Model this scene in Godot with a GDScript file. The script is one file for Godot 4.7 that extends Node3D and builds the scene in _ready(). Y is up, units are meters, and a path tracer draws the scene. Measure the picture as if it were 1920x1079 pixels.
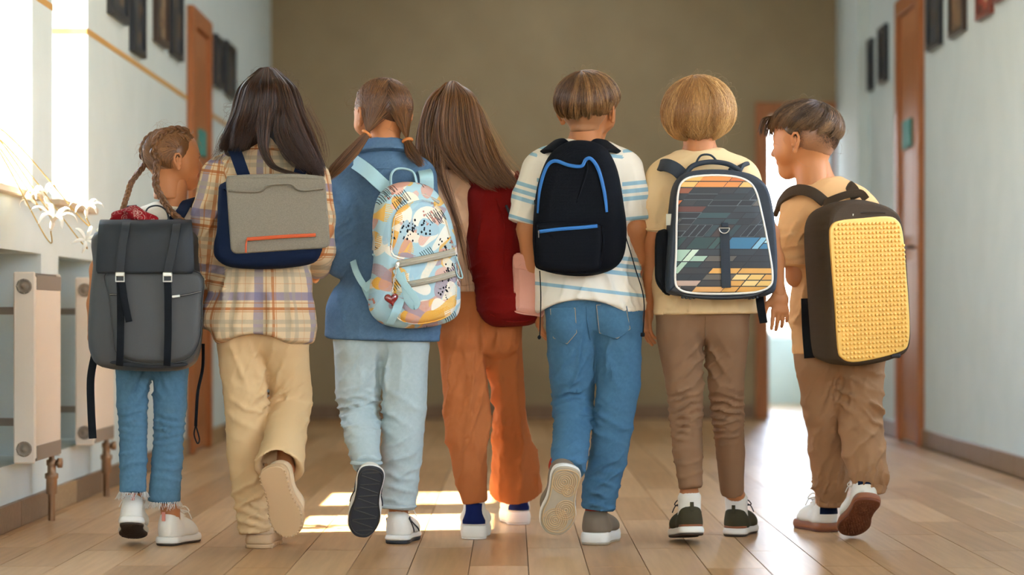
extends Node3D

# ---- the camera's measured geometry: focal length in pixels, eye height, row of the horizon
const FP := 4200.0
const CAMY := 0.66
const HY := 595.0
var kd := 6.49            # distance of the child being built
var ks := 6.49 / 4200.0   # metres per photo pixel at that distance
var org := Vector3.ZERO   # base of the thing being built
var taken := {}
var M := {}
var weave: ImageTexture
var grainy: ImageTexture
var rng := RandomNumberGenerator.new()
var noise := FastNoiseLite.new()

func _ready():
	# camera
	var cam := Camera3D.new()
	cam.name = "camera"
	cam.projection = Camera3D.PROJECTION_FRUSTUM
	cam.near = 0.1
	cam.far = 100.0
	cam.size = 1079.0 / FP * 0.1
	cam.frustum_offset = Vector2(0, (HY - 539.5) / FP * 0.1)
	cam.position = Vector3(0, CAMY, 0)
	cam.current = true
	var lens := CameraAttributesPhysical.new()
	lens.frustum_focal_length = 79.0
	lens.exposure_aperture = 2.2
	lens.frustum_focus_distance = 6.35
	lens.frustum_near = 0.1
	lens.frustum_far = 100.0
	lens.exposure_multiplier = 1.0
	lens.auto_exposure_enabled = false
	cam.attributes = lens
	add_child(cam)
	# sky, exposure
	var env := Environment.new()
	env.background_mode = Environment.BG_SKY
	var sky := Sky.new()
	var sm := ProceduralSkyMaterial.new()
	sm.sky_top_color = Color(0.74, 0.85, 1.0)
	sm.sky_horizon_color = Color(1.0, 0.98, 0.95)
	sm.ground_horizon_color = Color(0.80, 0.78, 0.72)
	sm.ground_bottom_color = Color(0.55, 0.53, 0.48)
	sm.sun_angle_max = 1.0
	sm.energy_multiplier = 1.0
	sky.sky_material = sm
	env.sky = sky
	env.background_energy_multiplier = 9.5
	env.tonemap_mode = Environment.TONE_MAPPER_LINEAR
	env.tonemap_exposure = 2.65
	env.sdfgi_enabled = true
	env.ssao_enabled = true
	env.ssil_enabled = true
	var we := WorldEnvironment.new()
	we.name = "world_environment"
	we.environment = env
	add_child(we)
	# sun, through the left windows: 51 degrees high
	var sun := DirectionalLight3D.new()
	sun.name = "sun"
	sun.light_color = Color(1.0, 0.95, 0.86)
	sun.light_energy = 13.0
	sun.light_angular_distance = 0.6
	sun.shadow_enabled = true
	sun.look_at_from_position(Vector3.ZERO, Vector3(1.0, -1.235, -0.16), Vector3.UP)
	add_child(sun)
	rng.seed = 7
	noise.seed = 3
	noise.frequency = 1.0
	materials()
	setting()
	lamps()
	furnishing()
	child_one()
	child_two()
	child_three()
	child_four()
	child_five()
	child_six()
	child_seven()

# ------------------------------------------------------------------ helpers
func at(px: float, py: float, d: float) -> Vector3:
	return Vector3((px - 960.0) * d / FP, CAMY - (py - HY) * d / FP, -d)

func P(px: float, py: float, dz := 0.0) -> Vector3:
	return at(px, py, kd - dz)

func child_at(d: float) -> void:
	kd = d
	ks = d / FP

func numbered(called: String) -> String:
	var k: int = taken.get(called, 0)
	taken[called] = k + 1
	return called if k == 0 else "%s_%03d" % [called, k]

func thing(called: String, label: String, category: String, base := Vector3.ZERO, group := "") -> Node3D:
	var o := Node3D.new()
	o.name = numbered(called)
	o.position = base
	add_child(o)
	o.set_meta("label", label)
	o.set_meta("category", category)
	if group: o.set_meta("group", group)
	org = base
	return o

func struct(o: Node) -> Node:
	o.set_meta("kind", "structure")
	return o

func put(mb: MB, called: String, mat: Material, parent: Node, label := "") -> MeshInstance3D:
	var o := MeshInstance3D.new()
	o.name = called
	o.mesh = mb.commit(org)
	o.mesh.surface_set_material(0, mat)
	parent.add_child(o, true)
	if label: o.set_meta("label", label)
	return o

func lin(c: Color) -> Color:
	return c.srgb_to_linear()

func hx(s: String) -> Color:
	return Color.html(s)

class MB:
	var v := PackedVector3Array()
	var n := PackedVector3Array()
	var uv := PackedVector2Array()
	var c := PackedColorArray()
	var ix := PackedInt32Array()
	var col := Color(1, 1, 1)
	var uses_col := false

	# adds one closed piece and turns its faces outward
	func piece(pv: PackedVector3Array, pi: PackedInt32Array, puv := PackedVector2Array(), pn := PackedVector3Array(), pc := PackedColorArray()) -> void:
		var b := v.size()
		var mid := Vector3.ZERO
		for p in pv: mid += p
		mid /= maxf(1.0, pv.size())
		var vol := 0.0
		for i in range(0, pi.size(), 3):
			vol += (pv[pi[i]] - mid).dot((pv[pi[i + 1]] - mid).cross(pv[pi[i + 2]] - mid))
		v.append_array(pv)
		if puv.size() == pv.size(): uv.append_array(puv)
		else:
			for p in pv: uv.append(Vector2(p.x, -p.y))
		if pc.size() == pv.size(): c.append_array(pc)
		else:
			var one := PackedColorArray()
			one.resize(pv.size())
			one.fill(col)
			c.append_array(one)
		var np := pn
		if np.size() != pv.size():
			np = MB.normals(pv, pi)
		if vol > 0.0:
			for i in range(0, pi.size(), 3):
				ix.append(b + pi[i]); ix.append(b + pi[i + 2]); ix.append(b + pi[i + 1])
			if pn.size() != pv.size():
				for i in np.size(): np[i] = -np[i]
		else:
			for i in pi: ix.append(b + i)
		n.append_array(np)

	# normals of clockwise faces
	static func normals(pv: PackedVector3Array, pi: PackedInt32Array) -> PackedVector3Array:
		var r := PackedVector3Array()
		r.resize(pv.size())
		for i in range(0, pi.size(), 3):
			var a := pi[i]
			var b := pi[i + 1]
			var d := pi[i + 2]
			var f := (pv[d] - pv[a]).cross(pv[b] - pv[a])
			r[a] += f; r[b] += f; r[d] += f
		for i in r.size():
			r[i] = r[i].normalized() if r[i].length_squared() > 1e-20 else Vector3.UP
		return r

	func box(mid: Vector3, size: Vector3, bevel := 0.0, bs := Basis()) -> void:
		var h := size * 0.5
		var bv := minf(bevel, minf(h.x, minf(h.y, h.z)) * 0.95)
		for ax in 3:
			for sg in [-1.0, 1.0]:
				var nn := Vector3.ZERO
				nn[ax] = sg
				var u := (ax + 1) % 3
				var w := (ax + 2) % 3
				var q := PackedVector3Array()
				var quv := PackedVector2Array()
				for s in [[-1, -1], [1, -1], [1, 1], [-1, 1]]:
					var p := Vector3.ZERO
					p[ax] = sg * h[ax]
					p[u] = s[0] * (h[u] - bv)
					p[w] = s[1] * (h[w] - bv)
					quv.append(Vector2(p[u], p[w]))
					q.append(mid + bs * p)
				face(q, bs * nn, quv)
		if bv > 0.0:
			for ax in 3:
				var u := (ax + 1) % 3
				var w := (ax + 2) % 3
				for su in [-1.0, 1.0]:
					for sw in [-1.0, 1.0]:
						var q := PackedVector3Array()
						for e in [[-1.0, 0], [1.0, 0], [1.0, 1], [-1.0, 1]]:
							var p := Vector3.ZERO
							p[ax] = e[0] * (h[ax] - bv)
							p[u] = su * (h[u] - (bv if e[1] == 1 else 0.0))
							p[w] = sw * (h[w] - (0.0 if e[1] == 1 else bv))
							q.append(mid + bs * p)
						var nn := Vector3.ZERO
						nn[u] = su; nn[w] = sw
						face(q, (bs * nn).normalized(), PackedVector2Array())
			for sx in [-1.0, 1.0]:
				for sy in [-1.0, 1.0]:
					for sz in [-1.0, 1.0]:
						var q := PackedVector3Array([mid + bs * Vector3(sx * h.x, sy * (h.y - bv), sz * (h.z - bv)), mid + bs * Vector3(sx * (h.x - bv), sy * h.y, sz * (h.z - bv)), mid + bs * Vector3(sx * (h.x - bv), sy * (h.y - bv), sz * h.z)])
						face(q, (bs * Vector3(sx, sy, sz)).normalized(), PackedVector2Array())

	func face(q: PackedVector3Array, nn: Vector3, quv: PackedVector2Array) -> void:
		var b := v.size()
		var f := (q[2] - q[0]).cross(q[1] - q[0])
		var flip := f.dot(nn) < 0.0
		for i in q.size():
			v.append(q[i]); n.append(nn); c.append(col)
			uv.append(quv[i] if quv.size() > i else Vector2(q[i].x, q[i].y))
		for i in range(1, q.size() - 1):
			ix.append(b)
			ix.append(b + (i + 1 if flip else i))
			ix.append(b + (i if flip else i + 1))

	# round tube along points, with a radius (and flatness) for each
	func tube(pts: PackedVector3Array, r: PackedFloat32Array, sides := 6, flat := 1.0, side := Vector3.ZERO) -> void:
		var m := pts.size()
		if m < 2: return
		var pv := PackedVector3Array()
		var pi := PackedInt32Array()
		var puv := PackedVector2Array()
		var up := side
		if up == Vector3.ZERO:
			up = Vector3(0.31, 0.2, 0.93)
		var along := 0.0
		for i in m:
			var t := (pts[mini(i + 1, m - 1)] - pts[maxi(i - 1, 0)]).normalized()
			var x := up - t * up.dot(t)
			if x.length_squared() < 1e-6: x = Vector3.RIGHT - t * t.x
			x = x.normalized()
			up = x if side == Vector3.ZERO else side
			var y := t.cross(x)
			var rr := r[mini(i, r.size() - 1)]
			if i > 0: along += pts[i].distance_to(pts[i - 1])
			for k in sides:
				var a := TAU * k / sides
				pv.append(pts[i] + x * (cos(a) * rr) + y * (sin(a) * rr * flat))
				puv.append(Vector2(float(k) / sides, along))
		for i in m - 1:
			for k in sides:
				var a := i * sides + k
				var b := i * sides + (k + 1) % sides
				pi.append(a); pi.append(b); pi.append(a + sides)
				pi.append(b); pi.append(b + sides); pi.append(a + sides)
		for e in 2:
			var b0 := 0 if e == 0 else (m - 1) * sides
			for k in range(1, sides - 1):
				if e == 0: pi.append(b0); pi.append(b0 + k + 1); pi.append(b0 + k)
				else: pi.append(b0); pi.append(b0 + k); pi.append(b0 + k + 1)
		piece(pv, pi, puv)

	# flat band (strap): rectangular section, width along «side»
	func band(pts: PackedVector3Array, sides: PackedVector3Array, width: float, thick: float) -> void:
		var m := pts.size()
		var pv := PackedVector3Array()
		var pi := PackedInt32Array()
		var puv := PackedVector2Array()
		var along := 0.0
		var prof := [Vector2(-1, -0.5), Vector2(-0.93, -1), Vector2(0.93, -1), Vector2(1, -0.5), Vector2(1, 0.5), Vector2(0.93, 1), Vector2(-0.93, 1), Vector2(-1, 0.5)]
		for i in m:
			var t := (pts[mini(i + 1, m - 1)] - pts[maxi(i - 1, 0)]).normalized()
			var sd := sides[mini(i, sides.size() - 1)]
			var x := (sd - t * sd.dot(t)).normalized()
			var y := t.cross(x)
			if i > 0: along += pts[i].distance_to(pts[i - 1])
			for q in prof:
				pv.append(pts[i] + x * (q.x * width * 0.5) + y * (q.y * thick * 0.5))
				puv.append(Vector2(q.x * width * 0.5, along))
		for i in m - 1:
			for k in 8:
				var a := i * 8 + k
				var b := i * 8 + (k + 1) % 8
				pi.append(a); pi.append(b); pi.append(a + 8)
				pi.append(b); pi.append(b + 8); pi.append(a + 8)
		for e in 2:
			var b0 := 0 if e == 0 else (m - 1) * 8
			for k in range(1, 7):
				if e == 0: pi.append(b0); pi.append(b0 + k + 1); pi.append(b0 + k)
				else: pi.append(b0); pi.append(b0 + k); pi.append(b0 + k + 1)
		piece(pv, pi, puv)

	# an outline carried through rings [scale or inset, z]; closed at both ends. xf places it.
	func pillow(outline: PackedVector2Array, rings: Array, xf: Transform3D, uvr := Rect2(0, 0, 1, 1), swell := 0.0) -> void:
		var m := outline.size()
		var mid := Vector2.ZERO
		for p in outline: mid += p
		mid /= m
		var ext := Vector2(1e-6, 1e-6)
		for p in outline: ext = ext.max((p - mid).abs())
		var nn := PackedVector2Array()
		var area := 0.0
		for i in m: area += outline[i].cross(outline[(i + 1) % m])
		for i in m:
			var t := (outline[(i + 1) % m] - outline[(i - 1 + m) % m]).normalized()
			nn.append(Vector2(t.y, -t.x) * (1.0 if area > 0.0 else -1.0))
		var pv := PackedVector3Array()
		var pi := PackedInt32Array()
		var puv := PackedVector2Array()
		for r in rings:
			for i in m:
				var p := outline[i] - nn[i] * float(r[0])
				var sc: float = r[2] if r.size() > 2 else 1.0
				p = mid + (p - mid) * sc
				var z: float = r[1]
				var q := Vector3(p.x, p.y, z)
				if swell != 0.0 and r.size() > 2 and z > 0.0:
					var e := (p - mid) / ext
					q.z += swell * (1.0 - minf(e.x * e.x, 1.0)) * (1.0 - minf(e.y * e.y, 1.0))
				pv.append(xf * q)
				puv.append(Vector2((p.x - uvr.position.x) / uvr.size.x, 1.0 - (p.y - uvr.position.y) / uvr.size.y))
		var k := rings.size()
		for j in k - 1:
			for i in m:
				var a := j * m + i
				var b := j * m + (i + 1) % m
				pi.append(a); pi.append(b); pi.append(a + m)
				pi.append(b); pi.append(b + m); pi.append(a + m)
		for e in 2:
			var b0 := 0 if e == 0 else (k - 1) * m
			var ctr := Vector3.ZERO
			for i in m: ctr += pv[b0 + i]
			pv.append(ctr / m)
			puv.append(Vector2((mid.x - uvr.position.x) / uvr.size.x, 1.0 - (mid.y - uvr.position.y) / uvr.size.y))
			var ci := pv.size() - 1
			for i in m:
				var a := b0 + i
				var b := b0 + (i + 1) % m
				if e == 0: pi.append(ci); pi.append(b); pi.append(a)
				else: pi.append(ci); pi.append(a); pi.append(b)
		piece(pv, pi, puv)

	func ball(mid: Vector3, r: Vector3, bs := Basis(), nu := 14, nv := 9) -> void:
		var pv := PackedVector3Array()
		var pi := PackedInt32Array()
		for j in nv + 1:
			var th := PI * j / nv
			for i in nu:
				var a := TAU * i / nu
				pv.append(mid + bs * Vector3(r.x * sin(th) * cos(a), r.y * cos(th), r.z * sin(th) * sin(a)))
		for j in nv:
			for i in nu:
				var a := j * nu + i
				var b := j * nu + (i + 1) % nu
				pi.append(a); pi.append(b); pi.append(a + nu)
				pi.append(b); pi.append(b + nu); pi.append(a + nu)
		piece(pv, pi)

	# turned profile: list of [radius, height] about the axis of xf's y
	func lathe(prof: Array, xf: Transform3D, sides := 20) -> void:
		var pv := PackedVector3Array()
		var pi := PackedInt32Array()
		for q in prof:
			for k in sides:
				var a := TAU * k / sides
				pv.append(xf * Vector3(cos(a) * q[0], q[1], sin(a) * q[0]))
		for j in prof.size() - 1:
			for k in sides:
				var a := j * sides + k
				var b := j * sides + (k + 1) % sides
				pi.append(a); pi.append(b); pi.append(a + sides)
				pi.append(b); pi.append(b + sides); pi.append(a + sides)
		for e in 2:
			var b0 := 0 if e == 0 else (prof.size() - 1) * sides
			for k in range(1, sides - 1):
				if e == 0: pi.append(b0); pi.append(b0 + k + 1); pi.append(b0 + k)
				else: pi.append(b0); pi.append(b0 + k); pi.append(b0 + k + 1)
		piece(pv, pi)

	func commit(o: Vector3) -> ArrayMesh:
		var w := PackedVector3Array()
		w.resize(v.size())
		for i in v.size(): w[i] = v[i] - o
		var arr := []
		arr.resize(Mesh.ARRAY_MAX)
		arr[Mesh.ARRAY_VERTEX] = w
		arr[Mesh.ARRAY_NORMAL] = n
		arr[Mesh.ARRAY_TEX_UV] = uv
		if uses_col: arr[Mesh.ARRAY_COLOR] = c
		arr[Mesh.ARRAY_INDEX] = ix
		var am := ArrayMesh.new()
		am.add_surface_from_arrays(Mesh.PRIMITIVE_TRIANGLES, arr)
		return am

# a field of tapered rods joined smoothly, and its mesh
class Field:
	var A := PackedVector3Array()
	var BA := PackedVector3Array()
	var IL := PackedFloat32Array()
	var U := PackedVector3Array()
	var V := PackedVector3Array()
	var W := PackedVector3Array()
	var R0 := PackedFloat32Array()
	var R1 := PackedFloat32Array()
	var Q0 := PackedFloat32Array()
	var Q1 := PackedFloat32Array()
	var K := PackedFloat32Array()
	var F := PackedInt32Array()     # 1 oval, 2 flat end at b, 4 flat end at a, 8 taken away
	var RW := PackedFloat32Array()
	var PO := PackedVector3Array()
	var PN := PackedVector3Array()
	var every := PackedInt32Array()

	func rod(a: Vector3, b: Vector3, r0: float, r1: float, k := 0.02, flags := 0) -> void:
		oval(a, b, Vector3.RIGHT, r0, r0, r1, r1, k, flags & ~1, true)

	func oval(a: Vector3, b: Vector3, side: Vector3, u0: float, v0: float, u1: float, v1: float, k := 0.02, flags := 0, rnd := false) -> void:
		A.append(a); BA.append(b - a)
		var l := (b - a).length_squared()
		IL.append(1.0 / maxf(l, 1e-9))
		var w := (b - a).normalized() if l > 1e-9 else Vector3.UP
		var u := side - w * side.dot(w)
		u = u.normalized() if u.length_squared() > 1e-6 else Vector3.RIGHT
		W.append(w); U.append(u); V.append(w.cross(u))
		R0.append(u0); R1.append(u1 - u0); Q0.append(v0); Q1.append(v1 - v0)
		K.append(k); F.append(flags | (0 if rnd else 1)); RW.append(0.0)
		every.append(every.size())

	func ball(c: Vector3, bs: Basis, r: Vector3, k := 0.01) -> void:
		oval(c, c + bs.z * 0.0005, bs.x, r.x, r.y, r.x, r.y, k)
		RW[RW.size() - 1] = r.z

	func cut(o: Vector3, n: Vector3) -> void:
		PO.append(o); PN.append(n.normalized())

	func one(p: Vector3, i: int) -> float:
		var pa := p - A[i]
		var t := clampf(pa.dot(BA[i]) * IL[i], 0.0, 1.0)
		var e := pa - BA[i] * t
		var f := F[i]
		var q: float
		if f & 1:
			var ru := R0[i] + R1[i] * t
			var rv := Q0[i] + Q1[i] * t
			var mn := minf(ru, rv)
			var du := e.dot(U[i]) / ru
			var dv := e.dot(V[i]) / rv
			var dw := e.dot(W[i]) / (RW[i] if RW[i] > 0.0 else mn)
			q = (sqrt(du * du + dv * dv + dw * dw) - 1.0) * mn
		else:
			q = e.length() - R0[i] - R1[i] * t
		if f & 2: q = maxf(q, (pa - BA[i]).dot(W[i]))
		if f & 4: q = maxf(q, -pa.dot(W[i]))
		return q

	func ev(p: Vector3, L: PackedInt32Array) -> float:
		var d := 10.0
		for i in L:
			var q := one(p, i)
			var k := K[i]
			if F[i] & 8:
				q = -q
				var h := maxf(k - absf(d - q), 0.0) / k
				d = maxf(d, q) + h * h * k * 0.25
			else:
				var h := maxf(k - absf(d - q), 0.0) / k
				d = minf(d, q) - h * h * k * 0.25
		for i in PO.size():
			var q := (p - PO[i]).dot(PN[i])
			var h := maxf(0.009 - absf(d - q), 0.0) / 0.009
			d = maxf(d, q) + h * h * 0.00225
		return d

	func at(p: Vector3) -> float:
		return ev(p, every)

	# the surface as the ray from the eye first meets it
	func hit(eye: Vector3, dir: Vector3, from: float, to: float) -> Vector3:
		var t := from
		for s in 60:
			var d := ev(eye + dir * t, every)
			if d < 0.0008: break
			t += maxf(d * 0.8, 0.0008)
			if t > to: break
		return eye + dir * t

	func nets(cell: float, smooth := 1) -> Array:
		var lo := Vector3(1e9, 1e9, 1e9)
		var hi := -lo
		for i in every:
			if F[i] & 8: continue
			var r := maxf(RW[i], maxf(maxf(R0[i], R0[i] + R1[i]), maxf(Q0[i], Q0[i] + Q1[i]))) + K[i] * 0.3
			for e in [A[i], A[i] + BA[i]]:
				lo = lo.min(e - Vector3.ONE * r)
				hi = hi.max(e + Vector3.ONE * r)
		lo -= Vector3.ONE * cell * 2.0
		hi += Vector3.ONE * cell * 2.0
		const BS := 5
		var nb := Vector3i(((hi - lo) / (cell * BS)).ceil())
		var nx := nb.x * BS + 1
		var ny := nb.y * BS + 1
		var nz := nb.z * BS + 1
		var g := PackedFloat32Array()
		g.resize(nx * ny * nz)
		g.fill(1e9)
		var vi := PackedInt32Array()
		vi.resize(nx * ny * nz)
		vi.fill(-1)
		var sx := 1
		var sy := nx
		var sz := nx * ny
		var pv := PackedVector3Array()
		var pi := PackedInt32Array()
		var hd := cell * BS * 0.88
		var active := PackedInt32Array()
		for bz in nb.z:
			for by in nb.y:
				for bx in nb.x:
					var ctr := lo + Vector3(bx + 0.5, by + 0.5, bz + 0.5) * (cell * BS)
					var d := ev(ctr, every)
					if absf(d) > hd + cell * 0.5: continue
					var L := PackedInt32Array()
					for i in every:
						if one(ctr, i) < absf(d) + 2.2 * hd + K[i]: L.append(i)
					active.append(bx); active.append(by); active.append(bz)
					for k in BS + 1:
						for j in BS + 1:
							var o := bx * BS + (by * BS + j) * sy + (bz * BS + k) * sz
							for i in BS + 1:
								if g[o + i] > 1e8:
									g[o + i] = ev(lo + Vector3(bx * BS + i, by * BS + j, bz * BS + k) * cell, L)
		var CO := [0, sx, sy, sx + sy, sz, sx + sz, sy + sz, sx + sy + sz]
		var o1: int = CO[1]; var o2: int = CO[2]; var o3: int = CO[3]; var o4: int = CO[4]; var o5: int = CO[5]; var o6: int = CO[6]; var o7: int = CO[7]
		var E := [0, 1, 2, 3, 4, 5, 6, 7, 0, 2, 1, 3, 4, 6, 5, 7, 0, 4, 1, 5, 2, 6, 3, 7]
		var cells := PackedInt32Array()
		for bI in range(0, active.size(), 3):
			for k in BS:
				for j in BS:
					for i in BS:
						var x := active[bI] * BS + i
						var y := active[bI + 1] * BS + j
						var z := active[bI + 2] * BS + k
						var o := x + y * sy + z * sz
						var s := g[o] < 0.0
						if (g[o + o1] < 0.0) == s and (g[o + o2] < 0.0) == s and (g[o + o3] < 0.0) == s and (g[o + o4] < 0.0) == s and (g[o + o5] < 0.0) == s and (g[o + o6] < 0.0) == s and (g[o + o7] < 0.0) == s:
							continue
						var acc := Vector3.ZERO
						var cnt := 0
						for e in 12:
							var ea: int = E[e * 2]
							var eb: int = E[e * 2 + 1]
							var ga := g[o + CO[ea]]
							var gb := g[o + CO[eb]]
							if (ga < 0.0) != (gb < 0.0):
								var t := ga / (ga - gb)
								var pa := Vector3(ea & 1, (ea >> 1) & 1, ea >> 2)
								var pb := Vector3(eb & 1, (eb >> 1) & 1, eb >> 2)
								acc += pa.lerp(pb, t)
								cnt += 1
						vi[o] = pv.size()
						cells.append(o)
						pv.append(lo + (Vector3(x, y, z) + acc / cnt) * cell)
		for o in cells:
			var s := g[o] < 0.0
			for ax in 3:
				var st := sx if ax == 0 else (sy if ax == 1 else sz)
				if (g[o + st] < 0.0) == s: continue
				var s1 := sy if ax == 0 else (sz if ax == 1 else sx)
				var s2 := sz if ax == 0 else (sx if ax == 1 else sy)
				var a := vi[o]
				var b := vi[o - s1]
				var c2 := vi[o - s1 - s2]
				var d2 := vi[o - s2]
				if b < 0 or c2 < 0 or d2 < 0: continue
				if s: pi.append_array([a, c2, b, a, d2, c2])
				else: pi.append_array([a, b, c2, a, c2, d2])
		for it in smooth:
			var acc2 := PackedVector3Array()
			acc2.resize(pv.size())
			var cn := PackedFloat32Array()
			cn.resize(pv.size())
			for i in range(0, pi.size(), 3):
				for e in 3:
					var a := pi[i + e]
					var b := pi[i + (e + 1) % 3]
					acc2[a] += pv[b]; acc2[b] += pv[a]
					cn[a] += 1.0; cn[b] += 1.0
			for i in pv.size():
				if cn[i] > 0.0: pv[i] = pv[i].lerp(acc2[i] / cn[i], 0.5)
		return [pv, pi]

# meshes a field, with folds pushed into it; returns [points, triangles, normals]
func cloth(f: Field, cell: float, folds = null, smooth := 1) -> Array:
	var r := f.nets(cell, smooth)
	var pv: PackedVector3Array = r[0]
	var pi: PackedInt32Array = r[1]
	var vol := 0.0
	var mid := Vector3.ZERO
	for p in pv: mid += p
	mid /= maxf(1.0, pv.size())
	for i in range(0, pi.size(), 3):
		vol += (pv[pi[i]] - mid).dot((pv[pi[i + 1]] - mid).cross(pv[pi[i + 2]] - mid))
	if vol > 0.0:
		for i in range(0, pi.size(), 3):
			var t := pi[i + 1]
			pi[i + 1] = pi[i + 2]
			pi[i + 2] = t
	var nn := MB.normals(pv, pi)
	if folds != null:
		for i in pv.size():
			pv[i] += nn[i] * (float(folds.call(pv[i], nn[i])) * clampf(1.6 - 2.0 * absf(nn[i].y), 0.0, 1.0))
		nn = MB.normals(pv, pi)
	return [pv, pi, nn]

func cloth_mb(f: Field, cell: float, folds = null, smooth := 2) -> MB:
	var r := cloth(f, cell, folds, smooth)
	var mb := MB.new()
	mb.piece(r[0], r[1], PackedVector2Array(), r[2])
	return mb

# chain of stations [px, py, dz, half width px] as rods; depth is half depth / half width
func chain(f: Field, st: Array, k := 0.02, depth := 1.0, last_flat := true, side := Vector3.RIGHT) -> void:
	for i in st.size() - 1:
		var a = st[i]
		var b = st[i + 1]
		var fl := 2 if (last_flat and i == st.size() - 2) else 0
		var d0: float = a[4] if a.size() > 4 else depth
		var d1: float = b[4] if b.size() > 4 else depth
		f.oval(P(a[0], a[1], a[2]), P(b[0], b[1], b[2]), side, a[3] * ks, a[3] * ks * d0, b[3] * ks, b[3] * ks * d1, k, fl)

# fold list: [px, py, radius px, wavelength px, depth px, angle of the crease in degrees]
func folder(list: Array, grain := 0.6, size := 40.0) -> Callable:
	var pre := []
	for q in list:
		pre.append([P(q[0], q[1]), q[2] * ks, TAU / (maxf(q[3] * 1.15, 15.0) * ks), q[4] * ks, deg_to_rad(q[5])])
	var g := grain * ks
	var fr := 1.0 / (size * ks)
	return func(p: Vector3, _n: Vector3) -> float:
		var s := noise.get_noise_3d(p.x * fr, p.y * fr * 0.55, p.z * fr) * g * 2.2
		for q in pre:
			var o: Vector3 = q[0]
			var dx := p.x - o.x
			var dy := p.y - o.y
			var d2: float = (dx * dx + dy * dy) / (q[1] * q[1])
			if d2 > 4.0: continue
			var ang: float = q[4]
			var w := -dx * sin(ang) + dy * cos(ang) + 0.012 * noise.get_noise_3d(p.x * 14.0, p.y * 14.0, p.z * 14.0 + o.x * 9.0)
			var wave := sin(0.5 * w * float(q[2]) + p.z * 9.0 + o.y * 31.0)
			var ridge := 1.0 - absf(wave)
			s += (ridge * ridge * 2.0 - 0.6) * float(q[3]) * 3.2 * exp(-d2 * 1.3) * (0.75 + 0.9 * noise.get_noise_3d(p.x * 9.0 + o.y, p.y * 9.0, p.z * 9.0))
		return s

func smooth_path(pts: Array, per := 6) -> PackedVector3Array:
	var r := PackedVector3Array()
	var m := pts.size()
	for i in m - 1:
		var p0: Vector3 = pts[maxi(i - 1, 0)]
		var p1: Vector3 = pts[i]
		var p2: Vector3 = pts[i + 1]
		var p3: Vector3 = pts[mini(i + 2, m - 1)]
		for j in per:
			r.append(p1.cubic_interpolate(p2, p0, p3, float(j) / per))
	r.append(pts[m - 1])
	return r

func smooth2(pts: Array, per := 4) -> PackedVector2Array:
	var r := PackedVector2Array()
	var m := pts.size()
	for i in m:
		var p0: Vector2 = pts[(i - 1 + m) % m]
		var p1: Vector2 = pts[i]
		var p2: Vector2 = pts[(i + 1) % m]
		var p3: Vector2 = pts[(i + 2) % m]
		for j in per:
			r.append(p1.cubic_interpolate(p2, p0, p3, float(j) / per))
	return r

func round_rect(w: float, h: float, r: float, per := 5) -> PackedVector2Array:
	var o := PackedVector2Array()
	for q in [[1, 1, 0.0], [-1, 1, 90.0], [-1, -1, 180.0], [1, -1, 270.0]]:
		for k in per + 1:
			var a := deg_to_rad(q[2] + 90.0 * k / per)
			o.append(Vector2(q[0] * (w * 0.5 - r) + cos(a) * r, q[1] * (h * 0.5 - r) + sin(a) * r))
	return o

# outline of a quadrilateral with rounded corners: [x, y, radius] for each corner, in order
func round_poly(cs: Array, per := 5) -> PackedVector2Array:
	var o := PackedVector2Array()
	var m := cs.size()
	for i in m:
		var p := Vector2(cs[i][0], cs[i][1])
		var a := Vector2(cs[(i - 1 + m) % m][0], cs[(i - 1 + m) % m][1])
		var b := Vector2(cs[(i + 1) % m][0], cs[(i + 1) % m][1])
		var r: float = cs[i][2]
		var pa := p + (a - p).limit_length(minf(r, (a - p).length() * 0.49))
		var pb := p + (b - p).limit_length(minf(r, (b - p).length() * 0.49))
		for k in per + 1:
			var t := float(k) / per
			o.append(pa.lerp(p, t).lerp(p.lerp(pb, t), t))
	return dense(o, 0.02)

func dense(o: PackedVector2Array, step: float) -> PackedVector2Array:
	var r := PackedVector2Array()
	for i in o.size():
		var a := o[i]
		var b := o[(i + 1) % o.size()]
		var k := maxi(1, int(a.distance_to(b) / step))
		for j in k: r.append(a.lerp(b, float(j) / k))
	return r

func radii(r: float, m := 1) -> PackedFloat32Array:
	var o := PackedFloat32Array()
	o.resize(m)
	o.fill(r)
	return o
# ------------------------------------------------------------------ materials
func fabric_tex(kind: int) -> ImageTexture:
	var im := Image.create(128, 128, false, Image.FORMAT_RGB8)
	var r := RandomNumberGenerator.new()
	r.seed = 11 + kind
	for y in 128:
		for x in 128:
			var h := 0.5
			if kind == 0:      # plain weave
				h = 0.5 + 0.25 * sin(x * TAU / 8.0) * (1.0 if int(y / 4.0) % 2 == 0 else -1.0) + 0.25 * sin(y * TAU / 8.0)
			elif kind == 1:    # twill
				h = 0.5 + 0.35 * sin((x + y) * TAU / 8.0)
			h += r.randf_range(-0.25, 0.25)
			im.set_pixel(x, y, Color(h, h, h))
	im.bump_map_to_normal_map(3.0)
	return ImageTexture.create_from_image(im)

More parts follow.
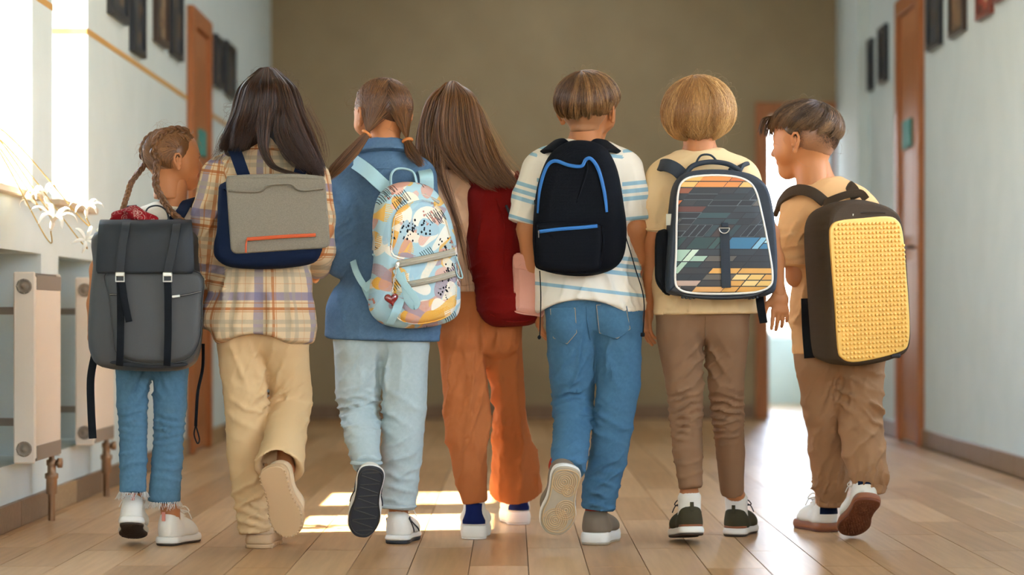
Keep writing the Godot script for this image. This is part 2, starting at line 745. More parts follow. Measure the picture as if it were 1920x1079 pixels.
# soft mottling in two tones, tiling; «streak» stretches it along y
func mottle(a: Color, b: Color, size: int, freq: float, sx: float, sy: float, sd: int, fine := 0.25) -> ImageTexture:
	var im := Image.create(size, size, false, Image.FORMAT_RGB8)
	var nz := FastNoiseLite.new()
	nz.seed = sd
	nz.frequency = freq
	nz.fractal_octaves = 4
	var r := RandomNumberGenerator.new()
	r.seed = sd
	for y in size:
		for x in size:
			var ax := TAU * x / size
			var ay := TAU * y / size
			var q := Vector3(cos(ax) * sx, sin(ax) * sx, cos(ay) * sy) * 20.0
			var t := 0.5 + nz.get_noise_3d(q.x + sin(ay) * sy * 13.0, q.y, q.z) * 0.9 + r.randf_range(-fine, fine)
			im.set_pixel(x, y, a.lerp(b, clampf(t, 0.0, 1.0)))
	return ImageTexture.create_from_image(im)

func mat(key: String, c: Color, rough := 0.85, o := {}) -> StandardMaterial3D:
	var m := StandardMaterial3D.new()
	m.resource_name = key
	m.albedo_color = c
	m.roughness = rough
	if rough >= 0.8: m.metallic_specular = 0.25
	if o.has("metal"): m.metallic = o.metal
	if o.has("spec"): m.metallic_specular = o.spec
	if o.has("weave"):
		m.normal_enabled = true
		m.normal_texture = o.weave
		m.normal_scale = o.get("bump", 0.5)
		m.uv1_triplanar = true
		m.uv1_scale = Vector3.ONE * o.get("scale", 22.0)
	if o.has("tex"):
		m.albedo_texture = o.tex
		m.uv1_triplanar = not o.get("uv", false)
		m.uv1_scale = Vector3.ONE * o.get("scale", 1.0)
	if o.has("vc"): m.vertex_color_use_as_albedo = true
	if o.has("rim"):
		m.rim_enabled = true
		m.rim = o.rim
		m.rim_tint = 0.6
	if o.has("coat"):
		m.clearcoat_enabled = true
		m.clearcoat = o.coat
		m.clearcoat_roughness = 0.2
	if o.has("sss"):
		m.subsurf_scatter_enabled = true
		m.subsurf_scatter_strength = o.sss
	M[key] = m
	return m

func materials() -> void:
	weave = fabric_tex(0)
	grainy = fabric_tex(2)
	var twill := fabric_tex(1)
	# the corridor
	mat("plaster", Color.WHITE, 0.75, {"tex": mottle(hx("ccd8d5"), hx("d3dedb"), 256, 0.05, 1, 1, 5, 0.1), "scale": 0.6})
	mat("end_paint", Color.WHITE, 0.85, {"tex": mottle(hx("9c8a6c"), hx("a39172"), 256, 0.05, 1, 1, 6, 0.1), "scale": 0.5})
	mat("ceiling", hx("d8d5cc"), 0.9)
	mat("stripe", hx("c99a4f"), 0.6)
	mat("skirt_a", Color.WHITE, 0.45, {"tex": mottle(hx("7d6249"), hx("8d7156"), 128, 0.1, 1, 1, 8, 0.2), "scale": 4.0})
	mat("skirt_b", Color.WHITE, 0.45, {"tex": mottle(hx("a3855f"), hx("b39670"), 128, 0.1, 1, 1, 9, 0.2), "scale": 4.0})
	mat("joint", hx("6d5237"), 0.9)
	for k in 4:
		var t := [["a98055", "bc9468"], ["b28a5e", "c59d70"], ["a07649", "b3895c"], ["b89064", "caa47a"]]
		var m := mat("plank%d" % k, Color.WHITE, 0.34, {"tex": mottle(hx(t[k][0]), hx(t[k][1]), 256, 0.09, 1.6, 0.25, 20 + k, 0.12), "uv": true})
		m.uv1_scale = Vector3(2.2, 0.8, 1)
		m.metallic_specular = 0.45
	mat("door_wood", Color.WHITE, 0.45, {"tex": mottle(hx("9a5a2c"), hx("ad6a36"), 128, 0.08, 2.0, 0.3, 31, 0.1), "scale": 1.5})
	mat("door_leaf", Color.WHITE, 0.5, {"tex": mottle(hx("a9693a"), hx("bd7d4b"), 128, 0.08, 2.0, 0.3, 32, 0.1), "scale": 1.5})
	mat("teal_sign", hx("3f8f86"), 0.6)
	mat("window_white", hx("e6e4dc"), 0.5)
	mat("sill", hx("c8b394"), 0.5)
	var gl := mat("glass", Color(0.95, 0.98, 1.0, 0.06), 0.02)
	gl.transparency = BaseMaterial3D.TRANSPARENCY_ALPHA
	mat("radiator", hx("e4d8c6"), 0.4)
	mat("radiator_grey", hx("8e8171"), 0.5)
	mat("brass", hx("9a7a5c"), 0.4, {"metal": 0.8})
	var df := mat("diffuser", hx("f4f6f6"), 0.6)
	df.emission_enabled = true
	df.emission = Color(0.93, 0.97, 1.0)
	df.emission_energy_multiplier = 0.4
	mat("petal", hx("f6f3e6"), 0.6)
	mat("stem", hx("b79a5a"), 0.6)
	mat("clay", hx("9c6a48"), 0.8)
	# metals, leather, webbing
	mat("steel", hx("c9c4b8"), 0.28, {"metal": 1.0})
	mat("dark_metal", hx("4a4743"), 0.35, {"metal": 0.9})
	mat("web_black", hx("17191c"), 0.8, {"weave": weave, "bump": 0.7, "scale": 30.0})
	mat("black_cloth", hx("0c0e13"), 0.85, {"weave": weave, "bump": 0.6, "scale": 26.0})
	mat("navy", hx("101b31"), 0.85, {"weave": weave, "bump": 0.5, "scale": 26.0})
	mat("flap_black", hx("14181c"), 0.62, {"weave": grainy, "bump": 0.35, "scale": 14.0})
	mat("leather_grey", hx("3f3f3d"), 0.6, {"weave": grainy, "bump": 0.35, "scale": 14.0})
	mat("felt", Color.WHITE, 0.95, {"tex": mottle(hx("6e6658"), hx("8f8573"), 256, 0.3, 6.0, 6.0, 41, 0.45), "scale": 6.0})
	mat("orange_zip", hx("c5501e"), 0.55)
	mat("mint", hx("a5c8cb"), 0.75, {"weave": weave, "bump": 0.4, "scale": 24.0})
	mat("red_cloth", hx("6f100b"), 0.88, {"weave": weave, "bump": 0.5, "scale": 20.0})
	mat("pink_cloth", hx("d79b86"), 0.88, {"weave": weave, "bump": 0.5, "scale": 20.0})
	mat("blue_zip", hx("1f66a6"), 0.6)
	mat("zip_grey", hx("a79f8c"), 0.6, {"weave": weave, "bump": 0.6, "scale": 24.0})
	mat("brown_cloth", hx("4a3c2e"), 0.85, {"weave": weave, "bump": 0.6, "scale": 22.0})
	mat("silicone", hx("f3bd5e"), 0.5)
	mat("slate", hx("2b323a"), 0.75, {"weave": weave, "bump": 0.5, "scale": 24.0})
	mat("slate_hard", hx("20262c"), 0.45)
	mat("piping", hx("e6dfd2"), 0.5)
	mat("reflector", hx("cfc9b4"), 0.4)
	var hr := mat("heart_red", hx("7e0f12"), 0.08, {"coat": 1.0})
	hr.metallic_specular = 0.7
	mat("bandana", Color.WHITE, 0.85, {"tex": bandana(), "scale": 7.0})
	# clothes
	mat("denim_one", Color.WHITE, 0.9, {"tex": mottle(hx("4b6d80"), hx("587a8d"), 256, 0.05, 1, 1, 51, 0.5), "scale": 14.0})
	mat("denim_pale", Color.WHITE, 0.9, {"tex": mottle(hx("a6b3b1"), hx("b2bebb"), 256, 0.05, 1, 1, 52, 0.5), "scale": 14.0})
	mat("denim_five", Color.WHITE, 0.9, {"tex": mottle(hx("41667f"), hx("4b7089"), 256, 0.05, 1, 1, 53, 0.5), "scale": 14.0})
	mat("denim_shirt", Color.WHITE, 0.9, {"tex": mottle(hx("506b84"), hx("5b768f"), 256, 0.08, 1, 1, 54, 0.3), "scale": 12.0})
	for key in ["denim_one", "denim_pale", "denim_five", "denim_shirt"]:
		M[key].normal_enabled = true
		M[key].normal_texture = twill
		M[key].normal_scale = 0.35
	mat("chino", hx("cdab7c"), 0.9, {"weave": twill, "bump": 0.35, "scale": 40.0})
	mat("rust", hx("b1683a"), 0.9, {"weave": weave, "bump": 0.4, "scale": 40.0})
	mat("brown_trousers", hx("87664b"), 0.9, {"weave": twill, "bump": 0.35, "scale": 40.0})
	mat("khaki", hx("9c7553"), 0.9, {"weave": twill, "bump": 0.35, "scale": 40.0})
	mat("cream_shirt", hx("e6c594"), 0.9, {"weave": weave, "bump": 0.25, "scale": 40.0})
	mat("tan_shirt", hx("dcaa74"), 0.9, {"weave": weave, "bump": 0.25, "scale": 40.0})
	mat("white_shirt", hx("ded3c0"), 0.9, {"weave": weave, "bump": 0.25, "scale": 40.0})
	mat("peach", hx("d8ae8a"), 0.9, {"weave": weave, "bump": 0.3, "scale": 40.0})
	mat("fray", hx("dcd8cc"), 0.9)
	mat("skin", Color.WHITE, 0.55, {"vc": true, "spec": 0.4})
	mat("hair", Color.WHITE, 0.36, {"vc": true, "spec": 0.5})
	# shoes
	mat("shoe_cream", hx("c9ab84"), 0.7)
	mat("shoe_white", hx("ddd6c6"), 0.55)
	mat("sole_cream", hx("bb976c"), 0.6)
	mat("sole_white", hx("ded8ca"), 0.6)
	mat("sole_dark", hx("191b20"), 0.6)
	mat("sole_brown", hx("3a2a1d"), 0.7)
	mat("sole_tan", hx("b99a6e"), 0.65)
	mat("gum", hx("8a4f2b"), 0.6)
	mat("gum_dark", hx("6a3519"), 0.6)
	mat("taupe", hx("7d6e5c"), 0.85, {"weave": grainy, "bump": 0.3, "scale": 20.0})
	mat("taupe_sole", hx("a6977e"), 0.6)
	mat("olive_canvas", hx("433d2c"), 0.85, {"weave": weave, "bump": 0.4, "scale": 24.0})
	mat("navy_suede", hx("141f4e"), 0.9)
	mat("sock_white", hx("e2dacb"), 0.95, {"weave": twill, "bump": 0.6, "scale": 16.0})
	mat("sock_pink", hx("d9a08a"), 0.95)
	mat("sock_red", hx("a5301a"), 0.95)
	mat("pink_tab", hx("d78d7c"), 0.8)

func bandana() -> ImageTexture:
	var im := Image.create(256, 256, false, Image.FORMAT_RGB8)
	im.fill(hx("7d1217"))
	var r := RandomNumberGenerator.new()
	r.seed = 5
	for k in 34:
		var ox := r.randf() * 256.0
		var oy := r.randf() * 256.0
		var rad := r.randf_range(8, 22)
		var turns := r.randf_range(0.7, 1.8)
		var ph := r.randf() * TAU
		for s in 160:
			var t := s / 160.0
			var a := ph + t * turns * TAU
			for w in 2:
				im.set_pixel(int(ox + cos(a) * rad * (1.0 - 0.75 * t) + w + 512) % 256, int(oy + sin(a) * rad * (1.0 - 0.75 * t) + 512) % 256, hx("d9c9b4"))
	return ImageTexture.create_from_image(im)

# ------------------------------------------------------------------ the corridor
const XL := -1.56
const XR := 2.10
const ZE := -14.5
const ZB := 2.6
const SILL := 1.05
const HEADY := 2.36
const CEIL := 3.3
const THICK := 0.42

func boxed(called: String, mat_key: String, parts: Array, parent: Node = self, bevel := 0.0) -> MeshInstance3D:
	var mb := MB.new()
	for q in parts:
		var lo: Vector3 = q[0]
		var hi: Vector3 = q[1]
		mb.box((lo + hi) * 0.5, (hi - lo).abs(), bevel)
	return put(mb, called, M[mat_key], parent)

func plank_mesh(w: float, l: float, off: Vector2) -> MB:
	var mb := MB.new()
	mb.box(Vector3(0, -0.004, 0), Vector3(w, 0.008, l), 0.0006)
	for i in mb.uv.size():
		mb.uv[i] = Vector2(mb.v[i].x + off.x, mb.v[i].z + off.y)
	return mb

func setting() -> void:
	org = Vector3.ZERO
	# floor: a bed and the planks laid on it
	var fl := boxed("floor", "joint", [[Vector3(XL - THICK, -0.2, ZE - 3.0), Vector3(XR + 0.3, -0.005, ZB + 0.3)]])
	struct(fl)
	var pw := 0.156
	var pl := 0.9
	var meshes := []
	for k in 6:
		var mb := plank_mesh(pw - 0.0022, pl - 0.0025, Vector2(k * 0.37, k * 0.61))
		meshes.append(mb.commit(Vector3.ZERO))
	var short := plank_mesh(pw - 0.0022, 3.6, Vector2(0.2, 0.3)).commit(Vector3.ZERO)
	var rows := int(ceil((XR - XL) / pw))
	var prs := RandomNumberGenerator.new()
	prs.seed = 4
	for i in rows:
		var x := 0.043 + 0.5 * pw + (i - int(1.6 / pw) - 1) * pw
		var z := -5.02 - 0.45 * (i % 2) + prs.randf_range(-0.06, 0.06)
		var first := true
		while z > ZE:
			var o := MeshInstance3D.new()
			o.name = "plank"
			o.mesh = meshes[prs.randi() % 6]
			o.set_surface_override_material(0, M["plank%d" % (prs.randi() % 4)])
			o.position = Vector3(x, 0, z - pl * 0.5)
			fl.add_child(o, true)
			z -= pl
			first = false
	# nearer to the camera than the frame shows, and beyond the far doorway: long boards in one piece
	var mbn := MB.new()
	for i in rows:
		var x := 0.043 + 0.5 * pw + (i - int(1.6 / pw) - 1) * pw
		var z1 := -5.02 - 0.45 * (i % 2)
		mbn.box(Vector3(x, -0.004, (z1 + 0.1 + ZB) * 0.5), Vector3(pw - 0.0022, 0.008, ZB - z1 - 0.1), 0.0006)
	for i in mbn.uv.size(): mbn.uv[i] = Vector2(mbn.v[i].x, mbn.v[i].z)
	var near_boards := put(mbn, "plank_run", M["plank1"], fl)
	near_boards.set_meta("kind", "stuff")
	# left wall with its windows: [near, far] distances
	var wins := [[-1.9, -1.1], [-0.7, 0.1], [1.0, 1.8], [6.62, 7.28], [7.6, 8.23]]
	var pc := []
	var x0 := XL - THICK
	# under the two far windows the wall is hollowed into niches for the radiators
	pc.append([Vector3(x0, -0.2, ZE - 0.3), Vector3(XL, 0.20, ZB + 0.3)])
	pc.append([Vector3(x0, 0.87, ZE - 0.3), Vector3(XL, SILL, ZB + 0.3)])
	pc.append([Vector3(x0, 0.20, ZE - 0.3), Vector3(XL - 0.26, 0.87, ZB + 0.3)])
	pc.append([Vector3(XL - 0.26, 0.20, -6.74), Vector3(XL, 0.87, ZB + 0.3)])
	pc.append([Vector3(XL - 0.26, 0.20, -7.70), Vector3(XL, 0.87, -7.42)])
	pc.append([Vector3(XL - 0.26, 0.20, ZE - 0.3), Vector3(XL, 0.87, -8.38)])
	pc.append([Vector3(x0, HEADY, ZE - 0.3), Vector3(XL, CEIL, ZB + 0.3)])
	var last := -ZB - 0.3
	for w in wins:
		pc.append([Vector3(x0, SILL, -w[0]), Vector3(XL, HEADY, -last)])
		last = w[1]
	pc.append([Vector3(x0, SILL, ZE - 0.3), Vector3(XL, HEADY, -last)])
	struct(boxed("wall_left", "plaster", pc))
	var rw := [[-1.8, -0.5], [1.2, 2.5], [3.6, 4.9], [6.2, 6.9]]
	var rp := [[Vector3(XR, -0.2, ZE - 0.3), Vector3(XR + 0.3, 0.95, ZB + 0.3)], [Vector3(XR, 2.75, ZE - 0.3), Vector3(XR + 0.3, CEIL, ZB + 0.3)]]
	last = -ZB - 0.3
	for w in rw:
		rp.append([Vector3(XR, 0.95, -w[0]), Vector3(XR + 0.3, 2.75, -last)])
		last = w[1]
	rp.append([Vector3(XR, 0.95, ZE - 0.3), Vector3(XR + 0.3, 2.75, -last)])
	rp.append_array([ [Vector3(XR - 0.07, 0, -13.75), Vector3(XR + 0.1, CEIL, -13.15)]])
	struct(boxed("wall_right", "plaster", rp))
	struct(boxed("ceiling", "ceiling", [[Vector3(x0, CEIL, ZE - 3.2), Vector3(XR + 0.3, CEIL + 0.2, ZB + 0.3)]]))
	# end wall, with the doorway on its right
	var dx0 := at(1441, 0, 14.5).x
	var dx1 := at(1564, 0, 14.5).x
	var dtop := at(0, 216, 14.5).y
	struct(boxed("wall_end", "end_paint", [[Vector3(x0, -0.2, ZE - 0.25), Vector3(dx0, CEIL, ZE)], [Vector3(dx0, dtop, ZE - 0.25), Vector3(dx1, CEIL, ZE)], [Vector3(dx1, -0.2, ZE - 0.25), Vector3(XR + 0.3, CEIL, ZE)]]))
	# wall behind the camera, with a wide window
	struct(boxed("wall_back", "plaster", [[Vector3(x0, -0.2, ZB), Vector3(XR + 0.3, 1.1, ZB + 0.3)], [Vector3(x0, 2.7, ZB), Vector3(XR + 0.3, CEIL, ZB + 0.3)], [Vector3(x0, 1.1, ZB), Vector3(XL + 0.8, 2.7, ZB + 0.3)], [Vector3(XR - 0.8, 1.1, ZB), Vector3(XR + 0.3, 2.7, ZB + 0.3)]]))
	# porch beyond the doorway: side walls, low parapet, tall window
	struct(boxed("wall_porch", "plaster", [[Vector3(dx0 - 1.1, -0.2, ZE - 2.4), Vector3(dx0 - 0.9, CEIL, ZE - 0.25)], [Vector3(XR + 0.1, -0.2, ZE - 2.4), Vector3(XR + 0.3, CEIL, ZE - 0.25)], [Vector3(dx0 - 1.1, -0.2, ZE - 2.6), Vector3(XR + 0.3, 0.5, ZE - 2.4)], [Vector3(dx0 - 1.1, 2.9, ZE - 2.6), Vector3(XR + 0.3, CEIL, ZE - 2.4)]]))
	boxed("porch_boards", "plank1", [[Vector3(dx0 - 1.0, -0.006, ZE - 2.4), Vector3(XR + 0.1, 0.0, ZE)]], fl)
	# windows
	var wn := 1
	for w in wins:
		window("window_%d" % wn, Vector3(XL - 0.36, (SILL + HEADY) * 0.5, -(w[0] + w[1]) * 0.5), w[1] - w[0], HEADY - SILL, PI / 2, true)
		wn += 1
	window("window_%d" % wn, Vector3((XL + XR) * 0.5, 1.9, ZB + 0.15), XR - XL - 1.6, 1.6, 0.0, false, 3)
	window("window_%d" % (wn + 1), Vector3((dx0 - 1.0 + XR + 0.1) * 0.5, 1.7, ZE - 2.5), XR + 0.1 - dx0 + 1.0, 2.4, 0.0, false, 2)
	for w in rw:
		window("window_%d" % (wn + 2), Vector3(XR + 0.22, 1.85, -(w[0] + w[1]) * 0.5), w[1] - w[0], 1.8, -PI / 2, true, 2)
		wn += 1
	# painted stripe on the left wall and round the window recesses
	var sy0 := 1.70
	var sy1 := 1.722
	var st := []
	var prev := -ZB
	for w in wins:
		st.append([Vector3(XL - 0.002, sy0, -prev), Vector3(XL + 0.002, sy1, -w[0] + 0.002)])
		for e in [w[0], w[1]]:
			var s := 1.0 if e == w[1] else -1.0
			st.append([Vector3(XL - 0.33, sy0, -e - 0.002), Vector3(XL + 0.002, sy1, -e + 0.002)])
		prev = w[1]
	st.append([Vector3(XL - 0.002, sy0, -10.74), Vector3(XL + 0.002, sy1, -prev + 0.002)])
	st.append([Vector3(XL - 0.002, sy0, ZE), Vector3(XL + 0.002, sy1, -11.42)])
	struct(boxed("trim_1", "stripe", st))
	# skirting tiles
	var bl := Node3D.new(); bl.name = "baseboard_left"; add_child(bl); struct(bl)
	var br := Node3D.new(); br.name = "baseboard_right"; add_child(br); struct(br)
	var be := Node3D.new(); be.name = "baseboard_end"; add_child(be); struct(be)
	var z := 2.4
	var k := 0
	while z > ZE:
		var z2 := maxf(z - 0.448, ZE)
		for side in 2:
			var d0: float = [10.74, 11.40][side]
			var d1: float = [11.42, 12.10][side]
			for seg in [[z, maxf(z2, -d0)], [minf(z, -d1), z2]]:
				if seg[0] - seg[1] < 0.01 or (seg[0] < -d0 and seg[1] > -d1): continue
				if z2 > -d0 and seg[0] != z: continue
				if z < -d1 and seg[1] != z2: continue
				if side == 0: boxed("skirting_tile", "skirt_b" if k % 3 == 1 else "skirt_a", [[Vector3(XL, 0, seg[1]), Vector3(XL + 0.016, 0.083, seg[0])]], bl, 0.002)
				else: boxed("skirting_tile", "skirt_a", [[Vector3(XR - 0.016, 0, seg[1]), Vector3(XR, 0.088, seg[0])]], br, 0.002)
				if z2 > -d0 or z < -d1: break
		z -= 0.45
		k += 1
	var x := XL
	while x < dx0 - 0.12:
		var x2 := minf(x + 0.448, dx0 - 0.1)
		boxed("skirting_tile", "skirt_a", [[Vector3(x, 0, ZE), Vector3(x2, 0.09, ZE + 0.016)]], be, 0.002)
		x += 0.45
	# doors
	door("door_1", XL, 1.0, 10.74, 11.42, 2.16, at(0, 268, 11.05).y, 0.13)
	door("door_2", XR, -1.0, 11.40, 12.10, 2.36, at(0, 250, 11.7).y, 0.15)
	# frame of the far doorway
	var fr := Node3D.new(); fr.name = "door_3"; add_child(fr); struct(fr)
	boxed("door_frame", "door_wood", [[Vector3(dx0 - 0.085, 0, ZE - 0.26), Vector3(dx0, dtop + 0.08, ZE + 0.03)], [Vector3(dx1, 0, ZE - 0.26), Vector3(XR - 0.005, dtop + 0.08, ZE + 0.03)], [Vector3(dx0, dtop, ZE - 0.26), Vector3(dx1, dtop + 0.08, ZE + 0.03)]], fr, 0.004)

func window(called: String, mid: Vector3, w: float, h: float, turn: float, sill: bool, panes := 1) -> void:
	var o := Node3D.new()
	o.name = called
	o.position = mid
	o.rotation.y = turn
	add_child(o)
	struct(o)
	org = Vector3.ZERO
	var t := 0.045
	boxed("window_frame", "window_white", [[Vector3(-w / 2, -h / 2, -0.03), Vector3(-w / 2 + t, h / 2, 0.03)], [Vector3(w / 2 - t, -h / 2, -0.03), Vector3(w / 2, h / 2, 0.03)], [Vector3(-w / 2, -h / 2, -0.03), Vector3(w / 2, -h / 2 + t, 0.03)], [Vector3(-w / 2, h / 2 - t, -0.03), Vector3(w / 2, h / 2, 0.03)]], o, 0.004)
	for i in panes:
		var a := -w / 2 + w * i / panes
		var b := a + w / panes
		if i > 0: boxed("mullion", "window_white", [[Vector3(a - 0.03, -h / 2, -0.03), Vector3(a + 0.03, h / 2, 0.03)]], o, 0.004)
		boxed("pane", "glass", [[Vector3(a + 0.02, -h / 2 + 0.02, -0.003), Vector3(b - 0.02, h / 2 - 0.02, 0.003)]], o)
	if sill:
		boxed("window_sill", "sill", [[Vector3(-w / 2 - 0.03, -h / 2 - 0.012, 0.03), Vector3(w / 2 + 0.03, -h / 2 + 0.012, 0.395)]], o, 0.004)

func door(called: String, x: float, s: float, d0: float, d1: float, top: float, sign_y: float, sign_h: float) -> void:
	org = Vector3.ZERO
	var o := Node3D.new()
	o.name = called
	add_child(o)
	struct(o)
	var a := minf(x, x + s * 0.035)
	var b := maxf(x, x + s * 0.035)
	boxed("door_frame", "door_wood", [[Vector3(a, 0, -d0 - 0.09), Vector3(b, top, -d0)], [Vector3(a, 0, -d1), Vector3(b, top, -d1 + 0.09)], [Vector3(a, top - 0.09, -d1 + 0.09), Vector3(b, top, -d0 - 0.09)]], o, 0.004)
	a = minf(x, x + s * 0.015)
	b = maxf(x, x + s * 0.015)
	boxed("door_leaf", "door_leaf", [[Vector3(a, 0.01, -d1 + 0.09), Vector3(b, top - 0.09, -d0 - 0.09)]], o, 0.002)
	a = minf(x + s * 0.015, x + s * 0.022)
	b = maxf(x + s * 0.015, x + s * 0.022)
	boxed("door_panel", "door_wood", [[Vector3(a, 0.12, -d1 + 0.17), Vector3(b, 0.95, -d0 - 0.17)]], o, 0.003)
	boxed("door_panel", "door_wood", [[Vector3(a, 1.08, -d1 + 0.17), Vector3(b, top - 0.22, -d0 - 0.17)]], o, 0.003)
	var mb := MB.new()
	mb.tube(PackedVector3Array([Vector3(x + s * 0.015, 1.02, -d0 - 0.13), Vector3(x + s * 0.06, 1.02, -d0 - 0.13), Vector3(x + s * 0.06, 1.02, -d0 - 0.24)]), radii(0.009), 8)
	put(mb, "door_handle", M.dark_metal, o)
	boxed("door_sign", "teal_sign", [[Vector3(minf(x + s * 0.022, x + s * 0.034), sign_y - sign_h / 2, -(d0 + d1) / 2 - 0.12), Vector3(maxf(x + s * 0.022, x + s * 0.034), sign_y + sign_h / 2, -(d0 + d1) / 2 + 0.12)]], o, 0.003).set_meta("label", "teal plaque on the door")

# ceiling panels of the corridor, above the frame
func lamps() -> void:
	for d in [8.6, 10.9, 13.1]:
		var o := thing("ceiling_lamp", "flat white ceiling lamp panel %s" % {8.6: "nearest above the children", 10.9: "in the middle of the corridor", 13.1: "nearest the end wall"}[d], "lamp", Vector3(0.27, CEIL - 0.05, -d), "ceiling lamps of the corridor")
		boxed("housing", "window_white", [[Vector3(-0.33, CEIL - 0.05, -d - 0.6), Vector3(0.87, CEIL, -d + 0.6)]], o, 0.004)
		boxed("diffuser", "diffuser", [[Vector3(-0.29, CEIL - 0.056, -d - 0.56), Vector3(0.83, CEIL - 0.05, -d + 0.56)]], o)
		var l := AreaLight3D.new()
		l.name = "lamp_light"
		l.area_size = Vector2(1.1, 1.1)
		l.light_energy = 0.5
		l.light_color = Color(0.93, 0.97, 1.0)
		l.area_range = 30.0
		l.shadow_enabled = true
		l.rotation.x = -PI / 2
		o.add_child(l)
		l.position = Vector3(0, -0.012, 0)

# ------------------------------------------------------------------ pictures, radiators, plant
func picture(x: float, s: float, d0: float, d1: float, y0: float, y1: float, c: Array, label: String) -> void:
	var o := thing("framed_picture", label, "picture", Vector3(x, y0, -(d0 + d1) / 2), "pictures hung along the corridor walls")
	var a := minf(x, x + s * 0.025)
	var b := maxf(x, x + s * 0.025)
	var t := 0.03
	var mk := mat("frame_" + o.name, hx(c[0]), 0.4)
	boxed("frame", mk.resource_name, [[Vector3(a, y0, -d1), Vector3(b, y1, -d1 + t)], [Vector3(a, y0, -d0 - t), Vector3(b, y1, -d0)], [Vector3(a, y0, -d1 + t), Vector3(b, y0 + t, -d0 - t)], [Vector3(a, y1 - t, -d1 + t), Vector3(b, y1, -d0 - t)]], o, 0.003)
	var im := Image.create(64, 64, false, Image.FORMAT_RGB8)
	var r := RandomNumberGenerator.new()
	r.seed = int(d0 * 100)
	im.fill(hx(c[1]))
	for k in 26:
		im.fill_rect(Rect2i(r.randi() % 60, r.randi() % 60, 4 + r.randi() % 18, 4 + r.randi() % 14), hx(c[1 + r.randi() % (c.size() - 1)]))
	mat("print_" + o.name, Color.WHITE, 0.35, {"tex": ImageTexture.create_from_image(im), "uv": true})
	var mb := MB.new()
	var px := x + s * 0.012
	mb.box(Vector3((x + px) / 2, (y0 + y1) / 2, -(d0 + d1) / 2), Vector3(absf(px - x), y1 - y0 - t, d1 - d0 - t))
	for i in mb.uv.size():
		mb.uv[i] = Vector2((mb.v[i].z + d1) / (d1 - d0), (y1 - mb.v[i].y) / (y1 - y0))
	put(mb, "print", M["print_" + o.name], o)

func radiator(d0: float, d1: float, label: String) -> void:
	var xf := -1.472
	var xb := -1.54
	var y0 := 0.207
	var y1 := 0.80
	var o := thing("radiator", label, "radiator", Vector3((xf + xb) / 2, y0, -(d0 + d1) / 2), "radiators under the windows")
	boxed("panel", "radiator", [[Vector3(xf - 0.012, y0 + 0.012, -d1 + 0.004), Vector3(xf, y1 - 0.012, -d0 - 0.004)], [Vector3(xb, y0 + 0.012, -d1 + 0.004), Vector3(xb + 0.012, y1 - 0.012, -d0 - 0.004)]], o, 0.005)
	boxed("end_cover", "radiator", [[Vector3(xb, y0, -d0 - 0.006), Vector3(xf - 0.001, y1, -d0 + 0.004)]], o, 0.004)
	boxed("end_cover", "radiator", [[Vector3(xb, y0, -d1 - 0.004), Vector3(xf - 0.001, y1, -d1 + 0.006)]], o, 0.004)
	var slats := []
	var z := -d0 - 0.02
	while z > -d1 + 0.012:
		slats.append([Vector3(xb + 0.012, y1 - 0.012, z - 0.006), Vector3(xf - 0.012, y1 - 0.003, z)])
		slats.append([Vector3(xb + 0.012, y0 + 0.003, z - 0.006), Vector3(xf - 0.012, y0 + 0.012, z)])
		z -= 0.014
	boxed("grille", "radiator_grey", slats.filter(func(q) -> bool: return q[0].y > 0.5), o)
	boxed("grille", "radiator_grey", slats.filter(func(q) -> bool: return q[0].y < 0.5), o)
	# the greyed bands stamped into the panel's top and foot
	for yy in [y1 - 0.055, y0 + 0.008]:
		var ribs := []
		z = -d0 - 0.014
		while z > -d1 + 0.016:
			ribs.append([Vector3(xf - 0.004, yy, z - 0.008), Vector3(xf + 0.003, yy + 0.046, z)])
			z -= 0.012
		boxed("rib_band", "radiator_grey", ribs, o, 0.001)
	for yy in [y0 + 0.045, y1 - 0.045]:
		var mb := MB.new()
		var bs := Basis(Vector3.RIGHT, PI / 2)
		mb.lathe([[0.024, 0.0], [0.024, 0.006], [0.019, 0.008], [0.018, 0.004], [0.009, 0.004], [0.008, 0.012], [0.0, 0.012]], Transform3D(bs, Vector3((xf + xb) / 2, yy, -d0 + 0.002)), 24)
		for k in 8:
			var a := TAU * k / 8
			mb.box(Vector3((xf + xb) / 2 + cos(a) * 0.0215, yy + sin(a) * 0.0215, -d0 + 0.011), Vector3(0.005, 0.005, 0.006), 0.001)
		put(mb, "plug", M.radiator_grey, o)
	for yy in [y0 + 0.12, y1 - 0.12]:
		boxed("bracket", "radiator_grey", [[Vector3(XL - 0.26, yy - 0.012, -(d0 + d1) / 2 - 0.02), Vector3(xb + 0.002, yy + 0.012, -(d0 + d1) / 2 + 0.02)]], o, 0.002)
	var px := xf - 0.02
	var pz := -d1 + 0.05
	var pm := MB.new()
	pm.lathe([[0.011, 0.0], [0.011, 0.085], [0.018, 0.088], [0.018, 0.135], [0.022, 0.138], [0.022, 0.152], [0.014, 0.156], [0.014, 0.178], [0.017, 0.180], [0.017, 0.196], [0.009, 0.2], [0.009, 0.212]], Transform3D(Basis(), Vector3(px, 0, pz)), 14)
	put(pm, "supply_pipe", M.brass, o)
	var vm := MB.new()
	vm.lathe([[0.010, 0.0], [0.010, 0.018], [0.016, 0.02], [0.016, 0.034], [0.0, 0.036]], Transform3D(Basis(Vector3(0, 0, 1), -PI / 2), Vector3(px, 0.187, pz)), 12)
	put(vm, "valve", M.brass, o)

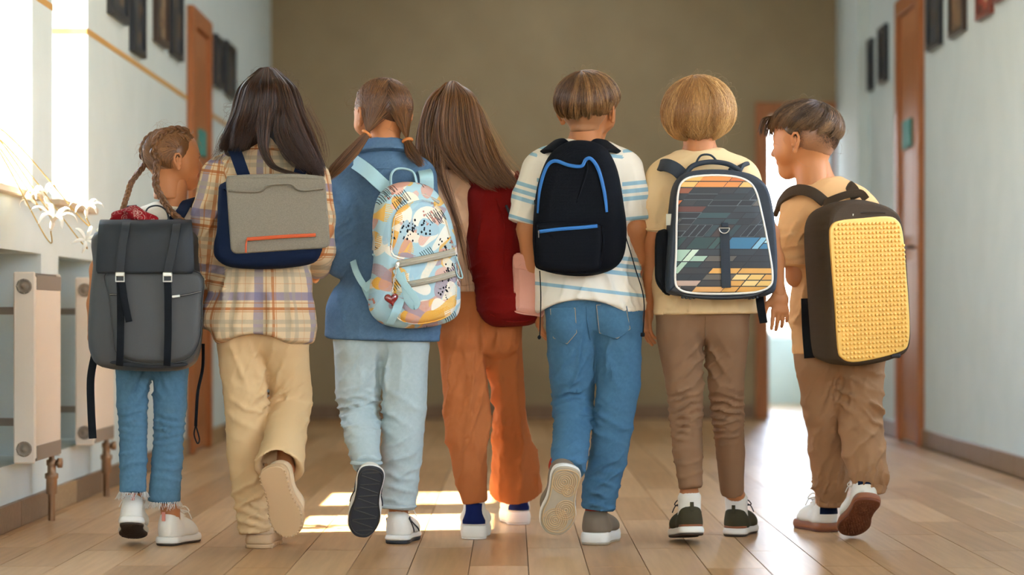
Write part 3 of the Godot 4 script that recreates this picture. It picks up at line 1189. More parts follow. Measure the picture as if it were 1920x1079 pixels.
func furnishing() -> void:
	var navy := ["20242b", "1d2733", "2b3a4a", "6b5a48", "3b3026"]
	var brown := ["3a2a20", "6d5440", "8a6c4e", "3d3530", "a58a6a"]
	var red := ["7a3a2a", "a8422c", "d8c8b0", "5a3024", "c9a98a"]
	picture(XL, 1, 8.62, 9.0, 1.83, 2.25, navy, "dark framed picture on the left wall nearest the windows")
	picture(XL, 1, 9.12, 9.42, 1.745, 2.25, navy, "tall dark picture hanging lowest on the left wall")
	picture(XL, 1, 9.72, 10.05, 1.86, 2.3, brown, "brown-toned picture on the left wall, left of the pair by the door")
	picture(XL, 1, 10.16, 10.5, 1.855, 2.3, navy, "dark blue picture on the left wall right beside the wooden door")
	picture(XL, 1, 11.68, 11.96, 1.87, 2.14, navy, "small dark picture just beyond the left wooden door")
	picture(XL, 1, 12.1, 12.5, 1.87, 2.16, navy, "small dark picture farthest along the left wall")
	picture(XR, -1, 12.97, 13.12, 1.98, 2.28, navy, "narrow dark picture farthest along the right wall")
	picture(XR, -1, 12.48, 12.74, 1.98, 2.3, navy, "small dark picture just beyond the right wooden door")
	picture(XR, -1, 10.9, 11.25, 1.99, 2.45, navy, "dark picture on the right wall next to the wooden door")
	picture(XR, -1, 10.33, 10.68, 1.985, 2.45, brown, "brown picture with dark edge, second from the right door")
	picture(XR, -1, 9.75, 10.05, 1.985, 2.45, red, "red and white picture, third from the right door")
	picture(XR, -1, 9.42, 9.7, 2.015, 2.45, red, "red picture at the top right edge of the photo")
	radiator(6.92, 7.31, "white panel radiator nearer the camera, with round end plugs")
	radiator(7.90, 8.29, "white panel radiator farther away, behind the black rucksack's loose strap")
	plant()

func plant() -> void:
	var d := 6.95
	var base := Vector3(-1.72, SILL + 0.012, -6.80)
	var o := thing("potted_lily", "white star-flowered plant leaning from the window sill, stems drooping", "plant", base)
	var mb := MB.new()
	mb.lathe([[0.0, 0.0], [0.05, 0.0], [0.068, 0.11], [0.074, 0.112], [0.074, 0.13], [0.066, 0.13], [0.062, 0.11], [0.0, 0.11]], Transform3D(Basis(), base), 24)
	put(mb, "pot", M.clay, o)
	var root := base + Vector3(0, 0.11, 0)
	var r := RandomNumberGenerator.new()
	r.seed = 9
	# arching blades of the plant itself
	for k in 9:
		var a := r.randf() * TAU
		var tip := root + Vector3(cos(a) * 0.13, 0.1 + r.randf() * 0.14, sin(a) * 0.12)
		var top := root.lerp(tip, 0.6) + Vector3(0, 0.1, 0)
		var lm := MB.new()
		var pts := smooth_path([root, top, tip], 6)
		var rr := PackedFloat32Array()
		for i in pts.size(): rr.append(0.008 * (1.0 - 0.9 * float(i) / pts.size()) + 0.0005)
		lm.tube(pts, rr, 5, 0.2)
		put(lm, "leaf", M.stem, o)
	var heads := [[at(86, 372, d), Vector3(-0.2, 0.9, 0.3), 1.0], [at(98, 420, d - 0.04), Vector3(0.25, 0.85, 0.4), 1.25], [at(162, 398, d + 0.03), Vector3(0.1, 0.9, 0.4), 0.9], [at(160, 452, d), Vector3(0.25, 0.2, 0.6), 0.8], [at(62, 378, d + 0.02), Vector3(-0.5, 0.6, 0.4), 0.7]]
	for q in heads:
		var c: Vector3 = q[0]
		var ax: Vector3 = q[1].normalized()
		var s: float = q[2]
		var sm := MB.new()
		var pts := smooth_path([root, root.lerp(c, 0.35) + Vector3(0, 0.14, 0), c - ax * 0.05 * s + Vector3(-0.01, 0.015, 0), c - ax * 0.02 * s], 8)
		sm.tube(pts, radii(0.0022), 5)
		put(sm, "stem", M.stem, o)
		var u := ax.cross(Vector3.FORWARD).normalized()
		var w := ax.cross(u)
		var fm := MB.new()
		fm.lathe([[0.0, -0.02 * s], [0.004 * s, -0.015 * s], [0.007 * s, 0.0], [0.004, 0.008 * s]], Transform3D(Basis(u, ax, w), c), 8)
		var fl := put(fm, "flower", M.petal, o)
		for k in 6:
			var a := TAU * k / 6 + r.randf() * 0.3
			var rad := u * cos(a) + w * sin(a)
			var pm := MB.new()
			var pp := smooth_path([c, c + ax * 0.022 * s + rad * 0.012 * s, c + ax * 0.036 * s + rad * 0.032 * s, c + ax * 0.032 * s + rad * 0.05 * s, c + ax * 0.016 * s + rad * 0.06 * s], 4)
			var sides := PackedVector3Array()
			var rr := PackedFloat32Array()
			for i in pp.size():
				var t := float(i) / (pp.size() - 1)
				rr.append((0.0012 + 0.0065 * sin(PI * minf(1.0, t * 0.9 + 0.1))) * s)
			pm.tube(pp, rr, 6, 0.25, ax.cross(rad))
			put(pm, "petal", M.petal, fl)
# ------------------------------------------------------------------ people
func person(label: String, px: float, py: float) -> Node3D:
	var b := P(px, py)
	b.y = 0.0
	return thing("person", label, "person", b, "")

func add_field(mb: MB, f: Field, cell: float, col: Color, folds = null, smooth := 1) -> void:
	var r := cloth(f, cell, folds, smooth)
	mb.col = col
	mb.uses_col = true
	mb.piece(r[0], r[1], PackedVector2Array(), r[2])

# one whole body in skin; joints are [px, py, dz, radius px]
func body_mesh(j: Dictionary, skin: Color) -> MB:
	var mb := MB.new()
	mb.uses_col = true
	var f := Field.new()
	chain(f, [j.neck0, j.neck1], 0.03, 1.0, false)
	var ch = j.chest
	var pe = j.pelvis
	f.oval(P(ch[0], ch[1], ch[2]), P(pe[0], pe[1] - 60, pe[2]), Vector3.RIGHT, ch[3] * ks, ch[3] * ks * 0.6, pe[3] * ks * 0.9, pe[3] * ks * 0.5, 0.04)
	for s in ["L", "R"]:
		var lg: Array = j["leg" + s]
		lg[1][3] = minf(lg[1][3], 17.0)
		lg[0][3] = minf(lg[0][3], 26.0)
		chain(f, lg.slice(0, 2), 0.02, 1.0, false)
		var ft: Array = j["foot" + s]      # ankle, then the point inside the shoe
		f.rod(P(lg[1][0], lg[1][1], lg[1][2]), ft[0], lg[1][3] * ks, 16.5 * ks, 0.02)
		f.rod(ft[0], ft[1], 16.5 * ks, 19.0 * ks, 0.02)
		if j.has("arm" + s):
			chain(f, j["arm" + s], 0.02, 1.0, false)
	add_field(mb, f, 0.009, lin(skin))
	return mb

# head in the units of its own height; looks along -z of bs. Adds to mb.
func head_mesh(mb: MB, c: Vector3, bs: Basis, h: float, skin: Color, brow: Color, ears := true) -> void:
	var f := Field.new()
	var T := Transform3D(bs * h, c)
	var q := func(x: float, y: float, z: float) -> Vector3: return T * Vector3(x, y, z)
	var X := bs.x
	f.oval(q.call(0, 0.11, 0.10), q.call(0, 0.13, -0.06), X, 0.37 * h, 0.385 * h, 0.36 * h, 0.37 * h, 0.02)
	f.oval(q.call(0, -0.05, -0.12), q.call(0, -0.30, -0.22), X, 0.30 * h, 0.26 * h, 0.16 * h, 0.15 * h, 0.14 * h)
	f.rod(q.call(0, -0.38, -0.29), q.call(0, -0.39, -0.28), 0.085 * h, 0.08 * h, 0.12 * h)
	for s in [-1.0, 1.0]:
		f.rod(q.call(s * 0.17, -0.15, -0.24), q.call(s * 0.20, -0.13, -0.14), 0.13 * h, 0.13 * h, 0.10 * h)
		f.rod(q.call(s * 0.06, 0.06, -0.40), q.call(s * 0.22, 0.05, -0.30), 0.035 * h, 0.04 * h, 0.07 * h)
		f.rod(q.call(s * 0.15, -0.02, -0.43), q.call(s * 0.16, -0.02, -0.43), 0.055 * h, 0.055 * h, 0.05 * h, 8)
	f.rod(q.call(0, 0.03, -0.405), q.call(0, -0.12, -0.475), 0.028 * h, 0.045 * h, 0.05 * h)
	f.rod(q.call(-0.04, -0.135, -0.43), q.call(0.04, -0.135, -0.43), 0.035 * h, 0.035 * h, 0.03 * h)
	f.rod(q.call(-0.06, -0.225, -0.385), q.call(0.06, -0.225, -0.385), 0.028 * h, 0.028 * h, 0.025 * h)
	f.rod(q.call(-0.05, -0.265, -0.38), q.call(0.05, -0.265, -0.38), 0.030 * h, 0.030 * h, 0.02 * h)
	for s in [-1.0, 1.0]:
		f.rod(q.call(s * 0.15, -0.02, -0.34), q.call(s * 0.155, -0.02, -0.34), 0.062 * h, 0.062 * h, 0.012 * h)
	f.oval(q.call(0, -0.2, 0.08), q.call(0, -0.62, 0.12), X, 0.22 * h, 0.23 * h, 0.22 * h, 0.22 * h, 0.10 * h, 2)
	var r := cloth(f, 0.0042, null, 1)
	var inv := T.affine_inverse()
	var cols := PackedColorArray()
	var sk := lin(skin)
	var bw := lin(brow)
	for p: Vector3 in r[0]:
		var l := inv * p
		var col := sk
		if l.z < -0.25:
			var ey := Vector2(absf(l.x) - 0.15, (l.y + 0.02) * 1.5)
			if l.z < -0.36 and ey.length() < 0.055: col = lin(Color(0.86, 0.83, 0.78))
			if l.z < -0.36 and ey.length() < 0.028: col = lin(Color(0.13, 0.08, 0.05))
			if absf(l.y - (-0.02 + 0.045)) < 0.012 and absf(absf(l.x) - 0.15) < 0.075: col = lin(Color(0.12, 0.07, 0.05))
			if absf(l.y - 0.075 - 0.015 * cos((absf(l.x) - 0.15) * 14.0)) < 0.016 and absf(absf(l.x) - 0.15) < 0.09: col = sk.lerp(bw, 0.8)
			if absf(l.y + 0.245) < 0.045 and absf(l.x) < 0.085 and l.z < -0.375: col = sk.lerp(lin(Color(0.62, 0.26, 0.20)), 0.6)
		cols.append(col)
	mb.piece(r[0], r[1], PackedVector2Array(), r[2], cols)
	if ears:
		for s in [-1.0, 1.0]:     # shell, rim, inner fold, lobe
			var e := Field.new()
			e.oval(q.call(s * 0.352, -0.12, 0.03), q.call(s * 0.375, 0.0, 0.055), X, 0.022 * h, 0.045 * h, 0.024 * h, 0.075 * h, 0.02 * h)
			var rim := [[0.375, -0.03, 0.0], [0.392, 0.035, 0.0], [0.408, 0.082, 0.045], [0.425, 0.075, 0.10], [0.432, 0.02, 0.128], [0.425, -0.05, 0.118], [0.405, -0.11, 0.08], [0.388, -0.155, 0.05]]
			for k in rim.size() - 1:
				e.rod(q.call(s * rim[k][0], rim[k][1], rim[k][2]), q.call(s * rim[k + 1][0], rim[k + 1][1], rim[k + 1][2]), 0.0165 * h, 0.0165 * h, 0.014 * h)
			e.rod(q.call(s * 0.40, 0.035, 0.06), q.call(s * 0.405, -0.07, 0.085), 0.012 * h, 0.012 * h, 0.012 * h)
			e.rod(q.call(s * 0.372, -0.155, 0.035), q.call(s * 0.385, -0.16, 0.045), 0.03 * h, 0.03 * h, 0.02 * h)
			e.rod(q.call(s * 0.378, -0.075, 0.005), q.call(s * 0.382, -0.09, 0.01), 0.017 * h, 0.017 * h, 0.015 * h)
			add_field(mb, e, 0.0022, sk)

# hand: wrist point, pointing direction, outward normal of the hand's back, thumb side, curl per joint (radians)
func hand_mesh(mb: MB, wrist: Vector3, dir: Vector3, back: Vector3, thumb: Vector3, size: float, curl: Array, skin: Color) -> void:
	var f := Field.new()
	var y := dir.normalized()
	var n := (back - y * back.dot(y)).normalized()
	var x := y.cross(n).normalized()
	if x.dot(thumb) < 0.0: x = -x
	var palm := size * 0.5
	f.oval(wrist - y * size * 0.1, wrist + y * palm * 0.35, x, size * 0.15, size * 0.11, size * 0.2, size * 0.12, size * 0.06)
	f.oval(wrist + y * palm * 0.3, wrist + y * palm * 0.88, x, size * 0.19, size * 0.105, size * 0.21, size * 0.085, size * 0.06)
	var offs := [0.165, 0.055, -0.055, -0.155]
	var lens := [0.42, 0.48, 0.44, 0.35]
	for i in 4:
		var p = wrist + y * palm * (0.92 - 0.05 * absf(i - 1.2)) + x * size * offs[i]
		var d := (y + x * (0.10 - 0.07 * i)).normalized()
		var seg: float = size * lens[i]
		var rad := size * (0.056 if i < 3 else 0.049)
		var cu: float = curl[i]
		for s in 3:
			var ax := x
			d = d.rotated(ax, cu * (0.8 if s == 0 else 1.0) * (1.0 if ax.cross(d).dot(-n) > 0.0 else -1.0))
			var l: float = seg * [0.45, 0.31, 0.24][s]
			f.rod(p, p + d * l, rad * (1.0 - 0.08 * s), rad * (0.94 - 0.09 * s), size * (0.03 if s == 0 else 0.012))
			p += d * l
	var tp := wrist + y * palm * 0.3 + x * size * 0.16
	var td := (y * 0.75 + x * 0.75 - n * 0.35).normalized()
	f.rod(tp - x * size * 0.06, tp + td * size * 0.18, size * 0.085, size * 0.07, size * 0.06)
	var t2 := tp + td * size * 0.18
	var td2 := (y * 0.95 + x * 0.35 - n * 0.3).normalized()
	f.rod(t2, t2 + td2 * size * 0.15, size * 0.066, size * 0.06, size * 0.012)
	var t3 := t2 + td2 * size * 0.15
	f.rod(t3, t3 + (td2 - x * 0.2).normalized() * size * 0.12, size * 0.06, size * 0.048, size * 0.012)
	add_field(mb, f, 0.0032, lin(skin))

# ------------------------------------------------------------------ shoes
func sole_outline(l: float, w: float) -> PackedVector2Array:
	# x across, y from heel (0) to toe (l)
	var h := w * 0.5
	return smooth2([Vector2(0, 0), Vector2(h * 0.62, l * 0.035), Vector2(h * 0.84, l * 0.14), Vector2(h * 0.80, l * 0.32), Vector2(h * 0.84, l * 0.5), Vector2(h * 1.02, l * 0.68), Vector2(h * 0.92, l * 0.86), Vector2(h * 0.50, l * 0.975), Vector2(0, l), Vector2(-h * 0.46, l * 0.97), Vector2(-h * 0.86, l * 0.85), Vector2(-h * 1.0, l * 0.68), Vector2(-h * 0.80, l * 0.5), Vector2(-h * 0.76, l * 0.32), Vector2(-h * 0.84, l * 0.14), Vector2(-h * 0.62, l * 0.035)], 3)

# heel: the middle of the heel's underside; toe and up: directions. Returns the shoe and its frame (x across, y up, z to the toe).
func shoe(parent: Node, heel: Vector3, toe: Vector3, up: Vector3, o: Dictionary) -> Array:
	var l: float = o.get("l", 0.205)
	var w: float = o.get("w", 0.080)
	var th: float = o.get("sole", 0.026)
	var col: float = o.get("collar", 0.085)
	var z := toe.normalized()
	var y := (up - z * up.dot(z)).normalized()
	var x := y.cross(z)
	var T := Transform3D(Basis(x, y, z), heel)
	var f := Field.new()
	var q := func(a: float, b: float, c: float) -> Vector3: return T * Vector3(a, b, c)
	var hw := w * 0.5
	# counter and collar, vamp, toe box, tongue
	f.oval(q.call(0, th, 0.042), q.call(0, th + col * 0.42, 0.036), x, hw * 0.80, 0.038, hw * 0.70, 0.031, 0.02)
	f.oval(q.call(0, th + col * 0.35, 0.036), q.call(0, th + col * 0.70, 0.038), x, hw * 0.70, 0.031, hw * 0.68, 0.030, 0.015)
	f.oval(q.call(0, th + 0.010, 0.06), q.call(0, th + 0.012, l * 0.62), x, hw * 0.80, 0.034, hw * 0.90, 0.027, 0.02)
	f.oval(q.call(0, th + 0.010, l * 0.6), q.call(0, th + 0.006, l - 0.042), x, hw * 0.92, 0.030, hw * 0.80, 0.022, 0.02)
	f.oval(q.call(0, th + col * 0.72, 0.078), q.call(0, th + 0.026, l * 0.55), x, hw * 0.42, 0.016, hw * 0.5, 0.016, 0.025)
	f.oval(q.call(0, th + col * 0.45, 0.044), q.call(0, th + col * 1.4, 0.050), x, hw * 0.55, 0.025, hw * 0.62, 0.030, 0.008, 8)
	f.cut(heel + y * (th - 0.004), -y)
	var mb := cloth_mb(f, 0.0045, null, 1)
	var sh := put(mb, "shoe", M[o.upper], parent, o.get("label", ""))
	var line := sole_outline(l, w)
	var XF := Transform3D(Basis(x, z, y), heel)
	var b: float = o.get("plate", 0.006)
	# Basis(x, z, y) is left-handed on purpose for the outline; faces are turned outward by piece()
	var mm := MB.new()
	mm.pillow(line, [[0.006, b, 0.6], [0.002, b], [-0.001, b + 0.003], [-0.002, th * 0.6], [0.001, th - 0.002], [0.004, th], [0.02, th, 0.8]], XF)
	var mid := put(mm, "midsole", M[o.midsole], sh)
	var om := MB.new()
	om.pillow(line, [[0.004, 0.0, 0.5], [0.004, 0.0], [0.001, 0.002], [0.0005, b], [0.004, b + 0.001], [0.004, b + 0.001, 0.5]], XF)
	put(om, "outsole", M[o.outsole], sh)
	if o.has("tread"): tread(o.tread, l, w, T, sh, M[o.get("treadmat", o.outsole)])
	if o.has("foxing"):   # coloured strip between sole and upper
		var fm := MB.new()
		fm.pillow(line, [[0.012, th - 0.002], [0.003, th - 0.002], [0.002, th + 0.005], [0.012, th + 0.006]], XF)
		put(fm, "foxing", M[o.foxing], sh)
	if o.has("heel_patch"):
		patch_heel(f, T, th, col, o, sh)
	if o.has("laces"):
		var lm := MB.new()
		for k in 4:
			var t := k / 3.0
			var zc := lerpf(0.085, l * 0.56, t)
			var yc := lerpf(th + col * 0.72 + 0.018, th + 0.044, t)
			lm.tube(smooth_path([q.call(-hw * 0.5, yc - 0.008, zc), q.call(0, yc, zc + 0.004), q.call(hw * 0.5, yc - 0.008, zc)], 4), radii(0.0022), 5)
		for s in [-1.0, 1.0]:
			var yk := th + col * 0.72 + 0.02
			lm.tube(smooth_path([q.call(0, yk, 0.083), q.call(s * 0.022, yk + 0.012, 0.082), q.call(s * 0.036, yk - 0.002, 0.086), q.call(s * 0.02, yk - 0.006, 0.088), q.call(0, yk, 0.085)], 5), radii(0.0018), 5)
			lm.tube(smooth_path([q.call(0, yk, 0.083), q.call(s * 0.03, yk - 0.004, 0.088), q.call(s * 0.043, yk - 0.026, 0.09)], 5), radii(0.0018), 5)
		put(lm, "laces", M[o.laces], sh)
	if o.has("tab"):
		var tb := MB.new()
		var yy := th + col * 0.62
		tb.box(q.call(0, yy + 0.014, 0.002), Vector3(0.011, 0.026, 0.004), 0.001, T.basis)
		put(tb, "heel_tab", M[o.tab], sh)
	if o.has("stripes"):
		for s in [-1.0, 1.0]:
			for k in 2:
				var sb := MB.new()
				var pts := []
				for i in 6:
					var t := i / 5.0
					var zz := lerpf(0.03 + 0.035 * k, 0.085 + 0.03 * k, t)
					var yy := lerpf(th + col * 0.62, th + 0.004, t)
					var o3: Vector3 = q.call(s * 0.09, yy, zz)
					var hp := f.hit(o3, -x * s, 0.0, 0.1)
					pts.append(hp + x * s * 0.001)
				sb.tube(smooth_path(pts, 3), radii(0.0042), 6, 0.35, z)
				put(sb, "side_stripe", M[o.stripes], sh)
	return [sh, T, f]

func patch_heel(f: Field, T: Transform3D, th: float, col: float, o: Dictionary, sh: Node) -> void:
	var mb := MB.new()
	var big: bool = o.get("patch_big", false)
	var y0 := th + (0.004 if big else col * 0.36)
	var y1 := th + col * (0.66 if not big else 0.9)
	var pv := PackedVector3Array()
	var pi := PackedInt32Array()
	var nu := 9
	var nv := 7
	for side in 2:
		for j in nv:
			for i in nu:
				var t := float(j) / (nv - 1)
				var yy := lerpf(y0, y1, t)
				var wd := 0.9 if not big else (1.15 - 0.42 * sin(PI * clampf((t - 0.15) * 1.1, 0.0, 1.0)))
				var a := (float(i) / (nu - 1) - 0.5) * 1.9 * wd
				var dir := Vector3(-sin(a), 0, cos(a))
				var e := T * (Vector3(0, yy, 0.038) - dir * 0.09)
				var hp := f.hit(e, T.basis * dir, 0.0, 0.09)
				pv.append(hp - T.basis * dir * (0.0022 if side == 0 else -0.002))
	for j in nv - 1:
		for i in nu - 1:
			var a := j * nu + i
			pi.append_array([a, a + 1, a + nu, a + 1, a + nu + 1, a + nu])
			var b := a + nu * nv
			pi.append_array([b, b + nu, b + 1, b + 1, b + nu, b + nu + 1])
	var ring := []
	for i in nu: ring.append(i)
	for j in range(1, nv): ring.append(j * nu + nu - 1)
	for i in range(nu - 2, -1, -1): ring.append((nv - 1) * nu + i)
	for j in range(nv - 2, 0, -1): ring.append(j * nu)
	for k in ring.size():
		var a: int = ring[k]
		var b: int = ring[(k + 1) % ring.size()]
		pi.append_array([a, a + nu * nv, b, b, a + nu * nv, b + nu * nv])
	mb.piece(pv, pi)
	put(mb, "heel_patch", M[o.heel_patch], sh)

# where the leg enters a shoe S = [heel, toe, up]: [ankle, inside]
func ank(S: Array, o: Dictionary) -> Array:
	var z: Vector3 = S[1].normalized()
	var up: Vector3 = S[2]
	var y := (up - z * up.dot(z)).normalized()
	var h: float = o.get("sole", 0.026)
	return [S[0] + y * (h + 0.085) + z * 0.040, S[0] + y * (h + 0.022) + z * 0.045]

func sock(parent: Node, A: Array, shin: Vector3, len: float, r: float, m: Material) -> void:
	var f := Field.new()
	var d = (shin - A[0]).normalized()
	f.rod(A[1], A[0], r * 1.12, r, 0.01)
	f.rod(A[0], A[0] + d * len, r, r * 1.02, 0.01, 2)
	put(cloth_mb(f, 0.0045), "sock", m, parent)

# raised or ringed tread under the outsole
func tread(kind: String, l: float, w: float, T: Transform3D, sh: Node, m: Material) -> void:
	var mb := MB.new()
	var line := sole_outline(l, w)
	var inside := func(p: Vector2, inset: float) -> bool:
		var c := Vector2(0, l * 0.5)
		return Geometry2D.is_point_in_polygon(c + (p - c) * (1.0 + inset), line)
	if kind == "rings":
		for q in [[Vector2(0.004, l * 0.22), 6], [Vector2(0.008, l * 0.78), 6], [Vector2(-0.016, l * 0.62), 5], [Vector2(-0.012, l * 0.34), 3]]:
			for k in q[1]:
				var rad: float = 0.005 + 0.0058 * k
				var run := PackedVector3Array()
				for i in 41:
					var a := TAU * i / 40
					var p: Vector2 = q[0] + Vector2(cos(a), sin(a)) * rad
					if inside.call(p, 0.16): run.append(T * Vector3(p.x, -0.0002, p.y))
					else:
						if run.size() > 2: mb.tube(run, radii(0.0019), 5)
						run = PackedVector3Array()
				if run.size() > 2: mb.tube(run, radii(0.0019), 5)
		var edge := PackedVector3Array()
		for i in line.size() + 1:
			var p := line[i % line.size()]
			var c := Vector2(0, l * 0.5)
			p = c + (p - c) * 0.90
			edge.append(T * Vector3(p.x, -0.0002, p.y))
		mb.tube(edge, radii(0.0022), 5)
	elif kind == "zigzag":
		var rows := 11
		for k in rows:
			var y0 := l * (0.06 + 0.88 * k / rows)
			var run := PackedVector3Array()
			for i in 13:
				var xx := (i / 12.0 - 0.5) * w * 0.9
				var yy := y0 + (xx / w * 0.018) * (1 if k % 2 == 0 else -1) + 0.007
				if inside.call(Vector2(xx, yy), 0.12): run.append(T * Vector3(xx, -0.0006, yy))
			if run.size() > 2: mb.tube(run, radii(0.0016), 5)
		var edge := PackedVector3Array()
		for i in line.size() + 1:
			var p := line[i % line.size()]
			var c := Vector2(0, l * 0.5)
			p = c + (p - c) * 0.91
			edge.append(T * Vector3(p.x, -0.0005, p.y))
		mb.tube(edge, radii(0.0016), 5)
	elif kind == "studs":
		var per := dense(line, 0.009)
		for i in per.size():
			var p := per[i]
			var c := Vector2(0, l * 0.5)
			p = c + (p - c) * 0.975
			if p.y < l * 0.10: continue
			mb.box(T * Vector3(p.x, 0.004, p.y), Vector3(0.0055, 0.010, 0.0055), 0.0015, T.basis)
	elif kind == "nubs":
		for j in 22:
			for i in 9:
				var p := Vector2((i - 4 + 0.5 * (j % 2)) * 0.0082, 0.008 + j * 0.009)
				if inside.call(p, 0.14): mb.box(T * Vector3(p.x, -0.0005, p.y), Vector3(0.0048, 0.003, 0.0055), 0.001, T.basis)
	var o := put(mb, "tread", m, sh)
	o.set_meta("kind", "stuff")

# ------------------------------------------------------------------ hair
# one head of hair as a mesh: a cap plus single strands
func strand(mb: MB, pts: PackedVector3Array, r: float, col: Color, tip := 0.35) -> void:
	var m := pts.size()
	var b := mb.v.size()
	var up := Vector3(0.3, 0.2, 0.93)
	for i in m:
		var t := (pts[mini(i + 1, m - 1)] - pts[maxi(i - 1, 0)]).normalized()
		var x := (up - t * up.dot(t)).normalized()
		up = x
		var y := t.cross(x)
		var e := float(i) / (m - 1)
		var rr := r * (1.0 if e < 0.6 else lerpf(1.0, tip, (e - 0.6) / 0.4))
		for k in 3:
			var a := TAU * k / 3.0 + 0.5
			var d := x * cos(a) + y * sin(a)
			mb.v.append(pts[i] + d * rr)
			mb.n.append(d)
			mb.c.append(col)
			mb.uv.append(Vector2(k / 3.0, e))
	for i in m - 1:
		for k in 3:
			var a := b + i * 3 + k
			var c2 := b + i * 3 + (k + 1) % 3
			mb.ix.append(a); mb.ix.append(a + 3); mb.ix.append(c2)
			mb.ix.append(c2); mb.ix.append(a + 3); mb.ix.append(c2 + 3)

func tone(a: Color, b: Color, hr: RandomNumberGenerator) -> Color:
	return lin(a.lerp(b, clampf(hr.randfn(0.42, 0.22), 0.0, 1.0)))

# strands following a guide of [px, py, dz], with spread radii in px at each guide point
func lock(mb: MB, guide: Array, spread: Array, count: int, ca: Color, cb: Color, hr: RandomNumberGenerator, r := 0.0011, flat := 0.7, stray := 0.5, short := 0.82) -> void:
	var g := []
	for q in guide: g.append(P(q[0], q[1], q[2]))
	var per := 5
	var base := smooth_path(g, per)
	var m := base.size()
	for k in count:
		var ang := hr.randf() * TAU
		var rad := sqrt(hr.randf())
		var off := Vector3(cos(ang) * rad, sin(ang) * rad * 0.5, sin(ang) * rad * flat)
		var drift := Vector3(hr.randfn(0, 1), hr.randfn(0, 1) * 0.3, hr.randfn(0, 1)) * stray
		var cut := hr.randf_range(short, 1.0)
		var pts := PackedVector3Array()
		var last := int(m * cut)
		for i in last:
			var t := float(i) / per
			var a := int(t)
			var s: float = lerpf(spread[mini(a, spread.size() - 1)], spread[mini(a + 1, spread.size() - 1)], t - a) * ks
			var e := float(i) / m
			pts.append(base[i] + off * s + drift * ks * 4.0 * e * e)
		if pts.size() > 2: strand(mb, pts, r, tone(ca, cb, hr))

# strands combed down an ellipsoid from a crown; endf(azimuth) gives where each ends (polar angle, 0 at the crown)
func combed(mb: MB, c: Vector3, bs: Basis, rad: Vector3, crown: Vector3, count: int, endf, ca: Color, cb: Color, hr: RandomNumberGenerator, o := {}) -> void:
	var cz := crown.normalized()
	var cx := Vector3.RIGHT
	cx = (cx - cz * cx.dot(cz)).normalized()
	var cy := cz.cross(cx)
	var swirl: float = o.get("swirl", 0.25)
	var puff: float = o.get("puff", 0.0)
	var curl: float = o.get("curl", 0.0)
	var r: float = o.get("r", 0.0011)
	for k in count:
		var az := hr.randf() * TAU
		var cl: float = o.get("clump", 0.0)
		var ct := 0.0
		var clift := 0.0
		if cl > 0.0:      # hair gathers in locks of their own length and tone
			var id := int(az / TAU * cl)
			var hid := hash(id * 7919 + int(hr.randf() * 3.0) * 131)
			az = (id + 0.5 + hr.randfn(0, 0.26)) * TAU / cl
			ct = (hid % 100) / 100.0 - 0.5
			clift = ((hid / 100) % 100) / 100.0 * 0.05
		var en: float = endf.call(az)
		var wave: float = o.get("wave", 0.03)
		var st := en * hr.randf() * 0.75 * (1.0 if hr.randf() < 0.6 else 0.2)
		en *= 1.0 + ct * 0.14
		var lift := hr.randf_range(0.0, o.get("layer", 0.045)) * (0.4 if cl > 0.0 else 1.0) + clift
		var len := en * hr.randf_range(0.88, 1.03) - st
		if len < 0.15: continue
		var sw := swirl + hr.randfn(0, 0.12)
		var wob := hr.randf() * TAU
		var pts := PackedVector3Array()
		var n := 9
		for i in n:
			var t := float(i) / (n - 1)
			var th := st + len * t
			var a := az + sw * (1.0 - th / maxf(en, 0.1)) + wave * sin(t * 5.0 + (ct * 12.0 if cl > 0.0 else wob))
			var d := cz * cos(th) + (cx * cos(a) + cy * sin(a)) * sin(th)
			# past the widest place the strands hang rather than follow the skull
			var e := th / en
			var grow := 1.0 + lift + puff * sin(PI * minf(e, 1.0) * 0.75) - curl * maxf(0.0, e - 0.75) * maxf(0.0, e - 0.75) * 8.0
			pts.append(c + bs * (d * rad * grow))
		strand(mb, pts, r, tone(ca, cb, hr) if cl == 0.0 else lin(ca.lerp(cb, clampf(0.45 + ct * 0.9 + hr.randfn(0, 0.12), 0.0, 1.0))), 0.5)

func hair_cap(mb: MB, c: Vector3, bs: Basis, rad: Vector3, col: Color, cuts: Array) -> void:
	var f := Field.new()
	f.ball(c, bs, rad)
	for q in cuts: f.cut(q[0], q[1])
	add_field(mb, f, 0.006, lin(col))

# flyaway single hairs around a head
func flyaways(mb: MB, c: Vector3, rad: Vector3, count: int, col: Color, hr: RandomNumberGenerator) -> void:
	for k in count:
		var d := Vector3(hr.randfn(0, 1), hr.randfn(0.3, 0.8), hr.randfn(0, 0.8)).normalized()
		var p := c + d * rad
		var t := (d.cross(Vector3(hr.randfn(0, 1), hr.randfn(0, 1), hr.randfn(0, 1)))).normalized()
		var pts := PackedVector3Array()
		var l := hr.randf_range(0.02, 0.055)
		for i in 6:
			var s := i / 5.0
			pts.append(p + t * l * s + d * (0.018 * sin(s * PI * 0.8)) + Vector3(0, -0.012 * s * s, 0))
		strand(mb, pts, 0.00026, lin(col), 0.4)

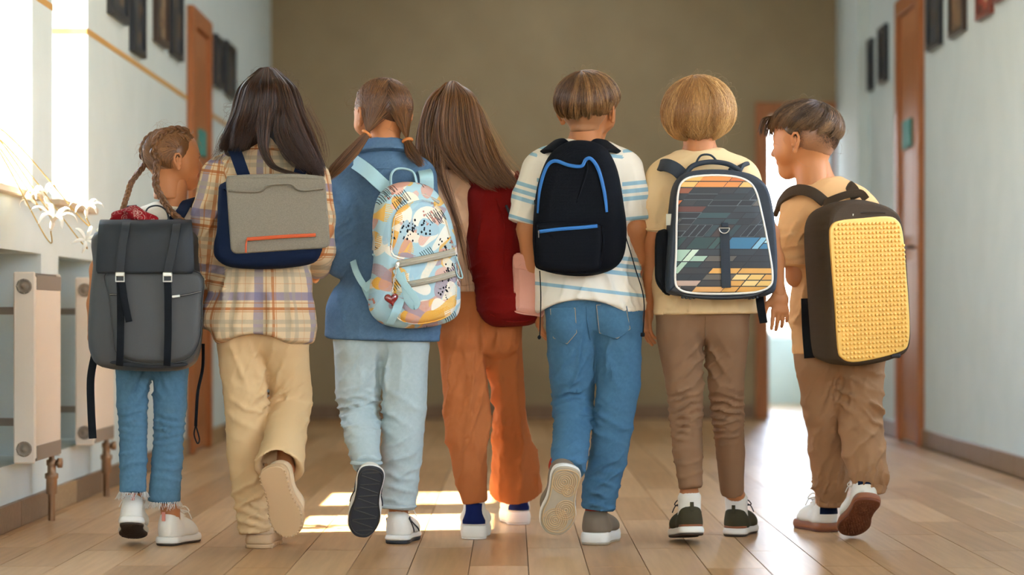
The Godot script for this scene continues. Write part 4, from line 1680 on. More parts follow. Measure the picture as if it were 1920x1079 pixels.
# three-strand braid along a path; each strand is a bundle of hairs
func braid(mb: MB, path: Array, w0: float, w1: float, pitch: float, ca: Color, cb: Color, hr: RandomNumberGenerator) -> void:
	var g := []
	for q in path: g.append(P(q[0], q[1], q[2]))
	var base := smooth_path(g, 16)
	var m := base.size()
	var s := PackedFloat32Array([0.0])
	for i in range(1, m): s.append(s[i - 1] + base[i].distance_to(base[i - 1]))
	for k in 3:
		var bundles := []
		for j in 16: bundles.append([hr.randf() * TAU, sqrt(hr.randf()), tone(ca, cb, hr)])
		var core := PackedVector3Array()
		var rads := PackedFloat32Array()
		var xs := PackedVector3Array()
		var zs := PackedVector3Array()
		for i in m:
			var t := (base[mini(i + 1, m - 1)] - base[maxi(i - 1, 0)]).normalized()
			var x := t.cross(Vector3(0, 0, 1)).normalized()
			var z := x.cross(t)
			var wd: float = lerpf(w0, w1, float(i) / m) * ks
			var ph: float = s[i] / (pitch * ks) * TAU + TAU * k / 3.0
			core.append(base[i] + x * sin(ph) * wd * 0.52 + z * sin(ph * 2.0) * wd * 0.30)
			rads.append(wd * 0.44)
			xs.append(x); zs.append(z)
		mb.col = lin(ca.lerp(cb, 0.15))
		var sub := PackedFloat32Array()
		for i in m: sub.append(rads[i] * 0.93)
		mb.tube(core, sub, 8, 0.95)
		for bq in bundles:
			var pts := PackedVector3Array()
			for i in m:
				var a: float = bq[0] + s[i] * 20.0
				pts.append(core[i] + (xs[i] * cos(a) + zs[i] * sin(a)) * rads[i] * 0.98)
			strand(mb, pts, 0.0011, bq[2], 0.9)

# a ribbed band round a neck, sleeve or leg: centre, axis, half widths
func ring_band(parent: Node, called: String, c: Vector3, axis: Vector3, ru: float, rv: float, r: float, m: Material, flat := 1.0) -> void:
	var w := axis.normalized()
	var u := Vector3.RIGHT - w * w.x
	u = u.normalized() if u.length() > 0.3 else Vector3.BACK
	var v := w.cross(u)
	var pts := PackedVector3Array()
	for i in 33: pts.append(c + u * cos(TAU * i / 32) * ru + v * sin(TAU * i / 32) * rv)
	var mb := MB.new()
	mb.tube(pts, radii(r), 8, flat)
	put(mb, called, m, parent)

func seam(f: Field, pts: Array, r: float, lift := 0.0004) -> PackedVector3Array:
	var o := []
	for q in pts: o.append(surf(f, q[0], q[1], lift))
	return smooth_path(o, 3)

# the point of a field's surface seen at a photo pixel
func surf(f: Field, px: float, py: float, lift := 0.0) -> Vector3:
	var eye := Vector3(0, CAMY, 0)
	var dir := (P(px, py) - eye).normalized()
	var h := f.hit(eye, dir, kd - 0.45, kd + 0.5)
	return h - dir * lift

# a thin patch lying on a field's surface: outline corners in px, rounded
func patch(f: Field, corners: Array, lift: float, thick: float) -> MB:
	var line := PackedVector2Array()
	for i in corners.size():
		var a := Vector2(corners[i][0], corners[i][1])
		var b := Vector2(corners[(i + 1) % corners.size()][0], corners[(i + 1) % corners.size()][1])
		for j in 6: line.append(a.lerp(b, j / 6.0))
	var mid := Vector2.ZERO
	for p in line: mid += p
	mid /= line.size()
	var pv := PackedVector3Array()
	var pi := PackedInt32Array()
	var m := line.size()
	var rings := [[1.0, -0.002], [1.0, lift + thick * 0.7], [0.96, lift + thick], [0.66, lift + thick], [0.33, lift + thick]]
	for r in rings:
		for p in line:
			var q: Vector2 = mid + (p - mid) * float(r[0])
			pv.append(surf(f, q.x, q.y, r[1]))
	for j in rings.size() - 1:
		for i in m:
			var a := j * m + i
			var b := j * m + (i + 1) % m
			pi.append_array([a, b, a + m, b, b + m, a + m])
	pv.append(surf(f, mid.x, mid.y, lift + thick))
	for i in m: pi.append_array([(rings.size() - 1) * m + i, (rings.size() - 1) * m + (i + 1) % m, pv.size() - 1])
	pv.append(surf(f, mid.x, mid.y, -0.004))
	for i in m: pi.append_array([(i + 1) % m, i, pv.size() - 1])
	var mb := MB.new()
	mb.piece(pv, pi)
	return mb

# a strap along photo points [px, py, dz]; «side» across the strap
func strap(pts: Array, width_px: float, thick: float, side: Vector3, mb: MB = null) -> MB:
	if mb == null: mb = MB.new()
	var g := []
	for q in pts: g.append(P(q[0], q[1], q[2]))
	mb.band(smooth_path(g, 6), PackedVector3Array([side]), width_px * ks, thick)
	return mb

func tube_px(pts: Array, r: float, mb: MB = null, sides := 6, flat := 1.0) -> MB:
	if mb == null: mb = MB.new()
	var g := []
	for q in pts: g.append(P(q[0], q[1], q[2]))
	mb.tube(smooth_path(g, 5), radii(r), sides, flat)
	return mb
# ------------------------------------------------------------------ bags
func frame(px: float, py: float, dz: float, yaw := 0.0, pitch := 0.0, roll := 0.0) -> Transform3D:
	return Transform3D(Basis.from_euler(Vector3(deg_to_rad(pitch), deg_to_rad(yaw), deg_to_rad(roll))), P(px, py, dz))

func loc(list: Array, cx: float, cy: float, per := 4) -> PackedVector2Array:
	var o := []
	for q in list: o.append(Vector2((q[0] - cx) * ks, (cy - q[1]) * ks))
	return smooth2(o, per)

# zip: tape, teeth and slider along local points of a frame
func zip(parent: Node, T: Transform3D, pts: Array, width: float, tape: Material, teeth: Material, pull: Material = null, called := "zip") -> void:
	var g := []
	for q in pts: g.append(T * Vector3(q[0], q[1], q[2]))
	var path := smooth_path(g, 5)
	var mb := MB.new()
	mb.tube(path, radii(width * 0.5), 8, 0.3, Vector3.ZERO if path.size() < 2 else _across(path, T.basis.z))
	var z := put(mb, called, tape, parent)
	var tm := MB.new()
	var lift := PackedVector3Array()
	for p in path: lift.append(p + T.basis.z * width * 0.14)
	tm.tube(lift, radii(width * 0.11), 5, 0.8)
	put(tm, "teeth", teeth, z)
	if pull:
		var pm := MB.new()
		var e := path[0] + T.basis.z * width * 0.25
		pm.box(e, Vector3(width * 0.55, width * 0.7, width * 0.3), width * 0.1, T.basis)
		pm.box(e - T.basis.y * width * 0.95 + T.basis.z * 0.001, Vector3(width * 0.34, width * 1.5, width * 0.16), width * 0.06, T.basis)
		put(pm, "zip_pull", pull, z)

func _across(path: PackedVector3Array, n: Vector3) -> Vector3:
	var t := (path[path.size() - 1] - path[0]).normalized()
	var a := n.cross(t)
	return a.normalized() if a.length() > 0.2 else Vector3.ZERO

# rings of a soft bag: side of depth d with rounded edges and a swelling face
func soft(d: float, r: float) -> Array:
	return [[0.02, -0.001, 0.5], [0.012, 0.0, 0.97], [0.004, 0.004], [0.0, 0.012], [-0.002, d * 0.4], [0.0, d - r], [r * 0.13, d - r * 0.5], [r * 0.42, d - r * 0.13], [r * 0.7, d], [r * 0.7, d, 0.92], [r * 0.7, d, 0.82], [r * 0.7, d, 0.7], [r * 0.7, d, 0.55], [r * 0.7, d, 0.38], [r * 0.7, d, 0.2]]

func strokes_print() -> ImageTexture:
	var n := 512
	var im := Image.create(n, n, false, Image.FORMAT_RGB8)
	im.fill(hx("a9c6cb"))
	var r := RandomNumberGenerator.new()
	r.seed = 21
	var cols := ["e2a84a", "cf9a86", "e8dcc4", "a99398", "a9c6cb", "ddae9a", "e6b45c", "ece2cf", "9fbcc6"]
	for k in 75:
		var c := hx(cols[k % cols.size()])
		var ox := r.randf() * n
		var oy := r.randf() * n
		var ang := r.randf_range(-1.1, 0.6)
		var l := r.randf_range(40, 95)
		var w := r.randf_range(14, 34)
		for i in range(-int(l), int(l)):
			var ww := w * sqrt(maxf(0.0, 1.0 - pow(i / l, 4.0))) * (1.0 + 0.22 * sin(i * 0.045 + k))
			for j in range(-int(ww), int(ww)):
				if i > l * 0.6 and int(j / 3.0) % 2 == 0 and k % 3 == 0: continue   # dry brush ends
				im.set_pixel(posmod(int(ox + cos(ang) * i - sin(ang) * j), n), posmod(int(oy + sin(ang) * i + cos(ang) * j), n), c)
	for k in 26:
		var ox := r.randf() * n
		var oy := r.randf() * n
		if k % 2 == 0:      # clusters of dots
			var c := hx(["17181c", "17181c", "b87c6c"][k % 3])
			for q in 14:
				var cx := ox + r.randf_range(-32, 32)
				var cy := oy + r.randf_range(-26, 26)
				var rr := r.randf_range(2.2, 4.6)
				for y in range(-5, 6):
					for x in range(-5, 6):
						if x * x + y * y < rr * rr: im.set_pixel(posmod(int(cx + x), n), posmod(int(cy + y), n), c)
		else:               # hatching
			for q in 6:
				var a := r.randf_range(0.7, 0.9)
				for s in 46:
					for w in 3: im.set_pixel(posmod(int(ox + q * 9 + cos(a) * s + w), n), posmod(int(oy + sin(a) * s - q * 4), n), hx("17181c"))
	return ImageTexture.create_from_image(im)

func mosaic_print() -> ImageTexture:
	var n := 640
	var im := Image.create(n, n, false, Image.FORMAT_RGB8)
	var r := RandomNumberGenerator.new()
	r.seed = 33
	var pick := {}
	var darks := ["1b2024", "12161a", "282e33", "1a2226", "2a2829", "101418"]
	for y in n:
		for x in n:
			var fx := float(x) / n
			var fy := float(y) / n
			# the picture has two fields, bricks leaning right, upper left and lower right bands in warm tones
			var rh := 0.052
			var row := int(fy / rh)
			var sl := 1.05
			var u := fx + fy * sl
			var cw := 0.15
			var zone := hash(int(u / 0.30) * 17 + int(fy / 0.208) * 5) % 3
			if zone == 1:
				row = int(fy / 0.104) * 2
				rh = 0.104
				cw = 0.075
			elif zone == 2:
				cw = 0.30
			var cell := int(floor(u / cw))
			while cell > 0 and hash(row * 971 + cell * 37) % 100 < 38: cell -= 1
			var next := cell + 1
			while hash(row * 971 + next * 37) % 100 < 38: next += 1
			var key := row * 1000 + cell * 10 + zone
			if not pick.has(key):
				var cy := row * 0.052 + rh * 0.5
				var cx := (cell + next) * 0.5 * cw - cy * sl
				var c := hx(darks[r.randi() % darks.size()])
				var d := cx * 0.75 + cy
				if cy < 0.08: c = hx(["d9873f", "e0a052", "c96a33", "e3b061"][r.randi() % 4])
				elif d < 0.30: c = hx(["c96a33", "5a2c20", "8a4a2c", "d98a42"][r.randi() % 4])
				elif cy > 0.80 and cx > 0.42: c = hx(["e3b866", "d99e4c", "e8c680"][r.randi() % 3])
				elif cx > 0.62 and cy > 0.52 and cy < 0.80: c = hx(["7fb0c4", "2f6b8a", "a5c9cf", "23262b", "23262b"][r.randi() % 5])
				elif cx < 0.45 and cy > 0.56 and cy < 0.80: c = hx(["9db8a0", "2d4b46", "c3d2b8", "23262b", "1f3a38"][r.randi() % 5])
				elif cx > 0.30 and cx < 0.68 and cy > 0.30 and cy < 0.62: c = hx(["24383c", "1d2b30", "2a4445", "23262b", "3b2a26"][r.randi() % 5])
				elif cy > 0.86: c = hx(["23262b", "b89a86", "33302f", "d8a060"][r.randi() % 4])
				elif r.randf() < 0.08: c = hx("5b5348")
				pick[key] = c
			var c2: Color = pick[key]
			var eu := minf(u - cell * cw, next * cw - u)
			var ev := absf((fy - row * 0.052) / rh - 0.5) * rh
			if eu < 0.006 or ev > rh * 0.5 - 0.004:
				c2 = hx("15171a") if c2.get_luminance() > 0.12 else hx("565c5e")
			im.set_pixel(x, y, c2)
	return ImageTexture.create_from_image(im)

func bag_one() -> void:
	var o := thing("rucksack", "dark grey leather rucksack with black flap and two buckled straps, on the braided girl", "backpack", P(280, 690, 0.16))
	var T := frame(280, 560, 0.085, 0, 0, 0)
	var mb := MB.new()
	mb.pillow(loc([[190, 440], [186, 500], [180, 560], [177, 620], [181, 660], [203, 686], [280, 693], [350, 689], [374, 664], [381, 600], [378, 540], [372, 490], [366, 440], [280, 430]], 280, 560), soft(0.115, 0.03), T, Rect2(0, 0, 1, 1), 0.012)
	put(mb, "body", M.leather_grey, o)
	mb = MB.new()
	var T2 := T.translated_local(Vector3(0, 0, 0.112))
	mb.pillow(loc([[205, 512], [207, 560], [214, 620], [225, 665], [280, 680], [345, 674], [372, 640], [377, 570], [373, 515], [290, 506]], 290, 590), soft(0.022, 0.02), frame(290, 590, 0.085 + 0.112), Rect2(0, 0, 1, 1), 0.006)
	put(mb, "front_pocket", M.leather_grey, o)
	mb = MB.new()
	mb.pillow(loc([[214, 684], [280, 692], [345, 688], [340, 680], [280, 684], [220, 676]], 280, 685), [[0.004, -0.02], [0.0, 0.0], [0.001, 0.012], [0.003, 0.016]], frame(280, 685, 0.085 + 0.105))
	put(mb, "base_trim", M.flap_black, o)
	# flap: bends over the top and hangs down in front
	mb = MB.new()
	var rows := [[-0.105, 418], [-0.05, 412], [0.0, 414], [0.022, 422], [0.034, 440], [0.038, 465], [0.038, 490], [0.036, 508], [0.033, 513]]
	var pv := PackedVector3Array()
	var pi := PackedInt32Array()
	var nu := 17
	for side in 2:
		for j in rows.size():
			for i in nu:
				var t := float(i) / (nu - 1)
				var x0 := lerpf(190, 177, float(j) / 8.0)
				var x1 := lerpf(357, 366, float(j) / 8.0)
				var ins := 0.0
				if j >= 7: ins = 6.0 if j == 8 else 1.5
				var edge := pow(absf(t - 0.5) * 2.0, 6.0)
				var px := lerpf(x0 + ins, x1 - ins, t)
				pv.append(P(px, rows[j][1], 0.085 + 0.115 + rows[j][0] - edge * 0.012 - (0.005 if side == 1 else 0.0)) + Vector3(0, (-0.005 if side == 1 and j < 4 else 0.0), 0))
	var nv := rows.size()
	_sheet(mb, pv, nu, nv)
	put(mb, "flap", M.flap_black, o)
	# straps over the flap, with buckles
	for q in [[[238, 412, 0.16], [236, 425, 0.232], [230, 460, 0.246], [226, 500, 0.248], [225, 512, 0.246], 225.0], [[333, 412, 0.16], [331, 427, 0.232], [325, 462, 0.246], [317, 500, 0.248], [314, 512, 0.246], 314.0]]:
		var s := strap(q.slice(0, 5), 15, 0.004, Vector3.RIGHT)
		put(s, "flap_strap", M.flap_black, o)
		var bx: float = q[5]
		var bk := MB.new()
		var c := P(bx, 520, 0.250)
		bk.box(c + Vector3(0, 0.008, 0), Vector3(0.026, 0.012, 0.006), 0.002)
		bk.box(c - Vector3(0, 0.012, 0), Vector3(0.026, 0.004, 0.005), 0.001)
		for e in [-1.0, 1.0]: bk.box(c + Vector3(e * 0.0115, -0.003, 0), Vector3(0.003, 0.02, 0.005), 0.001)
		put(bk, "buckle", M.steel, o)
		var lower := strap([[bx, 526, 0.238], [bx + 1, 560, 0.240], [bx + 1, 620, 0.238], [bx, 668, 0.232], [bx - 1, 686, 0.215]], 13, 0.003, Vector3.RIGHT)
		put(lower, "lower_strap", M.web_black, o)
	var loose := strap([[229, 530, 0.246], [233, 560, 0.25], [239, 590, 0.25], [242, 604, 0.248]], 12, 0.003, Vector3.RIGHT)
	put(loose, "strap_end", M.web_black, o)
	zip(o, Transform3D(Basis(), Vector3.ZERO), [_pz(224, 553, 0.234), _pz(214, 552, 0.232), _pz(206, 553, 0.226)], 0.006, M.flap_black, M.steel, M.steel)
	zip(o, Transform3D(Basis(), Vector3.ZERO), [_pz(322, 557, 0.236), _pz(350, 553, 0.236), _pz(377, 547, 0.222)], 0.006, M.flap_black, M.steel, null)
	var zp := MB.new()
	zp.box(P(330, 556, 0.238), Vector3(0.022, 0.007, 0.004), 0.001, Basis(Vector3.FORWARD, -0.12))
	put(zp, "zip_pull", M.steel, o)
	# grab handle, shoulder straps and the loose ends
	put(tube_px([[270, 418, 0.14], [276, 392, 0.13], [296, 386, 0.125], [312, 396, 0.13], [318, 418, 0.14]], 0.005, null, 8, 0.5), "grab_handle", M.flap_black, o)
	put(strap([[262, 420, 0.11], [252, 404, 0.10], [246, 392, 0.06], [244, 388, 0.0], [240, 400, -0.07]], 24, 0.007, Vector3(1, 0.1, 0)), "shoulder_strap", M.navy, o)
	put(strap([[322, 420, 0.11], [340, 398, 0.10], [350, 380, 0.06], [356, 376, 0.0], [358, 392, -0.07]], 24, 0.007, Vector3(1, 0.3, 0)), "shoulder_strap", M.navy, o)
	put(strap([[181, 655, 0.10], [177, 670, 0.10], [170, 712, 0.10], [171, 770, 0.105], [174, 823, 0.11]], 15, 0.003, Vector3(1, 0, 0.2)), "strap_end", M.web_black, o)
	put(strap([[381, 645, 0.10], [380, 690, 0.10], [371, 735, 0.10], [368, 780, 0.10], [367, 800, 0.10]], 9, 0.003, Vector3(0.6, 0, 0.8)), "strap_end", M.web_black, o)
	put(tube_px([[367, 798, 0.10], [364, 815, 0.10], [370, 832, 0.10], [374, 824, 0.10], [367, 798, 0.10]], 0.0022), "strap_loop", M.web_black, o)
	# red bandana knotted to the bag
	var b := thing("bandana", "red paisley bandana tied on the braided girl's rucksack", "bandana", P(240, 415, 0.12))
	var f := Field.new()
	f.oval(P(218, 408, 0.12), P(250, 402, 0.13), Vector3.UP, 12 * ks, 0.02, 15 * ks, 0.022, 0.02)
	f.oval(P(252, 402, 0.14), P(290, 412, 0.14), Vector3.UP, 13 * ks, 0.02, 8 * ks, 0.014, 0.02)
	f.rod(P(248, 405, 0.15), P(256, 408, 0.15), 9 * ks, 9 * ks, 0.02)
	put(cloth_mb(f, 0.005, folder([[240, 405, 40, 12, 1.6, 25], [275, 408, 30, 11, 1.4, -25]], 0.3)), "knot", M.bandana, b)
	f = Field.new()
	f.oval(P(204, 425, 0.07), P(188, 480, 0.05), Vector3(1, 0, 0.3), 9 * ks, 0.01, 12 * ks, 0.01, 0.02)
	f.oval(P(188, 480, 0.05), P(175, 550, 0.04), Vector3(1, 0, 0.3), 12 * ks, 0.01, 4 * ks, 0.006, 0.02)
	put(cloth_mb(f, 0.005, folder([[190, 480, 50, 12, 1.5, 80]], 0.3)), "hanging_end", M.bandana, b)

func _pz(px: float, py: float, dz: float) -> Array:
	var p := P(px, py, dz)
	return [p.x, p.y, p.z]

# closes a two-sided sheet of nu x nv points (front then back)
func _sheet(mb: MB, pv: PackedVector3Array, nu: int, nv: int) -> void:
	var pi := PackedInt32Array()
	for j in nv - 1:
		for i in nu - 1:
			var a := j * nu + i
			pi.append_array([a, a + 1, a + nu, a + 1, a + nu + 1, a + nu])
			var b := a + nu * nv
			pi.append_array([b, b + nu, b + 1, b + 1, b + nu, b + nu + 1])
	var ring := []
	for i in nu: ring.append(i)
	for j in range(1, nv): ring.append(j * nu + nu - 1)
	for i in range(nu - 2, -1, -1): ring.append((nv - 1) * nu + i)
	for j in range(nv - 2, 0, -1): ring.append(j * nu)
	for k in ring.size():
		var a: int = ring[k]
		var b: int = ring[(k + 1) % ring.size()]
		pi.append_array([a, a + nu * nv, b, b, a + nu * nv, b + nu * nv])
	mb.piece(pv, pi)

func bag_two() -> void:
	var o := thing("satchel_backpack", "grey felt satchel backpack with orange zip and navy body, on the plaid shirt", "backpack", P(515, 500, 0.16))
	var mb := MB.new()
	mb.pillow(loc([[428, 345], [416, 372], [414, 430], [408, 462], [412, 485], [440, 500], [510, 503], [580, 495], [600, 478], [607, 440], [606, 380], [600, 345], [515, 335]], 515, 420), soft(0.095, 0.03), frame(515, 420, 0.085), Rect2(0, 0, 1, 1), 0.004)
	put(mb, "body", M.navy, o)
	mb = MB.new()
	var cs := []
	for q in [[426, 335, 7.0], [436, 475, 14.0], [617, 463, 14.0], [607, 336, 7.0]]: cs.append([(q[0] - 520) * ks, (400 - q[1]) * ks, q[2] * ks])
	var line := round_poly(cs, 6)
	mb.pillow(line, [[0.004, -0.004], [0.0, -0.002], [0.0, 0.003], [0.002, 0.006], [0.005, 0.0075], [0.005, 0.0075, 0.9], [0.005, 0.0075, 0.75], [0.005, 0.0075, 0.5], [0.005, 0.0075, 0.25]], frame(520, 400, 0.085 + 0.098), Rect2(0, 0, 1, 1), 0.005)
	put(mb, "flap", M.felt, o)
	# top fold of the flap over the bag, with the handle welt
	mb = MB.new()
	mb.tube(smooth_path([P(428, 337, 0.165), P(470, 334, 0.175), P(560, 333, 0.175), P(606, 338, 0.165)], 5), radii(0.014), 10, 0.7)
	put(mb, "top_fold", M.felt, o)
	mb = MB.new()
	mb.tube(smooth_path([P(429, 358, 0.192), P(470, 360, 0.198), P(490, 358, 0.200), P(500, 349, 0.204), P(520, 346, 0.206), P(545, 346, 0.206), P(558, 355, 0.202), P(575, 357, 0.2), P(606, 354, 0.194)], 4), radii(0.006), 8, 0.5)
	put(mb, "handle_welt", M.felt, o)
	var T := Transform3D()
	zip(o, T, [_pz(463, 449, 0.2), _pz(530, 444, 0.203), _pz(592, 441, 0.2)], 0.010, M.orange_zip, M.orange_zip)
	mb = MB.new()
	mb.tube(PackedVector3Array([P(463, 449, 0.204), P(461, 460, 0.206), P(461, 474, 0.206)]), PackedFloat32Array([0.004, 0.0048, 0.0055]), 8, 0.5)
	put(mb, "zip_pull", M.orange_zip, o)
	# stitched edge
	mb = MB.new()
	for i in range(0, line.size()):
		var p := line[i] * 0.97
		var q := line[(i + 1) % line.size()] * 0.97
		var F := frame(520, 400, 0.085 + 0.1055)
		mb.tube(PackedVector3Array([F * Vector3(p.x, p.y, 0), F * Vector3(lerpf(p.x, q.x, 0.6), lerpf(p.y, q.y, 0.6), 0)]), radii(0.0008), 4)
	var stc := put(mb, "stitching", M.felt, o)
	stc.set_meta("kind", "stuff")
	put(strap([[463, 345, 0.11], [452, 315, 0.12], [443, 290, 0.095], [438, 280, 0.05], [436, 285, -0.04]], 23, 0.006, Vector3(1, 0.25, 0)), "shoulder_strap", M.navy, o)
	put(strap([[556, 345, 0.11], [564, 318, 0.12], [572, 300, 0.095], [576, 292, 0.05], [576, 298, -0.04]], 22, 0.006, Vector3(1, -0.25, 0)), "shoulder_strap", M.navy, o)

func bag_three() -> void:
	mat("strokes", Color.WHITE, 0.8, {"tex": strokes_print(), "uv": true})
	M.strokes.uv1_scale = Vector3(1, 1, 1)
	var o := thing("printed_backpack", "pastel brush-stroke print backpack with silver zips and red heart charm", "backpack", P(780, 613, 0.16))
	var F := frame(775, 480, 0.075, 10, 0, 0)
	var uvr := Rect2(-0.16, -0.22, 0.32, 0.44)
	var line := loc([[708, 372], [698, 420], [700, 480], [694, 530], [690, 570], [702, 596], [730, 610], [780, 613], [830, 604], [854, 585], [857, 540], [852, 480], [846, 440], [832, 395], [806, 358], [770, 346], [735, 350]], 775, 480)
	var mb := MB.new()
	mb.pillow(line, soft(0.10, 0.035), F, uvr, 0.012)
	put(mb, "body", M.strokes, o)
	# lower pocket standing proud
	mb = MB.new()
	mb.pillow(loc([[742, 500], [738, 545], [742, 590], [775, 606], [825, 598], [850, 578], [854, 530], [850, 478], [795, 488]], 795, 545), soft(0.022, 0.02), frame(795, 545, 0.075 + 0.098, 8), Rect2(-0.1, -0.2, 0.3, 0.4), 0.006)
	put(mb, "front_pocket", M.strokes, o)
	# upper lobe
	mb = MB.new()
	mb.pillow(loc([[738, 480], [736, 440], [742, 405], [765, 385], [800, 378], [828, 398], [842, 440], [848, 474], [795, 488]], 795, 435), soft(0.010, 0.014), frame(795, 435, 0.075 + 0.10, 8), Rect2(-0.25, -0.1, 0.32, 0.42), 0.006)
	put(mb, "front_panel", M.strokes, o)
	var T := Transform3D()
	zip(o, T, [_pz(746, 496, 0.205), _pz(795, 486, 0.214), _pz(853, 473, 0.198)], 0.020, M.zip_grey, M.steel, M.steel)
	zip(o, T, [_pz(766, 534, 0.208), _pz(810, 525, 0.214), _pz(854, 513, 0.2)], 0.018, M.zip_grey, M.steel)
	zip(o, T, [_pz(701, 470, 0.150), _pz(706, 425, 0.158), _pz(722, 390, 0.166), _pz(752, 370, 0.172), _pz(790, 364, 0.172), _pz(824, 380, 0.160)], 0.011, M.zip_grey, M.steel)
	# side pocket edge
	put(tube_px([[699, 478, 0.14], [715, 484, 0.172], [738, 490, 0.184]], 0.004, null, 6, 0.6), "side_welt", M.mint, o)
	# straps
	put(strap([[740, 366, 0.09], [715, 345, 0.10], [690, 322, 0.095], [668, 306, 0.06], [655, 300, 0.02], [650, 308, -0.05]], 26, 0.008, Vector3(0.5, 1, 0)), "shoulder_strap", M.mint, o)
	put(strap([[800, 355, 0.09], [800, 335, 0.10], [798, 325, 0.08], [795, 320, 0.03]], 26, 0.008, Vector3(1, 0.1, 0)), "shoulder_strap", M.mint, o)
	put(tube_px([[733, 352, 0.12], [733, 330, 0.11], [742, 318, 0.105], [760, 317, 0.105], [776, 325, 0.105], [782, 348, 0.12]], 0.010, null, 10, 0.35), "grab_handle", M.mint, o)
	put(strap([[662, 490, 0.06], [668, 510, 0.09], [680, 532, 0.105], [692, 545, 0.11]], 12, 0.004, Vector3(1, 0.6, 0)), "lower_strap", M.mint, o)
	mb = MB.new()
	mb.pillow(loc([[676, 535], [686, 530], [705, 520], [706, 560], [695, 572], [684, 555]], 692, 545), [[0.003, -0.004], [0.0, 0.0], [0.002, 0.004]], frame(692, 545, 0.108, -20))
	put(mb, "strap_anchor", M.mint, o)
	put(strap([[742, 505, 0.215], [752, 525, 0.225], [772, 550, 0.235], [782, 566, 0.235], [776, 575, 0.23], [764, 562, 0.228], [758, 535, 0.226], [752, 512, 0.22]], 13, 0.003, Vector3(1, 0.2, 0.4)), "ribbon_loop", M.mint, o)
	put(strap([[752, 560, 0.215], [742, 585, 0.222], [730, 608, 0.19]], 16, 0.003, Vector3(1, 0.3, 0)), "ribbon_tail", M.mint, o)
	mb = tube_px([[854, 480, 0.19], [860, 495, 0.18], [867, 520, 0.17], [858, 518, 0.175], [853, 495, 0.185]], 0.0022)
	put(mb, "side_loop", M.mint, o)
	# the charm
	var c := thing("heart_charm", "red glass heart charm hanging from the pastel backpack's zip", "charm", P(734, 575, 0.235))
	mb = MB.new()
	var hl := []
	for i in 28:
		var t := TAU * i / 28
		hl.append(Vector2(16.0 * pow(sin(t), 3.0), 13.0 * cos(t) - 5.0 * cos(2 * t) - 2.0 * cos(3 * t) - cos(4 * t)) * 0.00125)
	mb.pillow(PackedVector2Array(hl), [[0.006, -0.009, 0.5], [0.002, -0.007], [0.0, -0.002], [0.0, 0.002], [0.002, 0.007], [0.006, 0.009, 0.5]], frame(734, 561, 0.238, 15, 0, 8))
	put(mb, "heart", M.heart_red, c)
	put(tube_px([[735, 550, 0.238], [737, 535, 0.236], [741, 515, 0.225], [744, 498, 0.215]], 0.0016), "chain", M.steel, c)
	mb = MB.new()
	for k in 5:
		var p := P(lerpf(735, 744, k / 4.0), lerpf(548, 500, k / 4.0), lerpf(0.24, 0.22, k / 4.0))
		var pts := PackedVector3Array()
		for i in 13:
			var a := TAU * i / 12
			pts.append(p + Vector3(cos(a) * 0.004 * (1 if k % 2 == 0 else 0.3), sin(a) * 0.007, cos(a) * 0.004 * (0.3 if k % 2 == 0 else 1.0)))
		mb.tube(pts, radii(0.001), 5)
	put(mb, "chain_links", M.steel, c).set_meta("kind", "stuff")

